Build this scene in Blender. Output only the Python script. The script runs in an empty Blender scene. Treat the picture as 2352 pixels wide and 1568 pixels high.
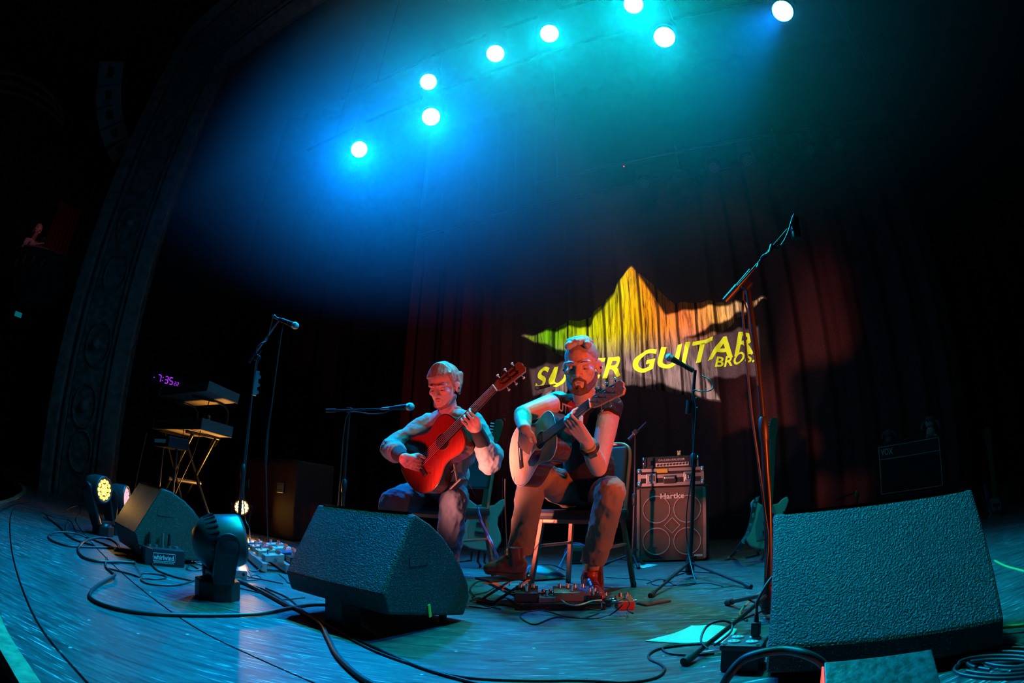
import bpy, bmesh, math, random
import numpy as np
from mathutils import Vector, Matrix
from mathutils.bvhtree import BVHTree
random.seed(7)
scene = bpy.context.scene
COL = scene.collection
PI = math.pi
V = Vector

# ---------------------------------------------------------------- camera (fisheye, equidistant, 2352x1568 frame)
FPX = 1200.0                      # pixels per radian
PITCH, ROLL, CAMH = math.radians(18.0), math.radians(1.4), 0.48
_zen = V((math.cos(PITCH)*math.sin(ROLL), math.cos(PITCH)*math.cos(ROLL), -math.sin(PITCH)))
_fw = V((0, 0, -1)); _yw = (_fw - _zen*_fw.dot(_zen)).normalized(); _xw = _yw.cross(_zen)
MC = Matrix((_xw, _yw, _zen))     # camera axes -> world
CAM = V((0, 0, CAMH))
cd = bpy.data.cameras.new('camera'); cam = bpy.data.objects.new('camera', cd); COL.objects.link(cam)
cam.matrix_world = Matrix.Translation(CAM) @ MC.to_4x4()
cd.type = 'PANO'; cd.sensor_fit = 'HORIZONTAL'; cd.sensor_width = 36.0; cd.sensor_height = 24.0
cd.clip_start = 0.02; cd.clip_end = 200
cd.panorama_type = 'FISHEYE_LENS_POLYNOMIAL'
cd.fisheye_fov = math.radians(179)
_fmm = FPX*36.0/2352
cd.fisheye_polynomial_k0 = 0; cd.fisheye_polynomial_k1 = -1.0/_fmm
cd.fisheye_polynomial_k2 = 0; cd.fisheye_polynomial_k3 = 0; cd.fisheye_polynomial_k4 = 0
scene.camera = cam

# ---------------------------------------------------------------- world, exposure
w = bpy.data.worlds.new('world'); scene.world = w; w.use_nodes = True
w.node_tree.nodes['Background'].inputs[0].default_value = (0.25, 0.55, 1, 1)
w.node_tree.nodes['Background'].inputs[1].default_value = 0.004
vs = scene.view_settings
vs.view_transform = 'Standard'; vs.look = 'None'; vs.gamma = 1; vs.exposure = -0.12; vs.use_curve_mapping = False
scene.cycles.use_denoising = True; scene.cycles.adaptive_threshold = 0.03; scene.cycles.denoising_input_passes = 'RGB_ALBEDO'
scene.cycles.max_bounces = 4; scene.cycles.diffuse_bounces = 1; scene.cycles.glossy_bounces = 2
scene.cycles.volume_bounces = 0; scene.cycles.transparent_max_bounces = 8
scene.cycles.sample_clamp_indirect = 4.0
scene.cycles.caustics_reflective = False; scene.cycles.caustics_refractive = False

# ---------------------------------------------------------------- pixel -> place, stage axes
def ray(x, y):
    dx, dy = x-1176, -(y-784); r = math.hypot(dx, dy)+1e-9; t = r/FPX
    return MC @ V((dx/r*math.sin(t), dy/r*math.sin(t), -math.cos(t)))
def fl(x, y, z=0.0):              # the point at height z seen at a pixel
    d = ray(x, y); return CAM + d*((z-CAMH)/d.z)
def at(x, y, Y):                  # the point at depth Y seen at a pixel
    d = ray(x, y); return CAM + d*(Y/d.y)
_A = math.radians(27)             # the stage is seen at an angle: T runs along the stage edge, N upstage
N_ = V((math.sin(_A), math.cos(_A), 0)); T_ = V((math.cos(_A), -math.sin(_A), 0)); Z_ = V((0, 0, 1))
def S(t, n, z=0.0): return T_*t + N_*n + V((0, 0, z))
def onN(x, y, n):                 # the point at upstage distance n seen at a pixel
    d = ray(x, y); return CAM + d*((n - CAM.dot(N_))/d.dot(N_))
def tn(p): return p.dot(T_), p.dot(N_)

# ---------------------------------------------------------------- lights of the place
def spot(name, loc, tgt, col, power, size=70, blend=0.6, r=0.08):
    l = bpy.data.lights.new(name, 'SPOT'); l.color = col; l.energy = power
    l.spot_size = math.radians(size); l.spot_blend = blend; l.shadow_soft_size = r
    o = bpy.data.objects.new(name, l); COL.objects.link(o); o.location = loc
    o.rotation_euler = (V(tgt)-V(loc)).to_track_quat('-Z', 'Y').to_euler()
    return o
LAMP_Z = 4.8
BLUE = (0.0, 0.24, 1.0); TEAL = (0.0, 0.82, 0.84); CYAN = (0.0, 0.50, 1.0)
# pixel, light colour, watts, cone
LAMPS = [((825, 343), BLUE, 1850, 74), ((990, 268), BLUE, 1550, 74), ((984, 188), TEAL, 200, 76),
         ((1138, 123), TEAL, 270, 84), ((1262, 77), TEAL, 380, 88), ((1455, 10), TEAL, 640, 92),
         ((1526, 85), TEAL, 150, 70), ((1798, 25), BLUE, 900, 40)]
LAMP_AIM = [V((0.0, 1.5, 0)), V((0.1, 1.5, 0)), V((-0.6, 1.0, 0)), V((-0.5, 1.0, 0)), V((0.2, 1.2, 0)), V((0.5, 1.2, 0)), V((0.2, 1.8, 0)), V((-1.5, 2.3, 0.1))]
LAMP_POS = [fl(p[0][0], p[0][1], LAMP_Z) for p in LAMPS]
for (px, c, pw, sz), p, a in zip(LAMPS, LAMP_POS, LAMP_AIM):
    spot('stage_lamp_beam', p + (a-p).normalized()*0.06, a, c, pw, sz, 0.9, 0.09)
# warm uplighters standing on the stage lip, right and left of the camera, and the house projector
spot('uplight_beam_amber', V((1.55, 0.25, 0.62)), V((0.45, 2.75, 1.16)), (1.0, 0.11, 0.015), 330, 33, 0.7, 0.06)
spot('uplight_beam_amber_low', V((2.45, 0.95, 0.42)), V((0.28, 2.65, 0.24)), (1.0, 0.12, 0.02), 150, 21, 0.5, 0.06)
_mv = fl(560, 1236, 0.262)+V((0.03, 0.02, 0.0))      # the red head on the deck between the wedges
spot('uplight_beam_red', _mv, V((0.25, 3.5, 1.50)), (1.0, 0.06, 0.07), 62, 36, 0.8, 0.06)
spot('uplight_beam_red_core', _mv, V((3.9, 5.6, 1.55)), (1.0, 0.26, 0.20), 520, 38, 0.9, 0.06)
PROJ = spot('projector_beam', S(-1.4, -5.5, 4.4), S(-1.45, 7.0, 2.85), (1.0, 0.97, 0.92), 12000, 24.0, 0.1, 0.02)
# ---------------------------------------------------------------- materials
MATS = {}
def mat(name, col=(0.5, 0.5, 0.5), rough=0.5, metal=0.0, bump=0.0, scale=40.0, var=0.0, emit=None, es=0.0, col2=None, spec=0.5, stretch=None, detail=4.0, sheen=0.0):
    if name in MATS: return MATS[name]
    m = bpy.data.materials.new(name); m.use_nodes = True; MATS[name] = m
    nt = m.node_tree; b = nt.nodes['Principled BSDF']
    b.inputs['Base Color'].default_value = (*col, 1); b.inputs['Roughness'].default_value = rough
    b.inputs['Metallic'].default_value = metal; b.inputs['Specular IOR Level'].default_value = spec
    if sheen: b.inputs['Sheen Weight'].default_value = sheen
    if emit:
        b.inputs['Emission Color'].default_value = (*emit, 1); b.inputs['Emission Strength'].default_value = es
        m.cycles.emission_sampling = 'NONE'
    if bump or var or col2:
        tc = nt.nodes.new('ShaderNodeTexCoord'); no = nt.nodes.new('ShaderNodeTexNoise')
        no.inputs['Scale'].default_value = scale; no.inputs['Detail'].default_value = detail
        src = tc.outputs['Object']
        if stretch:
            mp = nt.nodes.new('ShaderNodeMapping'); mp.inputs['Scale'].default_value = stretch
            nt.links.new(src, mp.inputs[0]); src = mp.outputs[0]
        nt.links.new(src, no.inputs['Vector'])
        if var or col2:
            cr = nt.nodes.new('ShaderNodeValToRGB')
            c2 = col2 or tuple(min(1, c*(1+var)) for c in col); c1 = col if col2 else tuple(c*(1-var) for c in col)
            cr.color_ramp.elements[0].position = 0.35; cr.color_ramp.elements[0].color = (*c1, 1)
            cr.color_ramp.elements[1].position = 0.65; cr.color_ramp.elements[1].color = (*c2, 1)
            nt.links.new(no.outputs['Fac'], cr.inputs[0]); nt.links.new(cr.outputs[0], b.inputs['Base Color'])
        if bump:
            bp = nt.nodes.new('ShaderNodeBump'); bp.inputs['Strength'].default_value = bump; bp.inputs['Distance'].default_value = 0.01
            nt.links.new(no.outputs['Fac'], bp.inputs['Height']); nt.links.new(bp.outputs[0], b.inputs['Normal'])
    return m

def stage_floor_material():
    m = bpy.data.materials.new('painted_stage_floor'); m.use_nodes = True
    nt = m.node_tree; b = nt.nodes['Principled BSDF']; L = nt.links.new
    geo = nt.nodes.new('ShaderNodeNewGeometry')
    mp = nt.nodes.new('ShaderNodeMapping'); mp.inputs['Rotation'].default_value = (0, 0, -0.15); mp.inputs['Scale'].default_value = (1.4, 14, 1)
    L(geo.outputs['Position'], mp.inputs[0])
    n1 = nt.nodes.new('ShaderNodeTexNoise'); n1.inputs['Scale'].default_value = 3.2; n1.inputs['Detail'].default_value = 8; n1.inputs['Roughness'].default_value = 0.72
    L(mp.outputs[0], n1.inputs['Vector'])
    n2 = nt.nodes.new('ShaderNodeTexNoise'); n2.inputs['Scale'].default_value = 2.0; n2.inputs['Detail'].default_value = 6
    L(geo.outputs['Position'], n2.inputs['Vector'])
    mp3 = nt.nodes.new('ShaderNodeMapping'); mp3.inputs['Rotation'].default_value = (0, 0, 0.1); mp3.inputs['Scale'].default_value = (5, 60, 1)
    L(geo.outputs['Position'], mp3.inputs[0])
    n3 = nt.nodes.new('ShaderNodeTexNoise'); n3.inputs['Scale'].default_value = 2.0; n3.inputs['Detail'].default_value = 5
    L(mp3.outputs[0], n3.inputs['Vector'])
    sp = nt.nodes.new('ShaderNodeTexVoronoi'); sp.inputs['Scale'].default_value = 9.0; sp.inputs['Randomness'].default_value = 1
    L(geo.outputs['Position'], sp.inputs['Vector'])
    def ramp(src, a, ca, bb, cb):
        r = nt.nodes.new('ShaderNodeValToRGB'); e = r.color_ramp.elements
        e[0].position = a; e[0].color = (*ca, 1); e[1].position = bb; e[1].color = (*cb, 1); L(src, r.inputs[0]); return r
    base = ramp(n1.outputs['Fac'], 0.36, (0.026, 0.027, 0.029), 0.72, (0.165, 0.165, 0.165))
    scr = ramp(n3.outputs['Fac'], 0.58, (0, 0, 0), 0.68, (1, 1, 1))
    sm = ramp(n2.outputs['Fac'], 0.42, (0, 0, 0), 0.62, (1, 1, 1))
    ml = nt.nodes.new('ShaderNodeMath'); ml.operation = 'MULTIPLY'; L(scr.outputs[0], ml.inputs[0]); L(sm.outputs[0], ml.inputs[1])
    dot = ramp(sp.outputs['Distance'], 0.035, (1, 1, 1), 0.06, (0, 0, 0))
    mx = nt.nodes.new('ShaderNodeMath'); mx.operation = 'MAXIMUM'; L(ml.outputs[0], mx.inputs[0]); L(dot.outputs[0], mx.inputs[1])
    mix = nt.nodes.new('ShaderNodeMixRGB'); mix.inputs['Color2'].default_value = (0.60, 0.60, 0.57, 1)
    L(mx.outputs[0], mix.inputs['Fac']); L(base.outputs[0], mix.inputs['Color1']); L(mix.outputs[0], b.inputs['Base Color'])
    rr = ramp(n1.outputs['Fac'], 0.3, (0.34, 0.34, 0.34), 0.7, (0.55, 0.55, 0.55)); L(rr.outputs[0], b.inputs['Roughness'])
    bp = nt.nodes.new('ShaderNodeBump'); bp.inputs['Strength'].default_value = 0.25; bp.inputs['Distance'].default_value = 0.004
    L(n1.outputs['Fac'], bp.inputs['Height']); L(bp.outputs[0], b.inputs['Normal'])
    return m

BLACK = mat('black_plastic', (0.018, 0.018, 0.02), 0.45)
BLACKM = mat('black_metal', (0.035, 0.036, 0.038), 0.30, 0.4)
RUBBER = mat('black_rubber', (0.02, 0.02, 0.022), 0.55)
CABLE = mat('cable_rubber', (0.022, 0.023, 0.025), 0.42)
CHROME = mat('chrome', (0.75, 0.75, 0.76), 0.22, 1.0)
STEEL = mat('steel', (0.45, 0.45, 0.46), 0.38, 1.0)
WHITEP = mat('white_plastic', (0.75, 0.75, 0.72), 0.5)
DARKWALL = mat('dark_wall_paint', (0.012, 0.012, 0.014), 0.9)
DRAPE = mat('black_drape', (0.006, 0.006, 0.007), 1.0, spec=0.05)

# ---------------------------------------------------------------- mesh builder (world coordinates in, parts parented to a thing)
def frame(d, up=Z_):
    d = V(d).normalized(); up = V(up)
    if abs(d.dot(up)) > 0.97: up = V((1, 0, 0)) if abs(d.x) < 0.9 else V((0, 1, 0))
    x = up.cross(d).normalized(); y = d.cross(x)
    return x, y, d
def crom(pts, n=8, closed=False):
    P = [V(p) for p in pts]; out = []
    if len(P) < 3: return P
    for i in range(len(P)-1):
        a = P[i-1] if i else P[0]*2-P[1]; b, c = P[i], P[i+1]; d = P[i+2] if i+2 < len(P) else P[-1]*2-P[-2]
        for k in range(n):
            t = k/n
            out.append(0.5*((2*b)+(c-a)*t+(2*a-5*b+4*c-d)*t*t+(3*b-a-3*c+d)*t**3))
    out.append(P[-1]); return out
class B:
    def __init__(s): s.v = []; s.f = []; s.sm = []
    def add(s, vs, fs, smooth=False):
        o = len(s.v); s.v += [V(p) for p in vs]
        for f in fs: s.f.append([i+o for i in f]); s.sm.append(smooth)
        return s
    def box(s, c, size, ax=None, bev=0.0):
        c = V(c); X, Y, Zv = ax if ax else (V((1, 0, 0)), V((0, 1, 0)), Z_)
        a, b, h = [q/2 for q in size]
        if not bev:
            vs = [c+X*i*a+Y*j*b+Zv*k*h for k in (-1, 1) for j in (-1, 1) for i in (-1, 1)]
            return s.add(vs, [(0, 2, 3, 1), (4, 5, 7, 6), (0, 1, 5, 4), (2, 6, 7, 3), (0, 4, 6, 2), (1, 3, 7, 5)])
        bm = bmesh.new(); bmesh.ops.create_cube(bm, size=1)
        for v in bm.verts: v.co = V((v.co.x*size[0], v.co.y*size[1], v.co.z*size[2]))
        bmesh.ops.bevel(bm, geom=bm.edges[:], offset=bev, segments=2, affect='EDGES', profile=0.6)
        bm.verts.index_update()
        s.add([c+X*v.co.x+Y*v.co.y+Zv*v.co.z for v in bm.verts], [[v.index for v in f.verts] for f in bm.faces]); bm.free(); return s
    def cyl(s, p0, p1, r0, r1=None, seg=14, caps=True):
        p0, p1 = V(p0), V(p1); r1 = r0 if r1 is None else r1
        x, y, d = frame(p1-p0); vs = []
        for p, r in ((p0, r0), (p1, r1)):
            for i in range(seg):
                a = 2*PI*i/seg; vs.append(p+x*math.cos(a)*r+y*math.sin(a)*r)
        s.add(vs, [(i, (i+1) % seg, seg+(i+1) % seg, seg+i) for i in range(seg)], True)
        if caps: s.add(vs[:seg], [list(range(seg))[::-1]]); s.add(vs[seg:], [list(range(seg))])
        return s
    def lathe(s, c, d, prof, seg=20, ax=None, sx=1.0, sy=1.0):   # prof: (height along d, radius)
        x, y, d = ax if ax else frame(d); c = V(c); vs = []
        for h, r in prof:
            for i in range(seg):
                a = 2*PI*i/seg; vs.append(c+d*h+x*math.cos(a)*r*sx+y*math.sin(a)*r*sy)
        fs = []
        for k in range(len(prof)-1):
            for i in range(seg):
                j = (i+1) % seg; fs.append((k*seg+i, k*seg+j, (k+1)*seg+j, (k+1)*seg+i))
        s.add(vs, fs, True)
        if prof[0][1] > 1e-4: s.add(vs[:seg], [list(range(seg))[::-1]])
        if prof[-1][1] > 1e-4: s.add(vs[-seg:], [list(range(seg))])
        return s
    def ball(s, c, r, seg=14, rings=9, ax=None):
        r = (r, r, r) if isinstance(r, (int, float)) else r
        X, Y, Zv = ax if ax else (V((1, 0, 0)), V((0, 1, 0)), Z_); c = V(c); vs = [c-Zv*r[2]]
        for k in range(1, rings):
            p = -PI/2+PI*k/rings
            for i in range(seg):
                a = 2*PI*i/seg; vs.append(c+X*math.cos(a)*math.cos(p)*r[0]+Y*math.sin(a)*math.cos(p)*r[1]+Zv*math.sin(p)*r[2])
        vs.append(c+Zv*r[2]); fs = []
        for i in range(seg):
            j = (i+1) % seg; fs.append((0, 1+j, 1+i))
            for k in range(rings-2): o = 1+k*seg; fs.append((o+i, o+j, o+seg+j, o+seg+i))
            o = 1+(rings-2)*seg; fs.append((o+i, o+j, len(vs)-1))
        return s.add(vs, fs, True)
    def tube(s, pts, r, seg=8, smooth=6, caps=True):
        P = crom(pts, smooth) if smooth else [V(p) for p in pts]
        rr = r if isinstance(r, (list, tuple)) else None
        n = len(P); vs = []; prev = None
        for i, p in enumerate(P):
            d = (P[min(i+1, n-1)]-P[max(i-1, 0)])
            if d.length < 1e-9: d = V((0, 0, 1))
            d.normalize()
            if prev is None: x, y, _ = frame(d)
            else:
                x = prev-d*prev.dot(d)
                if x.length < 1e-6: x, y, _ = frame(d)
                x.normalize(); y = d.cross(x)
            prev = x
            q = r if rr is None else np.interp(i/(n-1), np.linspace(0, 1, len(rr)), rr)
            for k in range(seg):
                a = 2*PI*k/seg; vs.append(p+x*math.cos(a)*q+y*math.sin(a)*q)
        s.add(vs, [(i*seg+k, i*seg+(k+1) % seg, (i+1)*seg+(k+1) % seg, (i+1)*seg+k) for i in range(n-1) for k in range(seg)], True)
        if caps: s.add(vs[:seg], [list(range(seg))[::-1]]); s.add(vs[-seg:], [list(range(seg))])
        return s
    def strip(s, pts, wdir, wid, th):     # a flat band along a path
        P = crom(pts, 6); W = V(wdir).normalized(); n = len(P); vs = []
        for i, p in enumerate(P):
            d = (P[min(i+1, n-1)]-P[max(i-1, 0)]).normalized(); u = d.cross(W).normalized()
            for a, b in ((-1, -1), (1, -1), (1, 1), (-1, 1)): vs.append(p+W*a*wid/2+u*b*th/2)
        fs = [(i*4+k, i*4+(k+1) % 4, i*4+4+(k+1) % 4, i*4+4+k) for i in range(n-1) for k in range(4)]
        return s.add(vs, fs+[(3, 2, 1, 0), (n*4-4, n*4-3, n*4-2, n*4-1)])
    def prism(s, poly, o, X, Y, d, th, bev=0.0, seg=2):   # polygon in the plane o+X*u+Y*v, pushed th along d
        o, X, Y, d = V(o), V(X), V(Y), V(d); n = len(poly)
        if not bev:
            a = [o+X*u+Y*w for u, w in poly]; b = [p+d*th for p in a]
            return s.add(a+b, [list(range(n))[::-1], list(range(n, 2*n))]+[(i, (i+1) % n, n+(i+1) % n, n+i) for i in range(n)])
        bm = bmesh.new(); va = [bm.verts.new((u, w, 0)) for u, w in poly]; vb = [bm.verts.new((u, w, th)) for u, w in poly]
        bm.faces.new(va[::-1]); bm.faces.new(vb)
        for i in range(n): bm.faces.new((va[i], va[(i+1) % n], vb[(i+1) % n], vb[i]))
        bm.normal_update()
        es = [e for e in bm.edges if len(e.link_faces) == 2 and e.calc_face_angle(0) > 0.5]
        bmesh.ops.bevel(bm, geom=es, offset=bev, segments=seg, affect='EDGES', profile=0.6, clamp_overlap=True)
        bm.verts.index_update()
        s.add([o+X*v.co.x+Y*v.co.y+d*v.co.z for v in bm.verts], [[v.index for v in f.verts] for f in bm.faces]); bm.free(); return s
    def grid(s, fn, nu, nv, smooth=True):
        vs = [fn(i/nu, j/nv) for j in range(nv+1) for i in range(nu+1)]; q = nu+1
        return s.add(vs, [(j*q+i, j*q+i+1, (j+1)*q+i+1, (j+1)*q+i) for j in range(nv) for i in range(nu)], smooth)
    def build(s, name, material, parent=None, **tags):
        off = V((0, 0, 0)); p = parent
        while p is not None: off += V(p.location); p = p.parent
        me = bpy.data.meshes.new(name)
        base = V((0, 0, 0))
        if parent is None and s.v:
            lo = V([min(v[i] for v in s.v) for i in range(3)]); hi = V([max(v[i] for v in s.v) for i in range(3)])
            base = V(((lo.x+hi.x)/2, (lo.y+hi.y)/2, lo.z))
        me.from_pydata([v-off-base for v in s.v], [], s.f)
        me.polygons.foreach_set('use_smooth', s.sm); me.update()
        if material is not None: me.materials.append(material)
        o = bpy.data.objects.new(name, me); COL.objects.link(o); o.parent = parent; o.location = base
        for k, v in tags.items(): o[k] = v
        return o
def thing(name, label, cat, loc=(0, 0, 0), group=None):
    o = bpy.data.objects.new(name, None); COL.objects.link(o); o.location = loc
    o.empty_display_size = 0.1
    o['label'] = label; o['category'] = cat
    if group: o['group'] = group
    return o
def text_verts(body, size, shear=0.0, offset=0.0, space=1.0, align='LEFT', extrude=0.0, res=3):
    cu = bpy.data.curves.new('lettering', 'FONT'); cu.body = body; cu.size = size; cu.shear = shear; cu.offset = offset
    cu.space_character = space; cu.align_x = align; cu.extrude = extrude; cu.resolution_u = res
    o = bpy.data.objects.new('lettering', cu); COL.objects.link(o)
    dg = bpy.context.evaluated_depsgraph_get(); me = bpy.data.meshes.new_from_object(o.evaluated_get(dg))
    vs = [v.co.copy() for v in me.vertices]; fs = [list(p.vertices) for p in me.polygons]
    bpy.data.objects.remove(o); bpy.data.curves.remove(cu); bpy.data.meshes.remove(me)
    return vs, fs
def lettering(b, body, o, X, Y, size, d=None, th=0.0, fit=None, **k):   # flat letters in the plane o+X*u+Y*v
    vs, fs = text_verts(body, size, **k); o = V(o)
    if fit:
        w0 = max(v.x for v in vs)-min(v.x for v in vs); sx = fit/w0
    else: sx = 1.0
    return b.add([o+X*v.x*sx+Y*v.y for v in vs], fs)
def jitter(a): return (random.random()-0.5)*2*a
# ---------------------------------------------------------------- the stage deck: panels with open joints, painted lip
FLOOR = stage_floor_material()
floor = bpy.data.objects.new('floor', None); COL.objects.link(floor); floor['kind'] = 'structure'
# stage edge and joints as curves through floor points: edge, joint 1, joint 2 (x from the far left to the right)
_e = [(-9.0, 6.2), (-5.6, 4.35), (-4.33, 3.33), (-3.56, 2.54), (-2.4, 1.66), (-1.41, 1.00), (-0.90, 0.74), (-0.35, 0.48), (0.5, 0.16), (1.5, -0.12), (3.0, -0.45), (6.0, -1.1)]
def edge_off(o):
    out = []
    for i, p in enumerate(_e):
        a, b = V(_e[max(i-1, 0)]), V(_e[min(i+1, len(_e)-1)]); d = (b-a).normalized(); nn = V((-d.y, d.x))
        out.append(V(p)+nn*o)
    return crom([V((q.x, q.y, 0)) for q in out], 6)
def ribbon(name, material, A, Bc, z0=-0.05, z1=0.0, parent=floor, **k):
    b = B(); n = min(len(A), len(Bc)); vs = []
    for i in range(n):
        for p, z in ((A[i], z1), (Bc[i], z1), (Bc[i], z0), (A[i], z0)): vs.append(V((p.x, p.y, z)))
    fs = [(i*4+q, i*4+(q+1) % 4, i*4+4+(q+1) % 4, i*4+4+q) for i in range(n-1) for q in range(4)]
    b.add(vs, [f[::-1] for f in fs]+[(0, 1, 2, 3), (n*4-1, n*4-2, n*4-3, n*4-4)])
    return b.build(name, material, parent, **k)
LIP = mat('pale_painted_edge', (0.40, 0.36, 0.20), 0.6, bump=0.2, scale=30, var=0.35, col2=(0.20, 0.20, 0.12))
ribbon('edge_moulding', LIP, edge_off(-0.05), edge_off(0.0), -0.035, 0.004, label='worn pale painted moulding along the stage lip')
ribbon('deck_panel', FLOOR, edge_off(0.003), edge_off(0.105))
ribbon('deck_panel', FLOOR, edge_off(0.113), edge_off(0.62))
ribbon('deck_panel', FLOOR, edge_off(0.628), edge_off(1.84))
for k, (a, b_) in enumerate(((1.847, 3.07), (3.077, 4.30), (4.307, 9.0))):
    ribbon('deck_panel', FLOOR, edge_off(a), edge_off(b_))
ribbon('joint_bed', DARKWALL, edge_off(0.0), edge_off(9.0), -0.09, -0.012)
ribbon('stage_front', DARKWALL, edge_off(-0.02), edge_off(0.06), -1.15, -0.05)
g = B(); g.box(S(0, 1, -1.2), (34, 26, 0.1), (T_, N_, Z_)); g.build('floor_house', DARKWALL, kind='structure')
g = B(); g.box(S(0, 9.4, 3.6), (30, 0.2, 9.8), (T_, N_, Z_)); g.build('wall_back', DARKWALL, kind='structure')
g = B(); g.box(S(0, 1, 8.6), (34, 26, 0.2), (T_, N_, Z_)); g.build('ceiling', DARKWALL, kind='structure')
g = B(); g.box(S(9.5, 3, 3.6), (0.2, 18, 9.8), (T_, N_, Z_)); g.build('wall_right', DARKWALL, kind='structure')
g = B(); g.box(S(-8.92, 5.95, 3.6), (0.2, 7.1, 9.8), (T_, N_, Z_)); g.build('wall_wing', DARKWALL, kind='structure')
g = B(); g.box(S(-2.5, 7.55, 0.135), (14.0, 1.5, 0.27), (T_, N_, Z_), 0.01); g.build('stage_riser', mat('riser_black', (0.012, 0.012, 0.014), 0.8), kind='structure')

# ---------------------------------------------------------------- backdrop curtain and the projected star, painted on a sheet
CN = 7.0
def fold(t, z=0):
    a = 0.055*math.sin(t*15.5+0.9*math.sin(t*1.7))+0.022*math.sin(t*33+1.3)+0.02*math.sin(t*6.1+2)
    return a*(0.75+0.25*math.sin(t*2.3+1))
CT_R = tn(onN(2167, 654, CN))[0]; CT_L = -7.5
curt = thing('backdrop_curtain', 'wide dark plum pleated curtain hanging behind the amplifiers', 'curtain', S((CT_L+CT_R)/2, CN, 0.28))
b = B(); b.grid(lambda u, v: S(CT_L+(CT_R-CT_L)*u, CN+fold(CT_L+(CT_R-CT_L)*u), 0.275+(5.42-0.275)*v), 700, 3)
b.build('cloth', mat('plum_velour', (0.12, 0.060, 0.066), 0.95, bump=0.2, scale=60, var=0.2, spec=0.1), curt)
b = B(); b.cyl(S(CT_L, CN, 5.45), S(CT_R, CN, 5.45), 0.03); b.build('hanging_pipe', BLACKM, curt)

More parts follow.
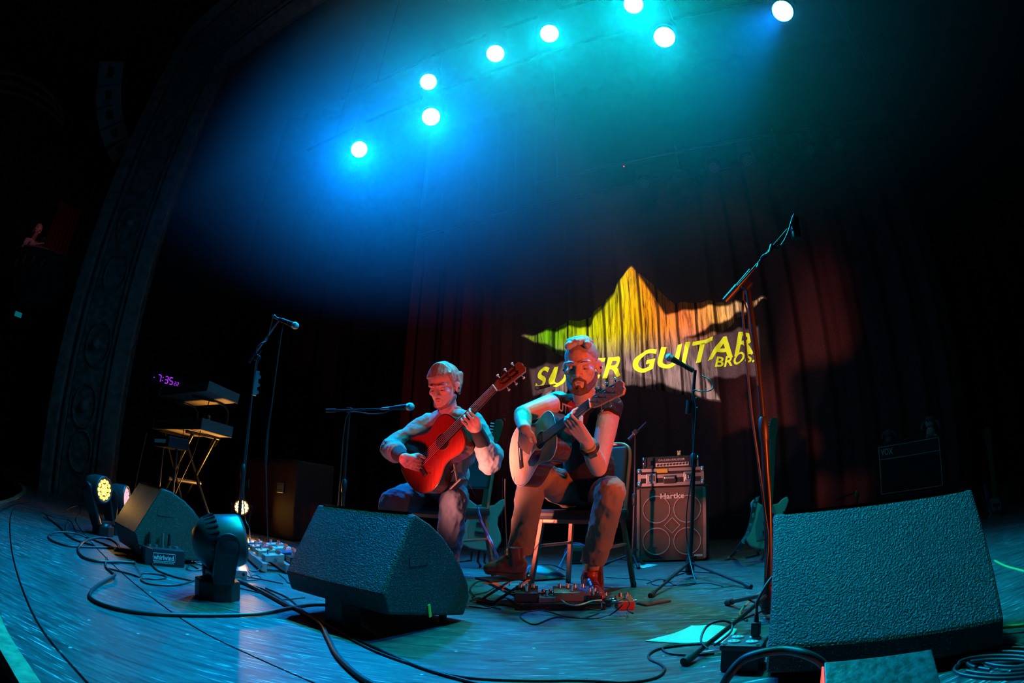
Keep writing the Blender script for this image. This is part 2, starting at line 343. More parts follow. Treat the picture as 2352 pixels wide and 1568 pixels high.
def conform(vs, fs, lift, step=0.02):      # cut a flat shape into narrow strips and lay it on the curtain's pleats
    bm = bmesh.new(); vv = [bm.verts.new((p[0], p[1], 0)) for p in vs]
    for f in fs:
        try: bm.faces.new([vv[i] for i in f])
        except ValueError: pass
    lo = min(p[0] for p in vs); hi = max(p[0] for p in vs); t_ = lo+step
    while t_ < hi:
        bmesh.ops.bisect_plane(bm, geom=bm.verts[:]+bm.edges[:]+bm.faces[:], plane_co=(t_, 0, 0), plane_no=(1, 0, 0)); t_ += step
    bm.verts.index_update()
    out = [S(v.co.x, CN+fold(v.co.x)-lift, v.co.y) for v in bm.verts]; fo = [[v.index for v in f.verts][::-1] for f in bm.faces]; bm.free()
    return out, fo
def cpix(x, y): p = onN(x, y, CN); return (p.dot(T_), p.z)
def star_material():
    m = bpy.data.materials.new('painted_projection_wood'); m.use_nodes = True; nt = m.node_tree; b = nt.nodes['Principled BSDF']; L = nt.links.new
    b.inputs['Roughness'].default_value = 0.9; b.inputs['Specular IOR Level'].default_value = 0.1
    tc = nt.nodes.new('ShaderNodeTexCoord'); mp = nt.nodes.new('ShaderNodeMapping'); mp.inputs['Rotation'].default_value = (0, 0, _A)
    L(tc.outputs['Object'], mp.inputs[0]); sx = nt.nodes.new('ShaderNodeSeparateXYZ'); L(mp.outputs[0], sx.inputs[0])
    mr = nt.nodes.new('ShaderNodeMapRange'); mr.inputs['From Min'].default_value = -1.8; mr.inputs['From Max'].default_value = 1.8; L(sx.outputs['X'], mr.inputs[0])
    nz = nt.nodes.new('ShaderNodeTexNoise'); nz.inputs['Scale'].default_value = 1.6; L(mp.outputs[0], nz.inputs['Vector'])
    ad = nt.nodes.new('ShaderNodeMath'); ad.operation = 'MULTIPLY_ADD'; ad.inputs[1].default_value = 0.22; L(nz.outputs['Fac'], ad.inputs[0]); L(mr.outputs[0], ad.inputs[2])
    cr = nt.nodes.new('ShaderNodeValToRGB'); L(ad.outputs[0], cr.inputs[0]); els = cr.color_ramp.elements
    stops = [(0.02, (0.22, 0.20, 0.03)), (0.20, (0.14, 0.40, 0.0)), (0.36, (0.40, 0.52, 0.0)), (0.52, (0.78, 0.60, 0.0)), (0.64, (0.85, 0.28, 0.0)), (0.78, (0.85, 0.17, 0.04)), (0.90, (0.85, 0.36, 0.07)), (1.0, (0.7, 0.36, 0.16))]
    els[0].position, els[0].color = stops[0][0], (*stops[0][1], 1); els[1].position, els[1].color = stops[-1][0], (*stops[-1][1], 1)
    for p, c in stops[1:-1]: e = els.new(p); e.color = (*c, 1)
    g2 = nt.nodes.new('ShaderNodeMapping'); g2.inputs['Scale'].default_value = (9, 9, 0.7); L(mp.outputs[0], g2.inputs[0])
    gr = nt.nodes.new('ShaderNodeTexNoise'); gr.inputs['Scale'].default_value = 2.4; gr.inputs['Detail'].default_value = 9; gr.inputs['Roughness'].default_value = 0.7; gr.inputs['Distortion'].default_value = 0.6
    L(g2.outputs[0], gr.inputs['Vector'])
    r2 = nt.nodes.new('ShaderNodeValToRGB'); e = r2.color_ramp.elements; e[0].position = 0.36; e[0].color = (0.05, 0.04, 0.04, 1); e[1].position = 0.56; e[1].color = (1, 1, 1, 1); L(gr.outputs['Fac'], r2.inputs[0])
    wv = nt.nodes.new('ShaderNodeTexWave'); wv.inputs['Scale'].default_value = 1.15; wv.inputs['Distortion'].default_value = 0.7; wv.inputs['Detail'].default_value = 2; L(mp.outputs[0], wv.inputs['Vector'])
    r3 = nt.nodes.new('ShaderNodeValToRGB'); e = r3.color_ramp.elements; e[0].position = 0.02; e[0].color = (0.03, 0.02, 0.02, 1); e[1].position = 0.10; e[1].color = (1, 1, 1, 1); L(wv.outputs['Color'], r3.inputs[0])
    # lower half of the picture is browner
    mz = nt.nodes.new('ShaderNodeMapRange'); mz.inputs['From Min'].default_value = 0.75; mz.inputs['From Max'].default_value = 1.15; L(sx.outputs['Z'], mz.inputs[0])
    mb = nt.nodes.new('ShaderNodeMixRGB'); mb.inputs['Color1'].default_value = (0.30, 0.17, 0.16, 1); L(mz.outputs[0], mb.inputs['Fac']); L(cr.outputs[0], mb.inputs['Color2'])
    m1 = nt.nodes.new('ShaderNodeMixRGB'); m1.blend_type = 'MULTIPLY'; m1.inputs['Fac'].default_value = 1; L(mb.outputs[0], m1.inputs['Color1']); L(r2.outputs[0], m1.inputs['Color2'])
    m2 = nt.nodes.new('ShaderNodeMixRGB'); m2.blend_type = 'MULTIPLY'; m2.inputs['Fac'].default_value = 0.9; L(m1.outputs[0], m2.inputs['Color1']); L(r3.outputs[0], m2.inputs['Color2'])
    L(m2.outputs[0], b.inputs['Base Color'])
    return m
star = thing('painted_projection_star', 'wood-grained star with yellow band name, a projection painted over the curtain', 'projection', S(-1.5, CN-0.08, 1.8))
outline = [cpix(1451, 612), cpix(1548, 697), cpix(1755, 688), cpix(1640, 775), cpix(1655, 921), cpix(1452, 885), cpix(1230, 935), cpix(1325, 836), cpix(1205, 773), cpix(1362, 725)]
vs, fs = conform(outline, [list(range(10))], 0.006)
b = B(); b.add(vs, fs, True); b.build('star', star_material(), star)  # colours of the projected light are painted on this pleated sheet
YEL = mat('painted_projection_yellow', (0.95, 0.88, 0.03), 0.9, spec=0.1)  # projected lettering, its light likewise put into the colour
def curtain_text(body, p0, p1, cap, name):
    a, c = cpix(*p0), cpix(*p1); vs, fs = text_verts(body, 1.0, shear=0.28, offset=0.022, space=1.04, res=7)
    x0 = min(v.x for v in vs); x1 = max(v.x for v in vs); y1 = max(v.y for v in vs); L_ = c[0]-a[0]
    pts = [((v.x-x0)/(x1-x0)*L_+a[0], a[1]+(c[1]-a[1])*(v.x-x0)/(x1-x0)+v.y/y1*cap) for v in vs]
    # one part per letter
    lab = list(range(len(vs)))
    def root(i):
        while lab[i] != i: i = lab[i]
        return i
    for f in fs:
        for i in f[1:]: lab[root(i)] = root(f[0])
    for r in sorted({root(i) for i in range(len(vs))}):
        ids = [i for i in range(len(vs)) if root(i) == r]; mp = {i: k for k, i in enumerate(ids)}
        o, f = conform([pts[i] for i in ids], [[mp[i] for i in q] for q in fs if root(q[0]) == r], 0.012)
        b = B(); b.add(o, f, True); b.build(name, YEL, star)
curtain_text('SUPER GUITAR', (1226, 893), (1732, 808), 0.30, 'letter')
curtain_text('BROS.', (1643, 845), (1733, 828), 0.14, 'letter')

# the projector throws plain light only over the painted picture: a mask of the star and of the lettering band
def projector_mask():
    pl = PROJ.data; pl.use_nodes = True; nt = pl.node_tree; L = nt.links.new; em = nt.nodes['Emission']
    bpy.context.view_layer.update(); inv = PROJ.matrix_world.inverted()
    def loc(px, py): q = inv @ onN(px, py, CN); return q.x/q.z, q.y/q.z
    tc = nt.nodes.new('ShaderNodeTexCoord'); sp = nt.nodes.new('ShaderNodeSeparateXYZ'); L(tc.outputs['Normal'], sp.inputs[0])
    def mth(op, a, b_=None, c=None):
        n = nt.nodes.new('ShaderNodeMath'); n.operation = op
        for i, q in enumerate((a, b_, c)):
            if q is None: continue
            if isinstance(q, (int, float)): n.inputs[i].default_value = q
            else: L(q, n.inputs[i])
        return n.outputs[0]
    u = mth('DIVIDE', sp.outputs[0], sp.outputs[2]); v = mth('DIVIDE', sp.outputs[1], sp.outputs[2])
    def half(a, b_, inside, soft=0.0015):
        nx, ny = -(b_[1]-a[1]), (b_[0]-a[0]); l = math.hypot(nx, ny); nx, ny = nx/l, ny/l
        if (inside[0]-a[0])*nx+(inside[1]-a[1])*ny < 0: nx, ny = -nx, -ny
        c = -(a[0]*nx+a[1]*ny)
        d = mth('ADD', mth('MULTIPLY_ADD', u, nx, c), mth('MULTIPLY', v, ny)); m = mth('MULTIPLY_ADD', d, 1/soft, 0.5); n = nt.nodes.new('ShaderNodeClamp'); L(m, n.inputs[0]); return n.outputs[0]
    tips = [loc(1451, 610), loc(1762, 686), loc(1657, 926), loc(1222, 940), loc(1198, 772)]; ce = loc(1470, 800)
    hs = [half(tips[i], tips[(i+2) % 5], ce) for i in range(5)]; sm = hs[0]
    for h in hs[1:]: sm = mth('ADD', sm, h)
    star_m = nt.nodes.new('ShaderNodeClamp'); L(mth('ADD', sm, -3.0), star_m.inputs[0])
    q = [loc(1215, 845), loc(1740, 748), loc(1745, 858), loc(1222, 905)]; cc_ = loc(1480, 835); tm = None
    for i in range(4): h = half(q[i], q[(i+1) % 4], cc_); tm = h if tm is None else mth('MULTIPLY', tm, h)
    al = mth('MAXIMUM', star_m.outputs[0], mth('MULTIPLY', tm, 0.5)); L(mth('MULTIPLY_ADD', al, 1.0, 0.012), em.inputs['Strength'])
projector_mask()
# black leg drapes left and right of the stage
def drape(name, label, p0, p1, z0, z1, seed, amp=0.06, m=DRAPE):
    p0, p1 = V(p0), V(p1); d = (p1-p0); L_ = d.length; d.normalize(); nn = V((-d.y, d.x, 0)); b = B()
    def fn(u, v):
        s_ = u*L_; a = amp*math.sin(s_*14+seed+0.8*math.sin(s_*2.1))+0.35*amp*math.sin(s_*29+seed*2)
        return p0+d*s_+nn*a+V((0, 0, z0+(z1-z0)*v))
    b.grid(fn, int(L_*60), 2); o = b.build(name, m); o['label'] = label; o['category'] = 'curtain'; return o
drape('leg_drape', 'tall black drape hanging behind the keyboards', S(*tn(onN(928, 900, 5.6)), 0), S(-7.6, 4.6, 0), 0.0, 7.6, 1.0)
drape('leg_drape', 'tall black drape beyond the curtain edge on the far side', S(CT_R+0.1, 6.9, 0), S(8.6, 6.2, 0), 0.0, 7.6, 2.0)
drape('border_drape', 'black border drape hanging high above the unlit lamps', S(-7.4, 7.5, 0), S(8.6, 7.5, 0), 5.1, 8.45, 3.0)
# ---------------------------------------------------------------- proscenium arch, side wall, boxes (dim, far left)
PLAST = mat('dim_plaster', (0.24, 0.25, 0.25), 0.8, bump=0.5, scale=9, var=0.3)
GILT = mat('carved_plaster', (0.22, 0.23, 0.22), 0.7, bump=1.0, scale=14, var=0.4, detail=8)
pro = bpy.data.objects.new('wall_proscenium', None); COL.objects.link(pro); pro['kind'] = 'structure'
IN_T, IN_N, IN_Z = -6.23, 2.30, 6.46
def rev(f, z): return S(IN_T-0.63*f, IN_N-0.74*f, z)          # a point across the splayed reveal, f 0 inner .. 1 outer
_nrm = (S(0.74, -0.63, 0)).normalized()                         # the reveal's face direction
def pro_post(name, f0, f1, dep, m, z0=0.0, z1=None):
    b = B(); z1 = z1 if z1 is not None else IN_Z+0.66*f1
    za, zb = IN_Z+0.66*f0, IN_Z+0.66*f1
    pts = [rev(f0, z0), rev(f1, z0), rev(f1, zb), rev(f0, za)]
    vs = [p+_nrm*dep for p in pts]+[p-_nrm*0.15 for p in pts]
    b.add(vs, [(0, 1, 2, 3), (7, 6, 5, 4), (0, 4, 5, 1), (1, 5, 6, 2), (2, 6, 7, 3), (3, 7, 4, 0)])
    # lintel piece running across above the stage
    def lin(f, t): return S(t, IN_N-0.74*f, IN_Z+0.66*f)
    nl = V((0, 0, -0.74))*1.0-N_*0.66; nl.normalize()
    q = [lin(f0, IN_T-0.63*f0), lin(f1, IN_T-0.63*f1), lin(f1, 7.5), lin(f0, 7.5)]
    vs = [p+nl*dep for p in q]+[p-nl*0.15 for p in q]
    b.add(vs, [(3, 2, 1, 0), (4, 5, 6, 7), (0, 1, 5, 4), (1, 2, 6, 5), (2, 3, 7, 6), (3, 0, 4, 7)])
    return b.build(name, m, pro)
pro_post('reveal', 0.0, 1.0, 0.0, PLAST)
pro_post('moulding', 0.0, 0.20, 0.07, PLAST)
pro_post('bead', 0.24, 0.28, 0.05, PLAST)
pro_post('carved_panel', 0.30, 0.74, 0.015, GILT)
pro_post('bead', 0.755, 0.79, 0.05, PLAST)
pro_post('moulding', 0.85, 1.0, 0.09, PLAST)
# raised scroll rings and rosettes on the carved panel
def ring_on(f, z, r, name='scroll'):
    b = B(); c = rev(f, z)+_nrm*0.03; u = (rev(1, 0)-rev(0, 0)).normalized()
    b.tube([c+u*math.cos(a*PI/10)*r+Z_*math.sin(a*PI/10)*r*1.6 for a in range(21)], 0.014, 6, 2); b.build(name, GILT, pro)
def ang(x, y):                    # height on the reveal's middle seen at a pixel
    c = rev(0.52, 0); d = ray(x, y); k = math.hypot(c.x, c.y)/math.hypot(d.x, d.y); return CAMH+d.z*k
for x, y, r in ((312, 520, 0.17), (300, 640, 0.16), (330, 420, 0.15), (255, 800, 0.17), (380, 300, 0.16), (225, 940, 0.16), (205, 1040, 0.15), (350, 560, 0.1), (420, 200, 0.16)):
    ring_on(0.52+jitter(0.05), ang(x, y), r)
for x, y in ((312, 520), (255, 800), (225, 940), (380, 300)):
    b = B(); b.ball(rev(0.52, ang(x, y))+_nrm*0.02, (0.06, 0.06, 0.08)); b.build('rosette', GILT, pro)

# house side wall with a box, its arch, red hanging and a guest holding a phone
WT = -11.6
def onT(x, y, t):
    d = ray(x, y); return CAM+d*((t-CAM.dot(T_))/d.dot(T_))
g = B(); g.box(S(WT-1.35, 0.5, 3.6), (0.2, 9.0, 9.8), (T_, N_, Z_)); g.build('wall_left', mat('house_wall', (0.035, 0.03, 0.035), 0.9, bump=0.3, scale=5, var=0.3), kind='structure')
box = thing('theatre_box', 'dim rounded theatre box balcony with carved front beyond the arch', 'balcony', onT(100, 720, WT))
cb = onT(102, 640, WT-0.25); zt = onT(100, 588, WT).z; zb_ = onT(90, 690, WT).z
b = B(); prof = [(zb_-0.1, 0.45), (zb_+0.05, 0.62), (zb_+0.25, 0.74), ((zt+zb_)/2, 0.80), (zt-0.12, 0.80), (zt-0.06, 0.86), (zt, 0.86), (zt+0.02, 0.80), (zt-0.02, 0.7)]
b.lathe(V((cb.x, cb.y, 0)), Z_, prof, 40); b.build('front', GILT, box)
for k in range(9):
    a = -1.2+k*0.3; dd = T_*math.cos(a)+N_*math.sin(a); p = V((cb.x, cb.y, 0))+dd*0.80
    b = B(); b.tube([p+Z_*(zt-0.15), p+Z_*((zt+zb_)/2)+dd*0.04, p-dd*0.09+Z_*(zb_+0.22)], [0.03, 0.05, 0.02], 8, 3); b.build('carved_drop', GILT, box)
b = B(); b.lathe(V((cb.x, cb.y, 0)), Z_, [(zt-0.45, 0.02), (zt-0.45, 0.72), (zt-0.40, 0.72), (zt-0.40, 0.02)], 30); b.build('box_floor', DARKWALL, box)
arch = thing('box_arch_moulding', 'curved plaster arch moulding above the theatre box', 'moulding', onT(60, 240, WT-0.5))
for k, dr in enumerate((0.0, 0.10, 0.2)):
    b = B(); b.tube([onT(-60, 178+22*k, WT-0.7), onT(0, 165+22*k, WT-0.7), onT(60, 180+22*k, WT-0.7), onT(115, 215+20*k, WT-0.7), onT(146, 262+12*k, WT-0.7)], 0.06, 8, 6); b.build('moulding', PLAST, arch)
b = B(); p = onT(132, 560, WT-1.1)
b.grid(lambda u, v: V((p.x, p.y, 0))+N_*(u-0.5)*0.62+T_*0.03*math.sin(u*40)+Z_*(zt-0.4+(onT(130, 455, WT-1.1).z-zt+0.4)*v), 60, 2)
o = b.build('box_hanging', mat('red_hanging', (0.35, 0.02, 0.02), 0.9)); o['label'] = 'dark red hanging at the back of the theatre box'; o['category'] = 'curtain'
for (x, y), nm in (((42, 722), 'teal exit lamp glowing under the theatre box'),):
    b = B(); b.box(onT(x, y, WT+0.05), (0.04, 0.16, 0.1), (T_, N_, Z_), 0.01); o = b.build('wall_lamp', mat('teal_lamp', (0.02, 0.1, 0.1), 0.5, emit=(0.0, 0.30, 0.38), es=0.35)); o['label'] = nm; o['category'] = 'lamp'

bxl = bpy.data.lights.new('box_fill_light', 'POINT'); bxl.energy = 1.6; bxl.color = (1.0, 0.30, 0.42); bxl.shadow_soft_size = 0.08  # added fill to lift the guest and the hanging, no fixture here
bxo = bpy.data.objects.new('box_fill_light', bxl); COL.objects.link(bxo); bxo.location = onT(105, 480, WT+0.5)
# line array hanging left of the arch
la = thing('line_array', 'hanging curved line array of dark loudspeaker boxes beside the arch', 'loudspeaker', onT(250, 380, -7.6))
lp = [(238, 150, -0.05), (231, 205, 0.02), (232, 250, 0.10), (240, 293, 0.2), (252, 330, 0.33), (268, 358, 0.45)]
LAM = mat('line_array_grey', (0.30, 0.31, 0.32), 0.7)
for i in range(len(lp)-1):
    a = onT(lp[i][0]+18, lp[i][1], -7.6); c = onT(lp[i+1][0]+18, lp[i+1][1], -7.6); dd = (c-a); L_ = dd.length; dd.normalize()
    fx = (CAM-a); fx -= dd*fx.dot(dd); fx.normalize(); sx = dd.cross(fx); m_ = (a+c)/2
    b = B(); b.box(m_, (0.42, 0.30, L_*0.95), (sx, fx, dd), 0.012); o = b.build('box', LAM, la)
    b = B(); b.box(m_+fx*0.152, (0.10, 0.008, L_*0.45), (sx, fx, dd)); b.build('horn', BLACK, o)
b = B(); a = onT(lp[0][0]+18, lp[0][1], -7.6); b.cyl(a, V((a.x, a.y, 8.48)), 0.012); b.build('hanging_chain', BLACKM, la)
# wall clock with purple digits
ck = thing('digital_clock', 'wall clock with glowing purple digits reading 7:35', 'clock', onN(384, 873, 3.9))
cx, cy, cz = N_*-1, T_, Z_
p = onN(384, 873, 4.0); fx = (CAM-p).normalized(); fx = (fx*0.75+T_*0.45).normalized(); X, Y, D = frame(fx)
b = B(); b.box(p-D*0.03, (0.62, 0.22, 0.05), (X, Y, D), 0.01); b.build('case', BLACK, ck)
PURP = mat('purple_digits', (0.05, 0.0, 0.06), 0.5, emit=(0.45, 0.05, 0.95), es=1.1)
SEG = {'7': 'abc', '3': 'abgcd', '5': 'afgcd', '2': 'abged'}
def digit(ch, o, h, nm='digit'):
    wd = h*0.5; t_ = h*0.12; b = B()
    pos = {'a': (wd/2, h, 1), 'g': (wd/2, h/2, 1), 'd': (wd/2, 0, 1), 'f': (0, h*0.75, 0), 'b': (wd, h*0.75, 0), 'e': (0, h*0.25, 0), 'c': (wd, h*0.25, 0)}
    for sg in SEG[ch]:
        u, v_, hor = pos[sg]; b.box(o+X*u+Y*v_, (wd*0.8 if hor else t_, t_ if hor else h*0.42, 0.006), (X, Y, D))
    b.build(nm, PURP, ck)
o0 = p-X*0.18-Y*0.055+D*0.01
digit('7', o0, 0.115); digit('3', o0+X*0.135, 0.115); digit('5', o0+X*0.225, 0.115)
digit('2', o0+X*0.32, 0.06, 'small_digit'); digit('2', o0+X*0.37, 0.06, 'small_digit')
b = B()
for v_ in (0.03, 0.085): b.box(o0+X*0.095+Y*v_, (0.014, 0.014, 0.006), (X, Y, D))
b.box(o0-X*0.07+Y*0.05, (0.014, 0.014, 0.006), (X, Y, D)); b.build('colon_dots', PURP, ck, kind='stuff')
b = B(); b.cyl(p-D*0.04, p-D*0.30, 0.02); b.build('wall_bracket', BLACK, ck)

# ---------------------------------------------------------------- lighting bars, lit moving heads, unlit cans
def bar(n, t0, t1, z, label):
    t = thing('lighting_batten', label, 'lighting bar', S((t0+t1)/2, n, z))
    b = B(); b.cyl(S(t0, n, z), S(t1, n, z), 0.02, seg=10); b.build('pipe', DRAPE, t)
    for a in (t0+0.6, t1-0.6): b = B(); b.cyl(S(a, n, z), S(a, n, 8.48), 0.005, seg=6); b.build('hanging_cable', DRAPE, t)
    return t
bar(3.22, -4.2, 2.4, 5.27, 'black lighting batten carrying the teal lamps, nearer the audience')
bar(3.76, -5.4, 2.6, 5.27, 'black lighting batten carrying the blue lamps, further upstage')
LEDC = {0: (0.02, 0.36, 1.0), 1: (0.02, 0.85, 0.95)}
def plate_mat(col, es):
    m = mat('lit_plate_%02d%02d%02d' % tuple(int(c*99) for c in col), (0.1, 0.1, 0.1), 0.3, emit=col, es=es); m.cycles.emission_sampling = 'FRONT'; return m
def hang_mover(p, aim, col, label, lit=True, sc=1.0, es=150.0):
    t = thing('stage_lamp', label, 'stage lamp', p, 'lit lamps on the bars' if lit else 'unlit lamps on the back bar')
    d = (V(aim)-p).normalized(); x, y, _ = frame(d)
    b = B(); b.lathe(p, d, [(-0.24*sc, 0.05*sc), (-0.22*sc, 0.09*sc), (-0.10*sc, 0.125*sc), (0.0, 0.13*sc), (0.02*sc, 0.125*sc), (0.02*sc, 0.112*sc), (0.005*sc, 0.110*sc)], 24); b.build('head', BLACK, t)
    em = mat('lit_lens_%02d%02d%02d' % tuple(int(c*99) for c in col), (0.1, 0.1, 0.1), 0.3, emit=(0.75, 0.95, 1.0), es=3.0) if lit else mat('unlit_lens', (0.25, 0.26, 0.27), 0.15, 0.3)
    cells = [(0, 0)]+[(0.040*math.cos(k*PI/3), 0.040*math.sin(k*PI/3)) for k in range(6)]+[(0.082*math.cos(k*PI/6), 0.082*math.sin(k*PI/6)) for k in range(12)]
    face = B(); face.lathe(p+d*0.008*sc, d, [(0, 0.108*sc), (0.002, 0.001)], 20); fo = face.build('lens_plate', plate_mat(col, es) if lit else BLACK, t)
    for u, v_ in cells:
        b = B(); b.lathe(p+d*0.010*sc+x*u*sc+y*v_*sc, d, [(0, 0.019*sc), (0.006*sc, 0.017*sc), (0.010*sc, 0.001)], 8); b.build('led_lens', em, t)
    for s_ in (-1, 1):
        b = B(); q = p-d*0.08*sc+x*s_*0.15*sc; top = p-d*0.05*sc+Z_*0.27*sc+x*s_*0.10*sc
        b.tube([q-Z_*0.02, q+Z_*0.10*sc, top], 0.022*sc, 8, 3); b.build('yoke_arm', BLACK, t)
    c = p-d*0.05*sc+Z_*0.34*sc; b = B(); b.box(c, (0.26*sc, 0.22*sc, 0.12*sc), (x, Z_.cross(x), Z_), 0.015*sc); b.build('base', BLACK, t)
    b = B(); b.cyl(c+Z_*0.05, c+Z_*0.16*sc, 0.018); b.build('clamp', BLACKM, t)
    return t
LL = ['lit blue-white stage lamp lowest and nearest the arch', 'lit blue-white stage lamp right below a smaller teal lamp', 'small lit lamp hanging right above a blue-white lamp',
      'lit teal stage lamp second from the arch end of the front bar', 'lit teal stage lamp third along the front bar', 'brightest teal stage lamp with the widest glare on the front bar',
      'lit stage lamp with LED dots showing, beside the brightest teal lamp', 'lit blue stage lamp standing alone furthest from the arch']
for i, (l, p, a) in enumerate(zip(LAMPS, LAMP_POS, LAMP_AIM)):
    aim = p+((a-p).normalized()*0.55+(CAM-p).normalized()*0.45)
    hang_mover(p, aim, LEDC[0] if l[1] == BLUE else LEDC[1], LL[i], True, 1.0 if i in (0, 1, 6, 7) else 0.85)
bb = thing('back_lighting_bar', 'dim lighting bar in front of the curtain top with unlit lamps', 'truss', S(0.5, 6.6, 5.45))
b = B(); b.cyl(S(-3.0, 6.6, 5.62), S(3.4, 6.6, 5.62), 0.025); b.build('pipe', BLACKM, bb)
for a in (-2.6, 3.0): b = B(); b.cyl(S(a, 6.6, 5.62), S(a, 6.6, 8.48), 0.008); b.build('cable', BLACKM, bb)
b = B(); b.ball(onN(1433, 382, 6.6), 0.013); b.build('red_indicator', mat('red_indicator', (0.3, 0.0, 0.02), 0.4, emit=(1.0, 0.05, 0.12), es=1.5), bb)
UL = ['unlit lamp on the back bar, nearest the star\'s peak', 'unlit lamp on the back bar showing its LED dots, past the first dark scoop', 'unlit lamp on the back bar, one of the middle pair', 'unlit lamp on the back bar, next to last', 'unlit lamp at the end of the back bar']
for (x, y), lb in zip(((1480, 422), (1640, 385), (1716, 370), (1858, 345), (1925, 335)), UL):
    p = onN(x, y, 6.5); hang_mover(p, p+((CAM-p).normalized()*0.8+V((0, 0, -0.2))), (1, 1, 1), lb, False, 0.75)
for (x, y), lb in zip(((1565, 420), (1797, 380)), ('black dome scoop hanging under the back bar above the star', 'black dome scoop hanging under the back bar past the middle lamps')):
    p = onN(x, y, 6.45); t = thing('scoop_light', lb, 'stage lamp', p)
    b = B(); b.lathe(p, V((0, 0, -1)), [(-0.2, 0.03), (-0.18, 0.10), (-0.05, 0.20), (0.08, 0.24), (0.10, 0.235), (0.08, 0.22), (-0.03, 0.18)], 24); b.build('dome', BLACK, t)
    b = B(); b.cyl(p+Z_*0.15, V((p.x, p.y, S(0, 0, 5.62).z)), 0.012); b.build('hanger', BLACKM, t)
# ---------------------------------------------------------------- floor monitors
def tough_paint(name, col, spk):
    m = bpy.data.materials.new(name); m.use_nodes = True; nt = m.node_tree; b = nt.nodes['Principled BSDF']; L = nt.links.new
    tc = nt.nodes.new('ShaderNodeTexCoord'); n1 = nt.nodes.new('ShaderNodeTexNoise'); n1.inputs['Scale'].default_value = 190; n1.inputs['Detail'].default_value = 3
    L(tc.outputs['Object'], n1.inputs['Vector']); n2 = nt.nodes.new('ShaderNodeTexNoise'); n2.inputs['Scale'].default_value = 4; n2.inputs['Detail'].default_value = 6; L(tc.outputs['Object'], n2.inputs['Vector'])
    r = nt.nodes.new('ShaderNodeValToRGB'); e = r.color_ramp.elements; e[0].position = 0.60; e[0].color = (*col, 1); e[1].position = 0.74; e[1].color = (*spk, 1); L(n1.outputs['Fac'], r.inputs[0])
    r2 = nt.nodes.new('ShaderNodeValToRGB'); e = r2.color_ramp.elements; e[0].position = 0.3; e[0].color = (0.6, 0.6, 0.6, 1); e[1].position = 0.75; e[1].color = (1.25, 1.25, 1.2, 1); L(n2.outputs['Fac'], r2.inputs[0])
    mx = nt.nodes.new('ShaderNodeMixRGB'); mx.blend_type = 'MULTIPLY'; mx.inputs['Fac'].default_value = 1; L(r.outputs[0], mx.inputs['Color1']); L(r2.outputs[0], mx.inputs['Color2']); L(mx.outputs[0], b.inputs['Base Color'])
    bp = nt.nodes.new('ShaderNodeBump'); bp.inputs['Strength'].default_value = 1.0; bp.inputs['Distance'].default_value = 0.007; L(n1.outputs['Fac'], bp.inputs['Height']); L(bp.outputs[0], b.inputs['Normal'])
    b.inputs['Roughness'].default_value = 0.5
    return m
TOUGH = tough_paint('textured_cabinet_paint', (0.046, 0.049, 0.050), (0.34, 0.35, 0.35))
GRILLE = mat('black_steel_grille', (0.02, 0.02, 0.022), 0.5, 0.5, bump=0.8, scale=260)
def wedge(label, phi, W, P0, prof, front_from, side=-1, extra=None):
    """prof: outline of the side seen from the right, (u back from the front foot, z); front_from: index where the front curve starts"""
    d = V((math.sin(phi), math.cos(phi), 0)); wv = V((math.cos(phi), -math.sin(phi), 0)); P0 = V((P0[0], P0[1], 0))
    t = thing('floor_monitor', label, 'monitor speaker', P0-d*0.2+wv*(W/2*side), 'floor monitor wedges on the stage')
    o = P0 if side < 0 else P0+wv*W
    b = B(); b.prism(prof, o, -d, Z_, -wv, W, bev=0.012, seg=3); cab = b.build('cabinet', TOUGH, t)
    # curved grille over the front, inset from the ends
    fr = prof[front_from:]+prof[:1]
    pts = []
    for i, (u, z) in enumerate(fr): pts.append((u, z))
    b = B(); n = len(pts)
    vs = [];
    for i, (u, z) in enumerate(pts):
        a = pts[max(i-1, 0)]; c = pts[min(i+1, n-1)]; du, dz = c[0]-a[0], c[1]-a[1]; L_ = math.hypot(du, dz) or 1; nx, nz = dz/L_, -du/L_
        if nx > 0: nx, nz = -nx, -nz
        for s_ in (0.03, W-0.03): vs.append(o-d*(u+nx*0.006)+Z_*(z+nz*0.006)-wv*s_)
    b.add(vs, [(i*2, i*2+1, i*2+3, i*2+2) for i in range(n-1)], True); b.build('grille', GRILLE, t)
    for s_ in (0.06, W-0.06):
        b = B(); b.cyl(o-d*0.05-wv*s_, o-d*0.05-wv*s_+Z_*(prof[0][1]+0.012), 0.018, 0.015); b.build('rubber_foot', RUBBER, t)
    for s_ in (0.0, W):      # bar handles on both ends
        q = o-d*(prof[3][0]-0.03)-wv*s_+Z_*0.27; sg = 1 if s_ == 0 else -1
        b = B(); b.box(q, (0.10, 0.004, 0.035), (d, wv, Z_)); 
        b.build('handle_plate', TOUGH, t)
    return t, o, d, wv
def side_profile(P0, phi, pix):     # turn pixels on the side face into (u, z)
    d = V((math.sin(phi), math.cos(phi), 0)); wv = V((math.cos(phi), -math.sin(phi), 0)); P0 = V((P0[0], P0[1], 0)); out = []
    for x, y in pix:
        r = ray(x, y); p = CAM+r*((P0-CAM).dot(wv)/r.dot(wv)); out.append((-(p-P0).dot(d), p.z))
    return out
P0 = (-0.168, 2.096)
pr = side_profile(P0, 0.487, [(1066, 1413), (892, 1412), (880, 1366), (953, 1180), (990, 1204), (1020, 1234), (1044, 1270), (1062, 1305), (1076, 1340), (1079, 1372)])
t, o, d, wv = wedge('textured black floor monitor wedge with a green tape mark, propped on a block', 0.487, 0.505, P0, pr, 3)
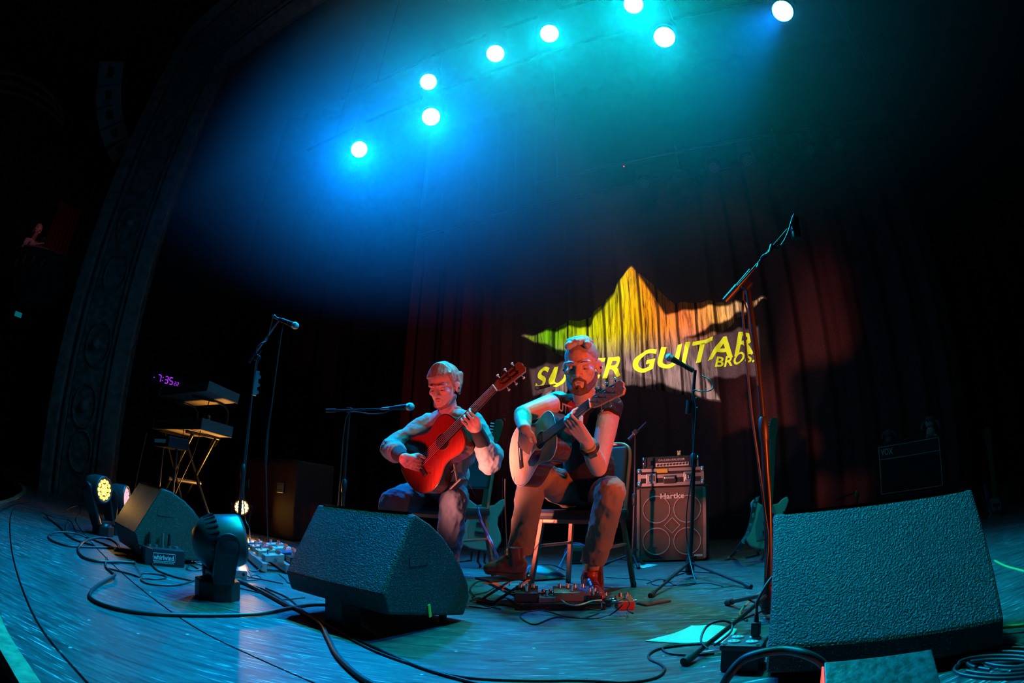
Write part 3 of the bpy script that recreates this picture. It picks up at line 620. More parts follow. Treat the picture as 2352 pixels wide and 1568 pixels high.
# prop block under the back, green tape
pb = fl(765, 1438); b = B(); b.box(pb+d*0.05+Z_*0.055, (0.085, 0.10, 0.11), (wv, d, Z_)); b.build('prop_leg', BLACK, t)
q = side_profile(P0, 0.487, [(986, 1402)])[0]; c = V((P0[0], P0[1], 0))-d*q[0]+Z_*q[1]+wv*0.002
b = B(); b.box(c, (0.014, 0.003, 0.05), ((d*0.95+Z_*0.2).normalized(), wv, (Z_*0.95-d*0.2).normalized())); b.build('tape_mark', mat('green_tape_added_glow', (0.15, 0.75, 0.1), 0.6, emit=(0.1, 0.8, 0.05), es=0.05), t)  # tape is given a faint added glow, it is no light source
t, o, d, wv = wedge('large textured black floor monitor wedge beside the tall boom stand', 0.523, 0.634, (0.836, 1.53),
      [(0, 0.02), (0.395, 0.03), (0.385, 0.10), (0.121, 0.432), (0.075, 0.42), (0.03, 0.38), (-0.005, 0.31), (-0.02, 0.22), (-0.02, 0.12)], 3, side=1)
t, o, d, wv = wedge('small floor monitor wedge behind the cable tangle and stage box', 0.574, 0.455, (-1.656, 2.576),
      [(0, 0.02), (0.36, 0.03), (0.403, 0.147), (0.256, 0.399), (0.20, 0.388), (0.12, 0.350), (0.06, 0.305), (0.02, 0.262), (-0.01, 0.20), (-0.01, 0.10)], 3)

# ---------------------------------------------------------------- moving heads on the floor
def mover(label, base, headc, axis, pivot, sc, face=None, es=0.0, group='moving heads on the stage floor', ribs=True):
    """headc: head centre, axis: where it looks, pivot: direction of the tilt axle"""
    base, headc = V(base), V(headc); axis = V(axis).normalized(); pv = V(pivot); pv = (pv-axis*pv.dot(axis)).normalized(); up = axis.cross(pv)
    t = thing('moving_head_light', label, 'stage lamp', base, group)
    ph = V((pv.x, pv.y, 0)).normalized(); pf = Z_.cross(ph)
    b = B(); poly = [(math.cos(a)*0.105*sc*(1 if abs(math.cos(a)) < 0.8 else 0.97), math.sin(a)*0.105*sc) for a in [PI/8+k*PI/4 for k in range(8)]]
    b.prism(poly, base, ph, pf, Z_, 0.085*sc, bev=0.006*sc); bo = b.build('base', BLACK, t)
    b = B(); b.lathe(base+Z_*0.085*sc, Z_, [(0, 0.075*sc), (0.012*sc, 0.07*sc), (0.02*sc, 0.05*sc)], 20); b.build('turntable', BLACKM, t)
    b = B(); b.box(base+ph*0.085*sc-pf*0.03*sc+Z_*0.045*sc, (0.004, 0.03*sc, 0.025*sc), (ph, pf, Z_)); b.build('socket', STEEL, bo)
    zc = headc.z; ya = base.z+0.10*sc
    for s_ in (-1, 1):
        hc = headc+pv*s_*0.128*sc; bc = V((base.x, base.y, ya))+ph*s_*0.10*sc
        b = B(); w0 = 0.055*sc
        n = 10; arc = [(w0*math.cos(a), w0*math.sin(a)) for a in [PI*k/n for k in range(n+1)]]
        H_ = (hc-bc).length; poly = [(-w0*0.85, -0.02*sc), (w0*0.85, -0.02*sc)]+[(u, H_+v_) for u, v_ in arc]
        Yv = (hc-bc).normalized(); Xv = ph.cross(Yv).normalized(); b.prism(poly, bc-ph*0.018*sc, Xv, Yv, ph, 0.036*sc, bev=0.008*sc); ao = b.build('yoke_arm', BLACKM, t)
        lettering_sur = None
        b = B(); b.lathe(hc+pv*s_*0.016*sc, pv*s_, [(0, 0.046*sc), (0.006*sc, 0.040*sc), (0.007*sc, 0.01*sc)], 20); b.build('axle_cap', BLACK, ao)
    b = B(); b.box(V((base.x, base.y, ya+0.005)), (0.24*sc, 0.085*sc, 0.04*sc), (ph, pf, Z_), 0.01*sc); b.build('yoke_base', BLACKM, t)
    b = B(); b.lathe(headc, axis, [(-0.125*sc, 0.02*sc), (-0.12*sc, 0.06*sc), (-0.075*sc, 0.112*sc), (-0.02*sc, 0.122*sc), (0.085*sc, 0.118*sc), (0.10*sc, 0.112*sc), (0.10*sc, 0.10*sc), (0.090*sc, 0.098*sc)], 32, (pv, up, axis)); ho = b.build('head', mat('dark_grey_plastic', (0.05, 0.052, 0.055), 0.35), t)
    if ribs:
        for k in range(26):
            a = 2*PI*k/26; dd = pv*math.cos(a)+up*math.sin(a)
            b = B(); m0 = headc-axis*0.045*sc+dd*0.112*sc; b.box(m0, (0.008*sc, 0.05*sc, 0.022*sc), (axis.cross(dd), (axis+dd*0.35).normalized(), (dd-axis*0.35).normalized())); b.build('cooling_fin', BLACK, ho)
        b = B(); b.box(headc+up*0.121*sc+axis*0.03*sc, (0.055*sc, 0.006*sc, 0.018*sc), (axis, up, pv)); b.build('vent_slot', BLACK, ho)
    fm = mat('mover_face_%02d%02d%02d' % tuple(int(c*99) for c in face), (0.1, 0.1, 0.1), 0.25, emit=face, es=es) if face else mat('dark_lens', (0.03, 0.03, 0.035), 0.1)
    b = B(); b.lathe(headc+axis*0.090*sc, axis, [(0, 0.098*sc), (0.002*sc, 0.001)], 24); po = b.build('lens_plate', mat('reflector_plate', (0.25, 0.2, 0.1), 0.4, 0.5) if face else BLACK, t)
    cells = [(0, 0)]+[(0.036*math.cos(k*PI/3), 0.036*math.sin(k*PI/3)) for k in range(6)]+[(0.073*math.cos(k*PI/6), 0.073*math.sin(k*PI/6)) for k in range(12)]
    for u, v_ in cells:
        b = B(); b.lathe(headc+axis*0.092*sc+pv*u*sc+up*v_*sc, axis, [(0, 0.0178*sc), (0.006*sc, 0.015*sc), (0.009*sc, 0.001)], 8); b.build('led_lens', fm, t)
    return t
bp_ = fl(499, 1372); kd = bp_.length
hc = CAM+ray(505, 1243)*(kd/math.hypot(ray(505, 1243).x, ray(505, 1243).y))
vx = V((bp_.y, -bp_.x, 0)).normalized(); vy = V((bp_.x, bp_.y, 0)).normalized()      # screen right and away on the floor
mt = mover('black moving head light on the deck between the wedges, cooling fins toward the lip', bp_, hc, vx*0.93+vy*0.25+Z_*0.16, -vy+vx*0.27, 0.92, (1.0, 0.05, 0.05), 3.0)
# raised lettering on the near yoke arm
_mv = None
def mover2(label, px, pyb, hx, hy, ax, pv, sc, face, es, D=None):
    bp = fl(px, pyb); k = math.hypot(bp.x, bp.y); r = ray(hx, hy); hc = CAM+r*(k/math.hypot(r.x, r.y))
    X = V((bp.y, -bp.x, 0)).normalized(); Y = V((bp.x, bp.y, 0)).normalized()
    return mover(label, bp, hc, X*ax[0]+Y*ax[1]+Z_*ax[2], X*pv[0]+Y*pv[1], sc, face, es, ribs=False), hc, X, Y
m1, hc1, X1, Y1 = mover2('moving head light with a glowing yellow face on the deck', 236, 1228, 222, 1122, (0.72, -0.62, 0.05), (0.6, 0.75), 0.78, (1.0, 0.62, 0.08), 3.0)
spot('yellow_head_beam', hc1+(X1*0.72-Y1*0.62)*0.13, hc1+(X1*0.72-Y1*0.62)*2-Z_*0.5, (1.0, 0.5, 0.1), 2.5, 110, 0.8, 0.06)
m2, hc2, X2, Y2 = mover2('moving head light with a pale pink face tucked behind the small wedge', 262, 1226, 270, 1140, (0.93, -0.30, 0.05), (-0.3, -0.95), 0.74, (1.0, 0.5, 0.62), 1.1)
m3, hc3, X3, Y3 = mover2('moving head light glowing bright amber on the deck behind the boom stand', 553, 1223, 555, 1165, (0.0, -1.0, 0.05), (1, 0), 0.74, (1.0, 0.55, 0.10), 24.0)
spot('amber_head_beam', hc3-Y3*0.13, hc3-Y3*1.2-X3*0.5+Z_*0.5, (1.0, 0.42, 0.06), 60, 140, 0.5, 0.06)

# ---------------------------------------------------------------- microphone stands
def vert_at(base, x, y):          # the point above a floor point seen at a pixel's height
    d = ray(x, y); return CAM+d*(math.hypot(base[0], base[1])/math.hypot(d.x, d.y))
def mic(label, tip, tail, sc=1.0, col=None):
    tip, tail = V(tip), V(tail); d = (tail-tip).normalized(); t = thing('microphone', label, 'microphone', tail, 'vocal microphones')
    b = B(); b.lathe(tip, d, [(0, 0.004*sc), (0.004*sc, 0.014*sc), (0.014*sc, 0.0225*sc), (0.028*sc, 0.0255*sc), (0.040*sc, 0.0245*sc), (0.052*sc, 0.020*sc)], 18)
    b.build('grille_ball', mat('mic_mesh', (0.42, 0.43, 0.44), 0.45, 0.8, bump=0.7, scale=420), t)
    b = B(); b.lathe(tip, d, [(0.024*sc, 0.0262*sc), (0.031*sc, 0.0262*sc)], 18); b.build('grille_band', STEEL, t)
    b = B(); b.lathe(tip, d, [(0.050*sc, 0.0205*sc), (0.060*sc, 0.0195*sc), (0.16*sc, 0.0120*sc), (0.165*sc, 0.0120*sc)], 18); b.build('handle', BLACKM, t)
    b = B(); b.lathe(tip, d, [(0.163*sc, 0.0095*sc), (0.215*sc, 0.0090*sc), (0.23*sc, 0.004*sc)], 12); b.build('connector', STEEL, t)
    return t
def stand(label, base, top, boom=None, legs=None, r=0.0095, rl=0.013, low=0.45, hub=0.10, bm_=None):
    """boom: (rear end, front end) world points; legs: three foot points"""
    base, top = V(base), V(top); t = thing('mic_stand', label, 'microphone stand', base)
    ax = (top-base).normalized(); H_ = (top-base).length
    b = B(); b.cyl(base+ax*0.04, base+ax*H_*low, rl); b.build('lower_tube', BLACKM, t)
    b = B(); b.cyl(base+ax*H_*low, top, r); b.build('upper_tube', BLACKM, t)
    b = B(); b.lathe(base+ax*(H_*low-0.05), ax, [(0, rl), (0.01, 0.019), (0.05, 0.021), (0.09, 0.019), (0.10, r)], 16); b.build('clutch', BLACK, t)
    b = B(); b.lathe(base+ax*0.02, ax, [(0, 0.02), (0.03, 0.03), (0.09, 0.028), (0.12, 0.018)], 16); hb = b.build('hub', BLACK, t)
    legs = legs or [base+V((math.cos(a), math.sin(a), 0))*0.34 for a in (0.4, 2.5, 4.6)]
    for q in legs:
        q = V((q[0], q[1], 0.014)); st = base+Z_*hub; e = (q-st).normalized()
        b = B(); b.cyl(st, q, 0.0085, 0.0085, 10); lo = b.build('leg', BLACKM, t)
        b = B(); b.cyl(q-e*0.045, q+e*0.012, 0.0135, 0.0135, 12); b.build('rubber_foot', RUBBER, lo)
        b = B(); b.cyl(base+Z_*0.04, st+(q-st)*0.5, 0.004, 0.004, 6); b.build('brace', BLACKM, lo)
    b = B(); b.box(base+ax*0.13+V((0.02, -0.015, 0)), (0.035, 0.012, 0.02), None, 0.003); b.build('wing_screw', BLACK, hb)
    if boom:
        a, c = V(boom[0]), V(boom[1]); dd = (c-a).normalized()
        b = B(); b.cyl(a, c, 0.0075, 0.0070, 10); bo = b.build('boom', bm_ or BLACKM, t)
        b = B(); b.cyl(a-dd*0.01, a+dd*0.075, 0.0145, 0.0145, 14); b.build('counterweight', BLACK, bo)
        b = B(); b.box(top, (0.045, 0.04, 0.04), (dd, dd.cross(Z_).normalized(), dd.cross(dd.cross(Z_)).normalized()), 0.008); b.build('boom_clamp', BLACK, t)
        sd = dd.cross(Z_).normalized(); b = B(); b.cyl(top, top-sd*0.045, 0.006); b.box(top-sd*0.05, (0.035, 0.008, 0.012), (dd, sd, Z_), 0.002); b.build('boom_knob', BLACK, t)
    return t
def clip(par, p, d, m=BLACK):
    b = B(); b.cyl(V(p)-V(d)*0.03, V(p)+V(d)*0.03, 0.0175, 0.0165, 12); return b.build('mic_clip', m, par)

# left stand, boom up, with pick holder and drink
sb = fl(545, 1275); tp = vert_at(sb, 591, 822); u_ = math.hypot(sb.x, sb.y)
bl, bh = vert_at(sb, 574, 829), vert_at(sb*0.985, 642, 734); bend = vert_at(sb, 592, 806)
st1 = stand('boom stand with plectrum strip beside the keyboards', sb, tp, (bl, bh), low=0.42, bm_=mat('satin_steel', (0.4, 0.4, 0.41), 0.4, 0.6))
mtip, mtail = vert_at(sb*0.97, 686, 751), vert_at(sb*0.985, 637, 731)
mic1 = mic('silver-lit microphone on the boom stand nearest the keyboards', mtip, mtail, 1.0)
clip(st1, mtip+(mtail-mtip)*0.62, (mtail-mtip).normalized())
ph = thing('plectrum_holder', 'slim plectrum strip with three picks clipped to a stand pole', 'plectrum holder', vert_at(sb*0.99, 586, 905))
a, c = vert_at(sb*0.99, 590.5, 852), vert_at(sb*0.99, 582, 908); yv = (a-c).normalized(); xv = V((sb.y, -sb.x, 0)).normalized()
b = B(); b.box((a+c)/2+xv*0.006, (0.026, 0.012, (a-c).length), (xv, xv.cross(yv), yv), 0.002); b.build('strip', mat('holder_grey', (0.22, 0.22, 0.24), 0.4), ph)
for k in (0.22, 0.55, 0.85):
    b = B(); q = a+(c-a)*k+xv*0.022; b.lathe(q, xv.cross(yv), [(-0.001, 0.014), (0.001, 0.014)], 12); b.build('pick', mat('pick_grey', (0.16, 0.16, 0.18), 0.4), ph)
# seated players' stands
sb2 = fl(783, 1290); tp2 = vert_at(sb2, 803, 942)
st2 = stand('low boom stand reaching toward the man with the red guitar', sb2, tp2, (vert_at(sb2, 752, 943), vert_at(sb2*0.93, 908, 938)), low=0.5)
mt2, ml2 = vert_at(sb2*0.915, 952, 933), vert_at(sb2*0.93, 900, 937)
mic('microphone on the level boom before the man with the red guitar', mt2, ml2, 1.1); clip(st2, mt2+(ml2-mt2)*0.6, (ml2-mt2).normalized())
sb3 = fl(1583, 1326); tp3 = vert_at(sb3, 1592, 896)
st3 = stand('straight stand before the bass cabinet with its legs spread', sb3, tp3, None, [fl(1722, 1352), fl(1495, 1372), fl(1530, 1338)], low=0.62, rl=0.0125)
mt3, ml3 = vert_at(sb3, 1529, 816), vert_at(sb3, 1612, 862)
mic('black microphone tilted up in front of the projected lettering', mt3, ml3, 1.05); clip(st3, mt3+(ml3-mt3)*0.66, (ml3-mt3).normalized())
b = B(); b.cyl(vert_at(sb3, 1597, 850), vert_at(sb3, 1592, 900), 0.011); b.build('swivel', BLACK, st3)
for q_ in ((1599, 916), (1601, 938)): b = B(); b.ball(vert_at(sb3, *q_), 0.013); b.build('swivel_knob', BLACK, st3)
b = B(); b.cyl(vert_at(sb3, 1583, 920), vert_at(sb3, 1580, 950), 0.02, 0.018); b.build('grip', BLACK, st3)
sb4 = fl(1762, 1420); tp4 = vert_at(sb4, 1716, 655)
st4 = stand('tall boom stand raised high beside the large wedge', sb4, tp4, (vert_at(sb4*0.98, 1668, 688), vert_at(sb4*0.99, 1810, 527)), [fl(1575, 1527), sb4+V((0.30, 0.16, 0)), sb4+V((-0.02, 0.35, 0))], low=0.55, rl=0.0165, r=0.0125)
a, c = vert_at(sb4*0.99, 1668, 688), vert_at(sb4*0.99, 1725, 622); b = B(); b.cyl(a, a+(c-a)*0.45, 0.0155); b.cyl(a+(c-a)*0.44, c, 0.0125); b.build('boom_sleeve', BLACKM, st4)
b = B(); a, c = vert_at(sb4*0.99, 1829, 548), vert_at(sb4*0.99, 1826, 500); b.cyl(a, c, 0.022, 0.017); b.build('shock_clip', BLACK, st4)
p = vert_at(sb4*0.99, 1827, 528); b = B(); b.tube([p+V((math.cos(k*PI/7)*0.020, 0, -math.sin(k*PI/7)*0.018)) for k in range(8)], 0.004, 6, 2); b.build('clip_loop', mat('blue_grey_clip', (0.2, 0.25, 0.3), 0.4), st4)
# dim stands behind the players
sb5 = fl(1152, 1262); st5 = stand('dim boom stand behind the two players', sb5, vert_at(sb5, 1156, 965), (vert_at(sb5, 1100, 990), vert_at(sb5*0.97, 1245, 903)), low=0.5)
m5a, m5b = vert_at(sb5*0.96, 1228, 892), vert_at(sb5*0.96, 1278, 882)
mic('black microphone poised over the bearded man\'s shoulder', m5a, m5b, 1.0)
sb6 = fl(1452, 1300); st6 = stand('dim short boom stand behind the bearded man\'s chair', sb6, vert_at(sb6, 1459, 993), (vert_at(sb6, 1446, 1008), vert_at(sb6, 1484, 970)), [sb6+V((-0.2, 0.1, 0)), sb6+V((0.0, -0.2, 0)), sb6+V((0.1, 0.05, 0))], low=0.5)
# ---------------------------------------------------------------- bass rig: cabinet, rack case, amplifier head
BROWN = mat('cabinet_grille_cloth', (0.14, 0.085, 0.065), 0.75, bump=0.3, scale=300, var=0.15)
ALU = mat('brushed_aluminium', (0.62, 0.60, 0.58), 0.35, 0.9)
TOLEX = mat('black_tolex', (0.015, 0.015, 0.017), 0.6, bump=0.4, scale=300)
cf = fl(1543, 1290); cl, cr_ = fl(1466, 1288), fl(1622, 1286)
K = 4.52/math.hypot(cf.x, cf.y); CX = V((0.955, -0.297, 0)); CY = V((0.297, 0.955, 0))      # cabinet's width and depth on the floor
def cw(x, y, p0, off=0.0):       # a pixel on the cabinet's front plane
    r = ray(x, y); return CAM+r*(((p0-CAM).dot(CY)+off)/r.dot(CY))
cp = V((cf.x, cf.y, 0))
cabL, cabR = cw(1463, 1200, cp), cw(1622, 1200, cp); cabW = (cabR-cabL).dot(CX); cabT = cw(1540, 1115, cp).z; cc = V((cabL.x, cabL.y, 0))+CX*cabW/2
cab = thing('bass_cabinet', 'bass speaker cabinet with four round grilles under the rack case', 'speaker cabinet', cc+CY*0.22)
b = B(); b.box(cc+CY*0.24+Z_*(cabT/2+0.01), (cabW+0.05, 0.44, cabT-0.02), (CX, CY, Z_), 0.012); b.build('box', TOLEX, cab)
b = B(); b.box(cc+CY*0.012+Z_*(cabT/2), (cabW-0.01, 0.02, cabT-0.03), (CX, CY, Z_)); b.build('grille', BROWN, cab)
for s_ in (-1, 1):
    b = B(); b.box(cc+CX*s_*(cabW/2-0.012)+Z_*cabT/2, (0.024, 0.03, cabT-0.05), (CX, CY, Z_), 0.004); b.build('side_rail', mat('copper_rail', (0.32, 0.20, 0.15), 0.5), cab)
RING = mat('grille_ring', (0.45, 0.33, 0.28), 0.45)
def ringxy(x, y): q = cw(x, y, cp, -0.004); return q
for x, y in ((1508, 1170), (1579, 1168), (1508, 1243), (1579, 1242)):
    c = ringxy(x, y); R_ = (ringxy(x+31, y)-ringxy(x-31, y)).dot(CX)/2
    b = B(); b.tube([c+CX*math.cos(a*PI/14)*R_+Z_*math.sin(a*PI/14)*R_ for a in range(29)], 0.0045, 6, 1); b.build('grille_ring', RING, cab)
    b = B(); b.lathe(c+CY*0.014, -CY, [(0, R_*0.97), (0.006, R_*0.9), (0.002, R_*0.5), (0.006, 0.005)], 28); b.build('speaker_cone', mat('cone_brown', (0.085, 0.062, 0.055), 0.75, bump=0.3, scale=260), cab)
c = ringxy(1544, 1206); R_ = (ringxy(1562, 1206)-ringxy(1526, 1206)).dot(CX)/2
b = B(); b.tube([c+CX*R_, c+Z_*R_, c-CX*R_, c-Z_*R_, c+CX*R_], 0.0045, 6, 0); b.build('diamond_trim', RING, cab)
b = B(); o = cw(1516, 1145, cp, -0.012); lettering(b, 'Hartke', o, CX, Z_, 0.062, fit=(cw(1571, 1145, cp)-cw(1516, 1145, cp)).dot(CX), offset=0.0015); b.build('name_badge', mat('badge_silver', (0.7, 0.62, 0.55), 0.4), cab)
b = B(); b.box(cw(1604, 1275, cp, -0.008), (0.07, 0.006, 0.016), (CX, CY, Z_), 0.002); b.build('small_plate', mat('badge_silver'), cab)
for s_ in (-1, 1):
    b = B(); b.box(cc+CX*s_*(cabW/2-0.05)+CY*0.1+Z_*0.006, (0.05, 0.05, 0.012), (CX, CY, Z_)); b.build('foot', RUBBER, cab)
# rack case on top
rp = cp-CY*0.0; rL, rR = cw(1465, 1098, cp), cw(1617, 1098, cp); rW = (rR-rL).dot(CX); rT = cw(1540, 1074, cp).z; rc = V((rL.x, rL.y, 0))+CX*rW/2; rh = rT-cabT
case = thing('rack_case', 'aluminium-edged flight case with butterfly latches on the bass cabinet', 'flight case', rc+CY*0.22+Z_*cabT)
b = B(); b.box(rc+CY*0.22+Z_*(cabT+rh/2), (rW-0.01, 0.42, rh-0.008), (CX, CY, Z_)); b.build('shell', TOLEX, case)
for z in (cabT+0.014, cabT+rh*0.56, rT-0.014):
    b = B(); b.box(rc+CY*0.008+Z_*z, (rW, 0.012, 0.026 if z != cabT+rh*0.56 else 0.03), (CX, CY, Z_)); b.build('edge_trim', ALU, case)
for s_ in (-1, 1):
    b = B(); b.box(rc+CX*s_*(rW/2-0.012)+CY*0.008+Z_*(cabT+rh/2), (0.024, 0.014, rh), (CX, CY, Z_)); b.build('edge_trim', ALU, case)
    for zz in (cabT+0.02, rT-0.02):
        b = B(); b.ball(rc+CX*s_*(rW/2-0.012)+CY*0.008+Z_*zz, 0.024); b.build('ball_corner', STEEL, case)
def latch(x, y):
    q = cw(x, y, cp, -0.008); b = B(); b.box(q, (0.085, 0.016, 0.085), (CX, CY, Z_), 0.006); o = b.build('latch', STEEL, case)
    b = B(); b.box(q-CY*0.010, (0.055, 0.01, 0.05), (CX, CY, Z_), 0.004); b.build('latch_dish', CHROME, o)
    b = B(); b.box(q-CY*0.018, (0.012, 0.012, 0.03), (CX, CY, Z_), 0.003); b.build('turn_key', CHROME, o)
latch(1496, 1099); latch(1582, 1094)
q = cw(1538, 1101, cp, -0.010); b = B(); b.box(q, (0.105, 0.012, 0.066), (CX, CY, Z_), 0.006); o = b.build('handle_dish', BLACK, case)
b = B(); b.box(q-CY*0.012+Z_*0.016, (0.09, 0.016, 0.02), (CX, CY, Z_), 0.006); b.build('grip', STEEL, o)
q = cw(1521, 1081, cp, -0.008); b = B(); b.box(q, (0.09, 0.004, 0.034), (CX, CY, Z_)); b.build('yellow_label', mat('yellow_label', (0.65, 0.42, 0.03), 0.6), case)
# amplifier head
hL, hR = cw(1475, 1060, cp), cw(1606, 1060, cp); hW = (hR-hL).dot(CX); hT = cw(1540, 1047, cp).z; hc_ = V((hL.x, hL.y, 0))+CX*hW/2; hh = hT-rT
amp = thing('bass_amplifier', 'slim black amplifier head with a row of knobs on the flight case', 'amplifier', hc_+CY*0.2+Z_*rT)
b = B(); b.box(hc_+CY*0.2+Z_*(rT+hh/2), (hW, 0.36, hh), (CX, CY, Z_), 0.01); b.build('chassis', BLACK, amp)
p0, p1 = cw(1506, 1069, cp, 0.012), cw(1582, 1063, cp, 0.012); b = B(); b.box((p0+p1)/2+CY*0.0, ((p1-p0).dot(CX), 0.01, 0.03), (CX, CY, Z_)); b.build('control_panel', mat('panel_copper', (0.65, 0.52, 0.44), 0.45), amp)
for k in range(10):
    q = p0+(p1-p0)*((k+0.7)/10.4)-CY*0.006; b = B(); b.cyl(q, q-CY*0.014, 0.0085, 0.0075, 10); b.build('knob', BLACK, amp)
b = B(); o = cw(1512, 1059, cp, 0.010); lettering(b, 'GALLIEN-KRUEGER', o, CX, Z_, 0.024, fit=(cw(1573, 1059, cp)-cw(1512, 1059, cp)).dot(CX)); b.build('name_badge', mat('badge_silver'), amp)
for s_ in (-1, 1):
    q = hc_+CX*s_*(hW/2-0.012)+CY*0.0+Z_*(rT+hh/2); b = B(); b.tube([q-Z_*hh*0.4+CY*0.02, q-Z_*hh*0.4-CY*0.03, q+Z_*hh*0.4-CY*0.03, q+Z_*hh*0.4+CY*0.02], 0.006, 8, 0); b.build('rack_handle', CHROME, amp)
q = cw(1494, 1064, cp, 0.01); b = B(); b.cyl(q, q-CY*0.02, 0.02, 0.018, 14); b.build('main_knob', BLACK, amp)
# small figurine on the head: plain yellow toy
q = cw(1560, 1047, cp, 0.12); q.z = hT; fig = thing('small_figurine', 'tiny yellow toy standing on the amplifier head', 'figurine', q)
b = B(); b.lathe(q, Z_, [(0, 0.014), (0.02, 0.017), (0.035, 0.015), (0.045, 0.006)], 12); b.build('body', mat('toy_yellow', (0.6, 0.5, 0.15), 0.5), fig)
for s_ in (-1, 1): b = B(); b.ball(q+CX*s_*0.009-CY*0.006+Z_*0.045, 0.009); b.build('eye_bump', mat('toy_grey', (0.4, 0.42, 0.42), 0.5), fig)

# ---------------------------------------------------------------- guitar amplifier combo, far right, on a low stand, with two soft toys
vn = 5.6
def vx_(x, y, off=0.0):
    r = ray(x, y); vd = V((0.72, 0.69, 0)).normalized(); return CAM+r*((6.2+off)/r.dot(vd))
VD = V((0.72, 0.69, 0)).normalized(); VX = V((VD.y, -VD.x, 0))
tl, tr, bl_, br = vx_(2018, 1026), vx_(2156, 1006), vx_(2020, 1134), vx_(2162, 1116)
vw = (tr-tl).dot(VX); vz0, vz1 = (bl_.z+br.z)/2, (tl.z+tr.z)/2; vc = (tl+tr)/2; vc.z = 0
vox = thing('guitar_amplifier', 'black combo amplifier with thin pale piping, barely lit', 'amplifier', V((vc.x, vc.y, vz0)))
b = B(); b.box(vc+VD*0.14+Z_*(vz0+vz1)/2, (vw+0.04, 0.27, vz1-vz0+0.04), (VX, VD, Z_), 0.01); b.build('cabinet', TOLEX, vox)
PIPE = mat('pale_piping', (0.5, 0.5, 0.46), 0.5)
for a, c in (((-0.5, 1), (0.5, 1)), ((-0.5, 0.73), (0.5, 0.73)), ((-0.5, 0), (0.5, 0)), ((-0.5, 0), (-0.5, 1)), ((0.5, 0), (0.5, 1))):
    b = B(); b.cyl(vc+VX*a[0]*vw+Z_*(vz0+(vz1-vz0)*a[1]), vc+VX*c[0]*vw+Z_*(vz0+(vz1-vz0)*c[1]), 0.0045, seg=6); b.build('piping', PIPE, vox)
b = B(); b.box(vc+Z_*(vz0+(vz1-vz0)*0.36), (vw-0.02, 0.012, (vz1-vz0)*0.68), (VX, VD, Z_)); b.build('grille_cloth', mat('dark_grille_cloth', (0.02, 0.018, 0.016), 0.9, bump=0.5, scale=200), vox)
b = B(); lettering(b, 'VOX', vx_(2024, 1046, -0.012), VX, Z_, 0.10, fit=(vx_(2052, 1040)-vx_(2024, 1040)).dot(VX), offset=0.002); b.build('name_badge', PIPE, vox)
b = B(); b.tube([vc+VD*0.12-VX*0.12+Z_*(vz1+0.02), vc+VD*0.12-VX*0.08+Z_*(vz1+0.045), vc+VD*0.12+VX*0.08+Z_*(vz1+0.045), vc+VD*0.12+VX*0.12+Z_*(vz1+0.02)], 0.012, 8, 4); b.build('handle', RUBBER, vox)
ast = thing('amplifier_stand', 'low black stand holding up the combo amplifier', 'stand', vc+VD*0.14)
for s_ in (-1, 1):
    for q_ in (-1, 1):
        b = B(); b.cyl(vc+VD*(0.14+q_*0.10)+VX*s_*vw*0.42+Z_*0.0, vc+VD*(0.14+q_*0.05)+VX*s_*vw*0.42+Z_*(vz0-0.045), 0.012); b.build('leg', BLACKM, ast)
b = B(); b.box(vc+VD*0.14+Z_*(vz0-0.034), (vw, 0.24, 0.024), (VX, VD, Z_), 0.004); b.build('shelf', BLACK, ast)
def soft_toy(x, label, ear, body, sc, cap=None):
    q = vx_(x, 1010, 0.12); q.z = vz1+0.02; t = thing('soft_toy', label, 'soft toy', q)
    fur = mat('toy_fur_'+label[4:10].replace(' ', '_'), body, 0.95, bump=0.5, scale=90)
    b = B(); b.ball(q+Z_*0.05*sc, (0.045*sc, 0.045*sc, 0.052*sc)); b.build('body', fur, t)
    b = B(); b.ball(q+Z_*0.13*sc, (0.048*sc, 0.046*sc, 0.046*sc)); hd = b.build('head', fur, t)
    for s_ in (-1, 1):
        b = B(); b.tube([q+VX*s_*0.035*sc+Z_*0.15*sc, q+VX*s_*0.07*sc+Z_*0.13*sc, q+VX*s_*0.085*sc+Z_*0.08*sc], [0.012*sc, 0.014*sc, 0.008*sc], 8, 4); b.build('ear', mat('toy_ear', ear, 0.9), t)
        b = B(); b.ball(q+VX*s_*0.018*sc-VD*0.042*sc+Z_*0.14*sc, 0.008*sc); b.build('eye', BLACK, hd)
        b = B(); b.tube([q+VX*s_*0.03*sc+Z_*0.02*sc, q+VX*s_*0.04*sc-VD*0.06*sc+Z_*0.012*sc], 0.014*sc, 8, 0); b.build('leg', fur, t)
    if cap:
        b = B(); b.lathe(q+Z_*0.155*sc, Z_, [(0, 0.06*sc), (0.006*sc, 0.06*sc), (0.008*sc, 0.04*sc), (0.03*sc, 0.036*sc), (0.036*sc, 0.01*sc)], 16); b.build('cap', mat('toy_cap', cap, 0.8), t)
soft_toy(2042, 'dim droopy-eared soft toy on the combo amplifier', (0.1, 0.1, 0.12), (0.12, 0.10, 0.10), 1.0)
soft_toy(2140, 'pale soft toy in a dark cap on the combo amplifier corner', (0.3, 0.26, 0.22), (0.34, 0.30, 0.26), 1.25, (0.04, 0.10, 0.10))

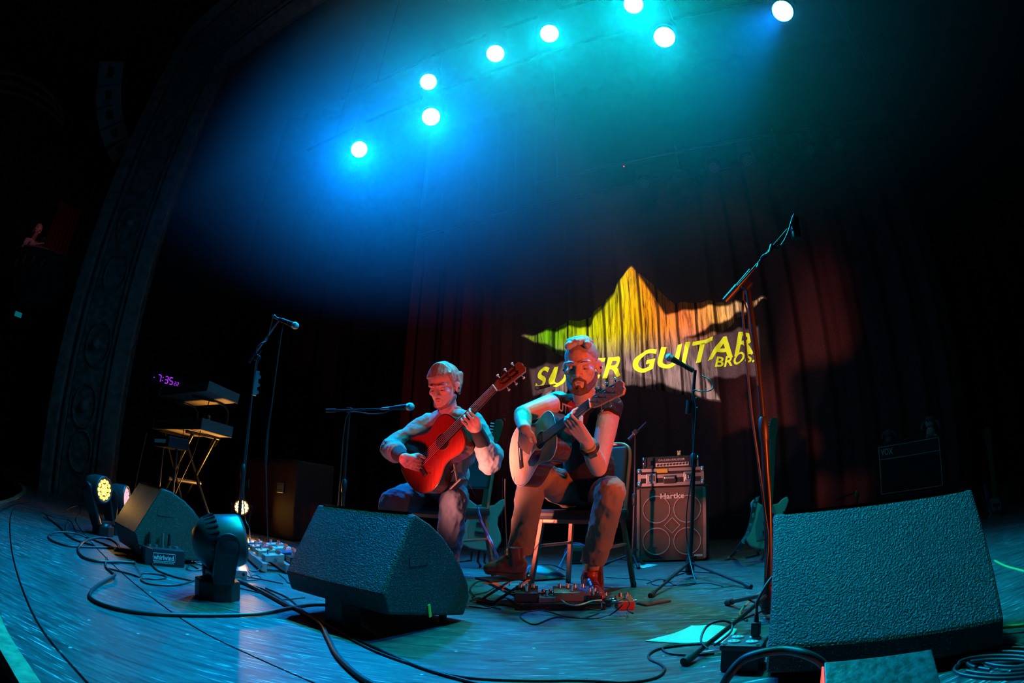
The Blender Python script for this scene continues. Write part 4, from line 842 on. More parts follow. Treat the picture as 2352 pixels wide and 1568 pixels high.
# ---------------------------------------------------------------- keyboards on a two-tier stand
kbs = thing('keyboard_stand', 'two-tier black X-frame keyboard stand in the shadows', 'stand', S(-4.62, 2.55, 0))
KX, KY = T_, N_
def kb(x0, x1, n, z, label, deep, th, tilt=0.0):
    t = thing('keyboard', label, 'keyboard', S((x0+x1)/2, n+deep/2, z), 'keyboards on the two-tier stand')
    yv = (N_*math.cos(tilt)-Z_*math.sin(tilt)*-1); yv.normalize(); zv = KX.cross(yv); L_ = x1-x0; c = S((x0+x1)/2, n+deep/2, z+th/2)
    b = B(); b.box(c, (L_, deep, th), (KX, yv, zv), 0.012); b.build('body', mat('keyboard_grey', (0.06, 0.062, 0.068), 0.4), t)
    for s_ in (-1, 1): b = B(); b.box(c+KX*s_*(L_/2+0.006), (0.014, deep+0.01, th+0.015), (KX, yv, zv), 0.004); b.build('end_cheek', mat('cheek_blue_grey', (0.20, 0.21, 0.23), 0.35), t)
    b = B(); b.box(c-zv*(th/2+0.003), (L_*0.96, deep*0.94, 0.006), (KX, yv, zv)); b.build('base_plate', mat('pale_base_plate', (0.5, 0.46, 0.38), 0.6), t)
    nk = int(L_*0.9/0.0235)
    for k in range(nk):
        q = c-KX*L_*0.45+KX*(k+0.5)*0.0235+yv*(deep/2-0.075)+zv*(th/2+0.004); b = B(); b.box(q, (0.0220, 0.13, 0.016), (KX, yv, zv)); b.build('white_key', WHITEP, t)
        if k % 7 not in (2, 6): b = B(); b.box(q+KX*0.0117-yv*0.025+zv*0.012, (0.012, 0.08, 0.014), (KX, yv, zv)); b.build('black_key', BLACK, t)
    for k in range(6): b = B(); q = c-KX*L_*0.4+KX*k*0.07-yv*(deep*0.28)+zv*(th/2); b.cyl(q, q+zv*0.016, 0.010, 0.009, 10); b.build('knob', BLACK, t)
    return t
kb(-5.16, -4.12, 2.30, 0.90, 'lower keyboard of the pair, its underside lit orange', 0.33, 0.085, -0.05)
kb(-5.12, -4.10, 2.30, 1.225, 'upper keyboard of the pair, tilted and dark', 0.34, 0.075, -0.12)
for n_, lean in ((2.33, 0), (2.58, 0)):
    for s_ in (-1, 1):
        b = B(); b.cyl(S(-4.62-s_*0.42, n_, 0.02), S(-4.62+s_*0.30, n_, 0.86), 0.017, seg=10); b.build('cross_leg', BLACKM, kbs)
for s_ in (-1, 1):
    b = B(); b.cyl(S(-4.62+s_*0.30, 2.26, 0.875), S(-4.62+s_*0.30, 2.62, 0.875), 0.016, seg=10); b.build('support_bar', BLACKM, kbs)
    b = B(); b.cyl(S(-4.62+s_*0.42, 2.30, 0.015), S(-4.62+s_*0.42, 2.62, 0.015), 0.014, seg=10); b.build('foot_bar', RUBBER, kbs)
    b = B(); b.tube([S(-4.62+s_*0.26, 2.60, 0.80), S(-4.62+s_*0.30, 2.68, 1.0), S(-4.62+s_*0.30, 2.64, 1.19), S(-4.62+s_*0.30, 2.28, 1.20)], 0.014, 8, 3); b.build('upper_tier_arm', BLACKM, kbs)
b = B(); b.cyl(S(-4.62, 2.28, 0.44), S(-4.62, 2.64, 0.44), 0.02); b.build('pivot', STEEL, kbs)
q = onN(537, 976, 2.45); q = S(-4.30, 2.47, 0.985+0.008); fg = thing('desk_figurine', 'tiny green toy on the lower keyboard end', 'figurine', q)
b = B(); b.lathe(q, Z_, [(0, 0.022), (0.01, 0.024), (0.035, 0.012)], 12); b.build('body', mat('toy_green', (0.1, 0.6, 0.25), 0.5), fg)
b = B(); b.ball(q+Z_*0.05, 0.020); b.build('head', mat('toy_green'), fg)
# module shelf left of the stand, red case behind
md = thing('rack_module', 'small dark rack module with a dim blue display on a short stand', 'sound module', S(-5.15, 1.95, 0.0))
p = onN(368, 1012, 1.95); b = B(); b.box(p+N_*0.10, (0.34, 0.20, 0.09), (T_, N_, Z_), 0.006); b.build('body', BLACK, md)
b = B(); b.box(p-N_*0.002, (0.22, 0.004, 0.03), (T_, N_, Z_)); b.build('display', mat('dim_display', (0.02, 0.05, 0.08), 0.3, emit=(0.02, 0.12, 0.2), es=0.15), md)
for s_ in (-1, 1): b = B(); b.cyl(V((p.x, p.y, 0.0))+T_*s_*0.14+N_*0.1, p+T_*s_*0.14+N_*0.1-Z_*0.04, 0.012); b.build('leg', BLACKM, md)
rc_ = fl(470, 1222); rt = thing('flight_trunk', 'dark red trunk standing behind the keyboard stand', 'trunk', S(-4.45, 3.45, 0))
b = B(); b.box(S(-4.45, 3.55, 0.40), (1.05, 0.5, 0.76), (T_, N_, Z_), 0.015); b.build('body', mat('dark_red_panel', (0.09, 0.02, 0.02), 0.6), rt)
for z in (0.03, 0.77): b = B(); b.box(S(-4.45, 3.295, z), (1.07, 0.02, 0.03), (T_, N_, Z_)); b.build('edge_trim', BLACKM, rt)
for s_ in (-0.3, 0.3): b = B(); b.box(S(-4.45+s_, 3.29, 0.5), (0.10, 0.02, 0.10), (T_, N_, Z_), 0.005); b.build('latch', STEEL, rt)
for s_ in (-0.45, 0.45): b = B(); b.cyl(S(-4.45+s_, 3.5, 0.0), S(-4.45+s_, 3.5, 0.025), 0.03); b.build('foot', RUBBER, rt)

# ---------------------------------------------------------------- chairs
CHF = mat('bronze_chair_frame', (0.30, 0.17, 0.11), 0.35, 0.6)
PAD = mat('black_vinyl', (0.018, 0.017, 0.018), 0.5, bump=0.1, scale=60)
def chair(label, rl, rr, zs=0.43, depth=0.42):
    rl, rr = V((rl[0], rl[1], 0)), V((rr[0], rr[1], 0)); w_ = (rr-rl).normalized(); W_ = (rr-rl).length; f_ = V((w_.y, -w_.x, 0))
    if f_.y > 0: f_ = -f_
    t = thing('banquet_chair', label, 'chair', (rl+rr)/2+f_*depth/2, 'bronze-framed chairs under the players')
    k = 0.05
    tops = {'rl': rl+w_*k-f_*-0.06, 'rr': rr-w_*k-f_*-0.06, 'fl': rl+f_*depth+w_*k-f_*0.03, 'fr': rr+f_*depth-w_*k-f_*0.03}
    feet = {'rl': rl, 'rr': rr, 'fl': rl+f_*depth, 'fr': rr+f_*depth}
    for q in tops:
        b = B(); a = V((feet[q].x, feet[q].y, 0)); c = V((tops[q].x, tops[q].y, zs-0.03)); dd = (c-a).normalized()
        poly = [(-0.013, -0.013), (0.013, -0.013), (0.013, 0.013), (-0.013, 0.013)]
        xx = (w_-dd*w_.dot(dd)).normalized(); b.prism(poly, a+Z_*0.012, xx, dd.cross(xx), dd, (c-a).length-0.012, bev=0.004); lo = b.build('leg', CHF, t)
        b = B(); b.cyl(a, a+Z_*0.03, 0.017, 0.016, 10); b.build('foot_cap', RUBBER, lo)
    c4 = [V((tops[q].x, tops[q].y, zs-0.03)) for q in ('fl', 'fr', 'rr', 'rl')]
    for i in range(4):
        a, c = c4[i], c4[(i+1) % 4]; dd = (c-a).normalized(); b = B(); b.box((a+c)/2, (0.022, (c-a).length+0.03, 0.026), (dd.cross(Z_), dd, Z_), 0.005); b.build('seat_rail', CHF, t)
    for a, c in (('fl', 'rl'), ('fr', 'rr')):
        b = B(); b.cyl(feet[a]+(tops[a]-feet[a])*0.62+Z_*(zs*0.6), feet[c]+(tops[c]-feet[c])*0.62+Z_*(zs*0.6), 0.009); b.build('side_stretcher', CHF, t)
    m_ = sum(c4, V((0, 0, 0)))/4; b = B(); b.box(m_+Z_*0.035, (W_-0.04, depth-0.02, 0.055), (w_, f_, Z_), 0.02); b.build('seat', PAD, t)
    # back frame: rounded hoop with a pad
    bl2, br2 = c4[3]-f_*0.03, c4[2]-f_*0.03; ux = (Z_*0.97-f_*0.22).normalized(); Hb = 0.47; b = B(); pts = [bl2, bl2+ux*Hb*0.5, bl2+ux*(Hb-0.07), bl2+ux*(Hb-0.015)+w_*0.03, bl2+ux*Hb+w_*0.09, br2+ux*Hb-w_*0.09, br2+ux*(Hb-0.015)-w_*0.03, br2+ux*(Hb-0.07), br2+ux*Hb*0.5, br2]
    b.tube(pts, 0.012, 8, 4); b.build('back_frame', CHF, t)
    b = B(); b.box((bl2+br2)/2+ux*Hb*0.68+f_*0.006, ((br2-bl2).length-0.03, Hb*0.55, 0.035), (w_, ux, w_.cross(ux)), 0.012); b.build('backrest', PAD, t)
    return t, w_, f_
RL1, RR1 = fl(1305, 1338), fl(1455, 1348)
ch1, w1, f1 = chair('bronze-framed chair under the bearded man in the sleeveless shirt', RL1, RR1)
sc_ = 3.45; RR2 = V((-0.08, 3.42, 0)); RL2 = RR2-V((0.88, -0.47, 0)).normalized()*0.43
ch2, w2, f2 = chair('bronze-framed chair under the man with the red guitar', RL2, RR2)

# ---------------------------------------------------------------- footstool, pedals, small boxes
fs = thing('footstool', 'folding metal footstool under the bearded man\'s raised shoe', 'footstool', fl(1165, 1372))
s0 = fl(1165, 1372); fx_ = V((0.60, -0.80, 0)); fy_ = V((0.80, 0.60, 0)); _s = fl(1160, 1327, 0.12); sc0 = V((_s.x, _s.y, 0))
b = B(); b.box(sc0+Z_*0.118, (0.12, 0.27, 0.012), (fx_, fy_, Z_), 0.003); b.build('top', BLACKM, fs)
for s_ in (-1, 1):
    for q_ in (-1, 1):
        b = B(); b.box(sc0+fx_*s_*0.05+Z_*0.06, (0.008, 0.25, 0.012), (fx_, (fy_*0.22*q_+Z_*0.105).normalized(), fx_.cross((fy_*0.22*q_+Z_*0.105).normalized()))); b.build('cross_strut', STEEL, fs)
for q_ in (-1, 1): b = B(); b.cyl(sc0+fy_*q_*0.112-fx_*0.065+Z_*0.009, sc0+fy_*q_*0.112+fx_*0.065+Z_*0.009, 0.009); b.build('foot_bar', RUBBER, fs)
PX = V((0.97, -0.1, 0)).normalized(); PY = V((0.1, 0.97, 0)).normalized()
def pedal(label, c, size, col, knobs=3, ax=None, sw=True, z0=0.0, grp='effect pedals on the pedalboards', metal=0.4, knobcol=None):
    c = V((c[0], c[1], z0)); X, Y = ax or (PX, PY); w_, d_, h_ = size
    t = thing('effect_pedal', label, 'effect pedal', c, grp)
    b = B(); b.prism([(-d_/2, 0), (d_/2, 0), (d_/2, h_), (-d_/2, h_*0.72)], c-X*w_/2, Y, Z_, X, w_, bev=0.003); b.build('housing', mat('pedal_'+'%02d%02d%02d' % tuple(int(q*99) for q in col), col, 0.4, metal), t)
    kc = knobcol or CHROME
    for k in range(knobs):
        q = c+X*(((k+0.5)/knobs-0.5)*w_*0.85)+Y*d_*0.26+Z_*(h_*0.93); b = B(); b.cyl(q, q+Z_*0.018, 0.0095, 0.008, 10); b.build('knob', kc, t)
    if sw: q = c-Y*d_*0.25+Z_*h_*0.78; b = B(); b.cyl(q, q+Z_*0.02, 0.007); b.cyl(q+Z_*0.018, q+Z_*0.028, 0.010); b.build('footswitch', CHROME, t)
    for s_ in (-1, 1):
        q = c+X*s_*w_/2+Y*d_*0.1+Z_*h_*0.5; b = B(); b.cyl(q, q+X*s_*0.02, 0.009, 0.009, 10); b.build('jack', CHROME, t)
    return t
# bearded man's board
pA, pB = fl(1182, 1402), fl(1392, 1402); pm = (pA+pB)/2; PX = (pB-pA).normalized(); PY = V((-PX.y, PX.x, 0)); PW = (pB-pA).length
pbd = thing('pedalboard', 'low black pedalboard in front of the bearded man\'s chair', 'pedalboard', pm+PY*0.10)
b = B(); b.box(pm+PY*0.10+Z_*0.026, (PW, 0.17, 0.012), (PX, PY, Z_), 0.003); b.build('deck', BLACKM, pbd)
for s_ in (-0.075, 0.075): b = B(); b.box(pm+PY*(0.10+s_)+Z_*0.012, (PW, 0.02, 0.024), (PX, PY, Z_), 0.004); b.build('rail', BLACK, pbd)
def onb(x): q = pA+PX*(fl(x, 1402)-pA).dot(PX); return q
pedal('boxy dark pedal with a raised toggle at the board end by the footstool', onb(1208)+PY*0.10, (0.105, 0.12, 0.062), (0.05, 0.055, 0.06), 3, z0=0.032)
pedal('low grey pedal squeezed between two bigger pedals', onb(1256)+PY*0.09, (0.075, 0.11, 0.035), (0.22, 0.24, 0.26), 2, z0=0.032)
pedal('wide pale pedal with four chrome knobs before the raised chair leg', onb(1315)+PY*0.12, (0.17, 0.10, 0.06), (0.28, 0.30, 0.30), 4, z0=0.032)
pedal('small black pedal under the red shoe', onb(1366)+PY*0.11, (0.06, 0.10, 0.04), (0.04, 0.04, 0.045), 2, z0=0.032)
pr_ = fl(1438, 1400); pedal('small bright red pedal beside the board', pr_+PY*0.05, (0.075, 0.11, 0.055), (0.75, 0.07, 0.03), 2, knobcol=STEEL, metal=0.1)
pg = fl(1392, 1398); pedal('little green-grey pedal touching the red pedal', pg+PY*0.10, (0.06, 0.09, 0.045), (0.12, 0.16, 0.14), 2)
ph_ = thing('mobile_phone', 'phone lying face up on the deck past the red pedal', 'phone', fl(1503, 1384)); a = fl(1472, 1390); c = fl(1530, 1380)
xx = (c-a).normalized(); yy = V((-xx.y, xx.x, 0)); m_ = (a+c)/2; b = B(); b.box(m_+Z_*0.005, ((c-a).length, 0.075, 0.009), (xx, yy, Z_), 0.003); b.build('body', BLACK, ph_)
b = B(); b.box(m_+Z_*0.0100, ((c-a).length*0.92, 0.066, 0.001), (xx, yy, Z_)); b.build('screen', mat('dark_glass', (0.05, 0.07, 0.07), 0.1), ph_)
# other player's board, far left of the centre wedge
qA, qB = fl(598, 1272), fl(662, 1318); QX = (qB-qA).normalized(); QY = V((-QX.y, QX.x, 0)); QW = (qB-qA).length
pb2 = thing('pedalboard', 'angled pedalboard crowded with bright pedals behind the moving head', 'pedalboard', (qA+qB)/2)
for s_ in (-0.14, 0.0, 0.14): b = B(); b.box((qA+qB)/2+QY*s_+Z_*0.03, (QW, 0.03, 0.05), (QX, QY, Z_), 0.004); b.build('rail', ALU, pb2)
names = ['silver', 'pale blue', 'white', 'grey', 'dark blue', 'cream', 'black', 'steel']; cols = [(0.55, 0.55, 0.56), (0.25, 0.4, 0.55), (0.7, 0.7, 0.68), (0.3, 0.3, 0.32), (0.05, 0.1, 0.3), (0.6, 0.56, 0.45), (0.04, 0.04, 0.04), (0.45, 0.46, 0.48)]
for k in range(8):
    c = qA+QX*QW*((k // 2+0.5)/4)+QY*(-0.07 if k % 2 else 0.08); pedal(names[k]+' pedal on the angled pedalboard behind the moving head', c, (0.10, 0.115, 0.05), cols[k], 3 if k % 3 else 2, (QX, QY), z0=0.055, metal=0.2)
# stage box with cable tangle (stage left of the small wedge)
da, db = fl(332, 1296), fl(424, 1304); DX = (db-da).normalized(); DY = V((-DX.y, DX.x, 0)); DW = (db-da).length; dm = (da+db)/2+DY*0.07
sbx = thing('stage_box', 'black stage box with printed white lettering, cables plugged in the top', 'stage box', dm)
b = B(); b.box(dm+Z_*0.045, (DW, 0.14, 0.088), (DX, DY, Z_), 0.005); b.build('housing', mat('dark_blue_box', (0.02, 0.025, 0.04), 0.45), sbx)
lo = dm-DY*0.0715-DX*DW*0.28+Z_*0.034; LW = mat('white_print', (0.8, 0.82, 0.85), 0.5)
b = B(); lettering(b, 'whirlwind', lo, DX, Z_, 0.036, fit=DW*0.5, offset=0.0008); b.build('lettering', LW, sbx, kind='stuff')
b = B(); lettering(b, 'whirlwindusa.com', lo-Z_*0.020, DX, Z_, 0.018, fit=DW*0.5); b.build('web_lettering', LW, sbx, kind='stuff')
for (u0, v0, u1, v1) in ((-0.01, -0.008, 0.53, -0.008), (-0.01, 0.032, 0.53, 0.032), (-0.01, -0.008, -0.01, 0.032), (0.53, -0.008, 0.53, 0.032)):
    b = B(); b.cyl(lo+DX*DW*u0+Z_*v0, lo+DX*DW*u1+Z_*v1, 0.0012, seg=4); b.build('frame_line', LW, sbx)
for k in range(5):
    q = dm+DX*(k-2)*DW*0.17+Z_*0.089; b = B(); b.cyl(q, q+Z_*0.012, 0.013, 0.013, 12); so = b.build('socket', STEEL, sbx)
    if k in (0, 2, 3): b = B(); b.cyl(q+Z_*0.01, q+Z_*0.075, 0.0095, 0.008, 10); b.build('plug', STEEL if k == 2 else BLACKM, sbx)
for k, (x, y) in enumerate(((262, 1262), (300, 1272))):
    a = fl(x, y, 0.02); cx_ = thing('cable_connector', ('coupled steel cable connectors lying beside the stage box', 'pair of dark cable connectors on the tangle by the small wedge')[k], 'connector', a)
    dd = (DX*0.97+DY*0.1).normalized(); b = B(); b.cyl(a, a+dd*0.07, 0.0105); b.build('sleeve', BLACKM, cx_); b = B(); b.cyl(a+dd*0.068, a+dd*0.12, 0.0115); b.build('shell', CHROME, cx_); b = B(); b.cyl(a+dd*0.12, a+dd*0.16, 0.008, 0.005); b.build('boot', RUBBER, cx_)
sw_ = fl(545, 1322); ft = thing('direct_box', 'small pale direct box on the deck beside the moving head', 'direct box', sw_); b = B(); b.box(sw_+Z_*0.02, (0.10, 0.13, 0.04), (vx, vy, Z_), 0.004); b.build('housing', ALU, ft)
for k in (-1, 1): b = B(); b.cyl(sw_+vx*k*0.03-vy*0.066+Z_*0.022, sw_+vx*k*0.03-vy*0.075+Z_*0.022, 0.008); b.build('socket', BLACKM, ft)
# black gig bag, little amp with coloured leads, papers
bg = thing('gig_bag', 'crumpled black gig bag on the deck under the chair', 'bag', fl(1262, 1338)); a = fl(1215, 1338); c = fl(1310, 1330)
b = B(); u = (c-a).normalized(); v_ = V((-u.y, u.x, 0)); L_ = (c-a).length
b.grid(lambda s_, q: a+u*L_*s_+v_*(0.02+0.30*q)+Z_*(0.012+0.085*(math.sin(PI*min(1, max(0, s_)))**0.5)*(math.sin(PI*q)**0.5)*(0.7+0.3*math.sin(s_*9+q*5))), 30, 16); b.build('shell', mat('black_nylon', (0.02, 0.02, 0.024), 0.4, bump=0.2, scale=40), bg)
b = B(); b.strip([a+u*L_*s_+v_*(0.06+0.04*math.sin(s_*6))+Z_*(0.09*math.sin(PI*s_)**0.5+0.012) for s_ in (0.05, 0.3, 0.6, 0.9)], v_, 0.03, 0.004); b.build('strap', BLACK, bg)
q = fl(1322, 1296); sa = thing('practice_amp', 'little amber-lit box with coloured leads behind the chair', 'amplifier', q+vy*0.06)
b = B(); b.box(q+V((0, 0.06, 0.075)), (0.125, 0.10, 0.13), None, 0.006); b.build('box', mat('brown_box', (0.22, 0.13, 0.09), 0.6), sa)
b = B(); b.box(q+V((0, 0.008, 0.065)), (0.10, 0.004, 0.09)); b.build('grille', BLACK, sa); b = B(); b.box(q+V((0, 0.06, 0.150)), (0.13, 0.10, 0.02), None, 0.004); b.build('panel', STEEL, sa)
for k in range(4): b = B(); b.cyl(q+V((-0.04+0.027*k, 0.05, 0.158)), q+V((-0.04+0.027*k, 0.05, 0.176)), 0.008); b.build('knob', CHROME, sa)
for s_ in (-1, 1): b = B(); b.cyl(q+V((s_*0.05, 0.06, 0)), q+V((s_*0.05, 0.06, 0.012)), 0.01); b.build('foot', RUBBER, sa)
PAPER = mat('white_paper', (0.78, 0.76, 0.70), 0.8)
def sheet(label, cs, curl=0.02):
    P = [fl(*c) for c in cs]
    b = B(); b.grid(lambda u, v: (P[0]*(1-u)+P[1]*u)*(1-v)+(P[3]*(1-u)+P[2]*u)*v+Z_*(0.003+curl*(0.6*(abs(v-0.45)*1.6)**2*v+0.35*math.sin(u*3.1)**2*v)), 14, 10)
    o = b.build('paper_sheet', PAPER); sm = o.modifiers.new('thickness', 'SOLIDIFY'); sm.thickness = 0.0006; o['label'] = label; o['category'] = 'paper'; return o
sheet('white set list paper curling on the deck by the power box', [(1481, 1473), (1662, 1482), (1692, 1452), (1588, 1444)], 0.025)
sheet('small pale paper on the deck before the bass cabinet', [(1457, 1301), (1478, 1305), (1512, 1298), (1488, 1296)], 0.004)
# quad power box with a plug
qa, qb = fl(1648, 1544), fl(1744, 1548); QX = (qb-qa).normalized(); QY = V((-QX.y, QX.x, 0)); qw = (qb-qa).length; qd = 0.125; qh = 0.078; qm = (qa+qb)/2+QY*qd/2
pwr = thing('power_box', 'black rubber quad power box with four outlets and a plug', 'power outlet', qm)
b = B(); b.box(qm+Z_*qh*0.45, (qw*0.93, qd*0.93, qh*0.9), (QX, QY, Z_), 0.008); b.build('body', RUBBER, pwr)
b = B(); b.box(qm+Z_*qh*0.93, (qw, qd, 0.018), (QX, QY, Z_), 0.006); pl = b.build('lid', mat('lid_grey', (0.07, 0.072, 0.075), 0.5), pwr)
for i in (-1, 1):
    for j in (-1, 1):
        q = qm+QX*i*qw*0.22+QY*j*qd*0.20+Z_*(qh*0.93+0.0095); b = B(); b.lathe(q, Z_, [(0, 0.0165), (0.003, 0.0165), (0.004, 0.014), (0.004, 0.0)], 14, (QX, QY, Z_), 1.1, 0.9); oo = b.build('outlet', mat('outlet_ivory', (0.55, 0.50, 0.38), 0.5), pwr)
        for s_ in (-1, 1): b = B(); b.box(q+QX*s_*0.006+Z_*0.0042, (0.002, 0.007, 0.001), (QX, QY, Z_)); b.build('slot', BLACK, oo)
for i in (-1, 1): b = B(); b.cyl(qm+QX*i*qw*0.40-QY*qd*0.42+Z_*qh*0.95, qm+QX*i*qw*0.40-QY*qd*0.42+Z_*(qh*0.95+0.011), 0.006); b.build('screw', STEEL, pwr)
b = B(); b.tube([qm-QX*qw*0.05-QY*(qd*0.47)+Z_*qh*0.28+QX*u for u in (-0.012, 0, 0.012)], 0.006, 6, 0); b.build('wing_nut', STEEL, pwr)
pq = qm+QX*qw*0.22+QY*qd*0.20+Z_*(qh*0.93+0.014); pg_ = thing('power_plug', 'black plug pushed into the quad power box', 'plug', pq)
b = B(); b.box(pq+Z_*0.022, (0.026, 0.03, 0.042), (QX, QY, Z_), 0.006); b.build('body', RUBBER, pg_); b = B(); b.cyl(pq+Z_*0.04, pq+Z_*0.065, 0.008, 0.006); b.build('strain_relief', RUBBER, pg_)
# dark box with a red-lit side at the lip, right
ra, rb, rt_ = fl(1893, 1530, 0.11), fl(2140, 1492, 0.11), 0
def top_pt(x, y, z): return fl(x, y, z)
z_ = 0.125; a = fl(1893, 1520, z_); c = fl(2140, 1490, z_); u = (c-a).normalized(); v_ = V((-u.y, u.x, 0)); L_ = (c-a).length; back = 0.10
rbx = thing('footlight_box', 'scuffed black box at the stage lip with a red glowing end', 'light box', a+u*L_/2-v_*back/2)
b = B(); cbx = a+u*L_/2-v_*back*0.5; b.prism([(0, 0), (0.17, 0), (0.17, 0.03), (0.0, z_)], a-Z_*z_, -v_, Z_, u, L_, bev=0.003)
b.build('housing', mat('scuffed_black', (0.03, 0.032, 0.033), 0.4, bump=0.2, scale=60, col2=(0.10, 0.11, 0.11)), rbx)
b = B(); b.prism([(0.006, 0.006), (0.16, 0.006), (0.16, 0.03), (0.006, z_-0.008)], a-Z_*z_-u*0.001, -v_, Z_, -u, 0.004); b.build('red_light_strip', mat('red_glow', (0.4, 0.02, 0.02), 0.4, emit=(1.0, 0.06, 0.04), es=2.0), rbx)
# ---------------------------------------------------------------- guitars
def guitar(label, bridge, nut, face, kind, roll=0.0, grp=None):
    bridge, nut = V(bridge), V(nut); a = (nut-bridge).normalized(); L_ = (nut-bridge).length; k = L_/0.65
    f = V(face); f = (f-a*f.dot(a)).normalized(); f = Matrix.Rotation(roll, 3, a) @ f; w_ = a.cross(f)
    t = thing('guitar', label, 'guitar', bridge-f*0.05*k)
    def P(s_, v_=0.0, h=0.0): return bridge+a*s_*k+w_*v_*k+f*h*k
    half = [(-0.138, 0.0), (-0.134, 0.05), (-0.118, 0.105), (-0.085, 0.152), (-0.03, 0.182), (0.03, 0.182), (0.085, 0.158), (0.135, 0.128), (0.175, 0.121), (0.215, 0.129), (0.26, 0.139), (0.30, 0.132), (0.33, 0.102), (0.345, 0.06), (0.35, 0.03)]
    sm = [(q.x, q.y) for q in crom([V((s_, h, 0)) for s_, h in half], 3)]
    poly = [(s_, h) for s_, h in sm]+[(s_, -h) for s_, h in sm[::-1] if h > 1e-4]
    poly = [(u*k, v*k) for u, v in poly]
    dep = 0.10*k; M_ = kind
    b = B(); b.prism(poly, bridge-f*dep, a, w_, f, dep-0.003*k, bev=0.004*k); b.build('body', M_['side'], t)
    inner = [(u*0.985, v*0.975) for u, v in poly]
    b = B(); b.prism(inner, bridge-f*0.0035*k, a, w_, f, 0.0035*k); b.build('soundboard', M_['top'], t)
    sh = 0.205
    b = B(); b.lathe(P(sh, 0, 0.0002), f, [(0, 0.047*k), (0.0006*k, 0.0)], 28); b.build('soundhole', mat('soundhole_dark', (0.008, 0.006, 0.006), 0.9), t)
    b = B(); b.tube([P(sh, 0, 0.001)+(a*math.cos(q*PI/14)+w_*math.sin(q*PI/14))*0.053*k for q in range(29)], 0.0018*k, 5, 1); b.build('rosette', M_.get('trim', WHITEP), t)
    bd = [(u*1.001, v*1.001) for u, v in poly]; b = B(); b.tube([bridge+a*u+w_*v-f*0.002*k for u, v in bd]+[bridge+a*bd[0][0]+w_*bd[0][1]-f*0.002*k], 0.0022*k, 5, 0); b.build('binding', M_.get('bind', BLACK), t)
    b = B(); b.box(P(-0.004, 0, 0.005), (0.03*k, 0.17*k, 0.010*k), (a, w_, f), 0.003*k); bo = b.build('bridge', M_['dark'], t)
    b = B(); b.box(P(0.002, 0, 0.011), (0.004*k, 0.075*k, 0.004*k), (a, w_, f)); b.build('saddle', WHITEP, bo)
    if M_.get('guard'):
        gp = [(0.175, 0.05), (0.14, 0.035), (0.10, 0.045), (0.06, 0.07), (0.07, 0.10), (0.11, 0.115), (0.165, 0.10), (0.20, 0.06)]
        b = B(); b.prism([(u*k, v*k) for u, v in gp], bridge+f*0.0004*k, a, w_, f, 0.0012*k); b.build('pickguard', M_['guard'], t)
    # neck, fingerboard, frets, strings
    b = B(); n = 8; vs = []
    for i, (s_, hw, th) in enumerate(((0.335, 0.030, 0.062), (0.36, 0.028, 0.032), (0.45, 0.026, 0.022), (0.56, 0.024, 0.021), (0.65, 0.0225, 0.020))):
        for q in range(n+1):
            an = PI*q/n; vs.append(P(s_, math.cos(an)*hw, -math.sin(an)*th))
    m_ = n+1; fs_ = [(i*m_+q, i*m_+q+1, (i+1)*m_+q+1, (i+1)*m_+q) for i in range(4) for q in range(n)]; fs_ += [(i*m_, (i+1)*m_, (i+1)*m_+n, i*m_+n) for i in range(4)]; fs_ += [list(range(m_))[::-1], list(range(4*m_, 5*m_))]
    b.add(vs, fs_); b.build('neck', M_['neck'], t)
    b = B(); vs = [P(0.235, -0.029, 0), P(0.235, 0.029, 0), P(0.65, 0.0235, 0), P(0.65, -0.0235, 0)]; vs += [q+f*0.007*k for q in vs]; b.add(vs, [(0, 1, 2, 3)[::-1], (4, 5, 6, 7)[::1], (0, 1, 5, 4), (1, 2, 6, 5), (2, 3, 7, 6), (3, 0, 4, 7)]); fb = b.build('fingerboard', M_['dark'], t)
    for i in range(1, 20):
        s_ = 0.65-0.65*(1-2**(-i/12))
        if s_ < 0.24: break
        hw = 0.0235+(0.65-s_)/0.415*0.0055; b = B(); b.cyl(P(s_, -hw, 0.0072), P(s_, hw, 0.0072), 0.0013*k, seg=5); b.build('fret', CHROME, fb)
    b = B(); b.box(P(0.652, 0, 0.006), (0.005*k, 0.047*k, 0.010*k), (a, w_, f)); b.build('nut', WHITEP, t)
    for i in range(6):
        v0, v1 = (i-2.5)*0.0108, (i-2.5)*0.0076; b = B(); b.cyl(P(0.002, v0, 0.0135), P(0.652, v1, 0.0115), 0.0007*k, seg=4, caps=False); b.build('string', M_.get('string', CHROME), t)
    # headstock
    hd = (a*math.cos(0.22)-f*math.sin(0.22)).normalized(); hf = w_.cross(hd)*-1; hf = hd.cross(w_)*-1; hf = hf if hf.dot(f) > 0 else -hf; ho = P(0.655, 0, 0.0)
    hp = [(0, -0.024), (0.03, -0.033), (0.185, -0.038), (0.20, -0.015), (0.195, 0), (0.20, 0.015), (0.185, 0.038), (0.03, 0.033), (0, 0.024)]
    b = B(); b.prism([(u*k, v*k) for u, v in hp], ho-hf*0.016*k, hd, w_, hf, 0.016*k, bev=0.002*k); hs = b.build('headstock', M_.get('head', M_['neck']), t)
    if M_.get('slots'):
        for s_ in (-1, 1): b = B(); b.box(ho+hd*0.10*k+w_*s_*0.015*k+hf*0.0005, (0.11*k, 0.011*k, 0.002*k), (hd, w_, hf)); b.build('slot', BLACK, hs)
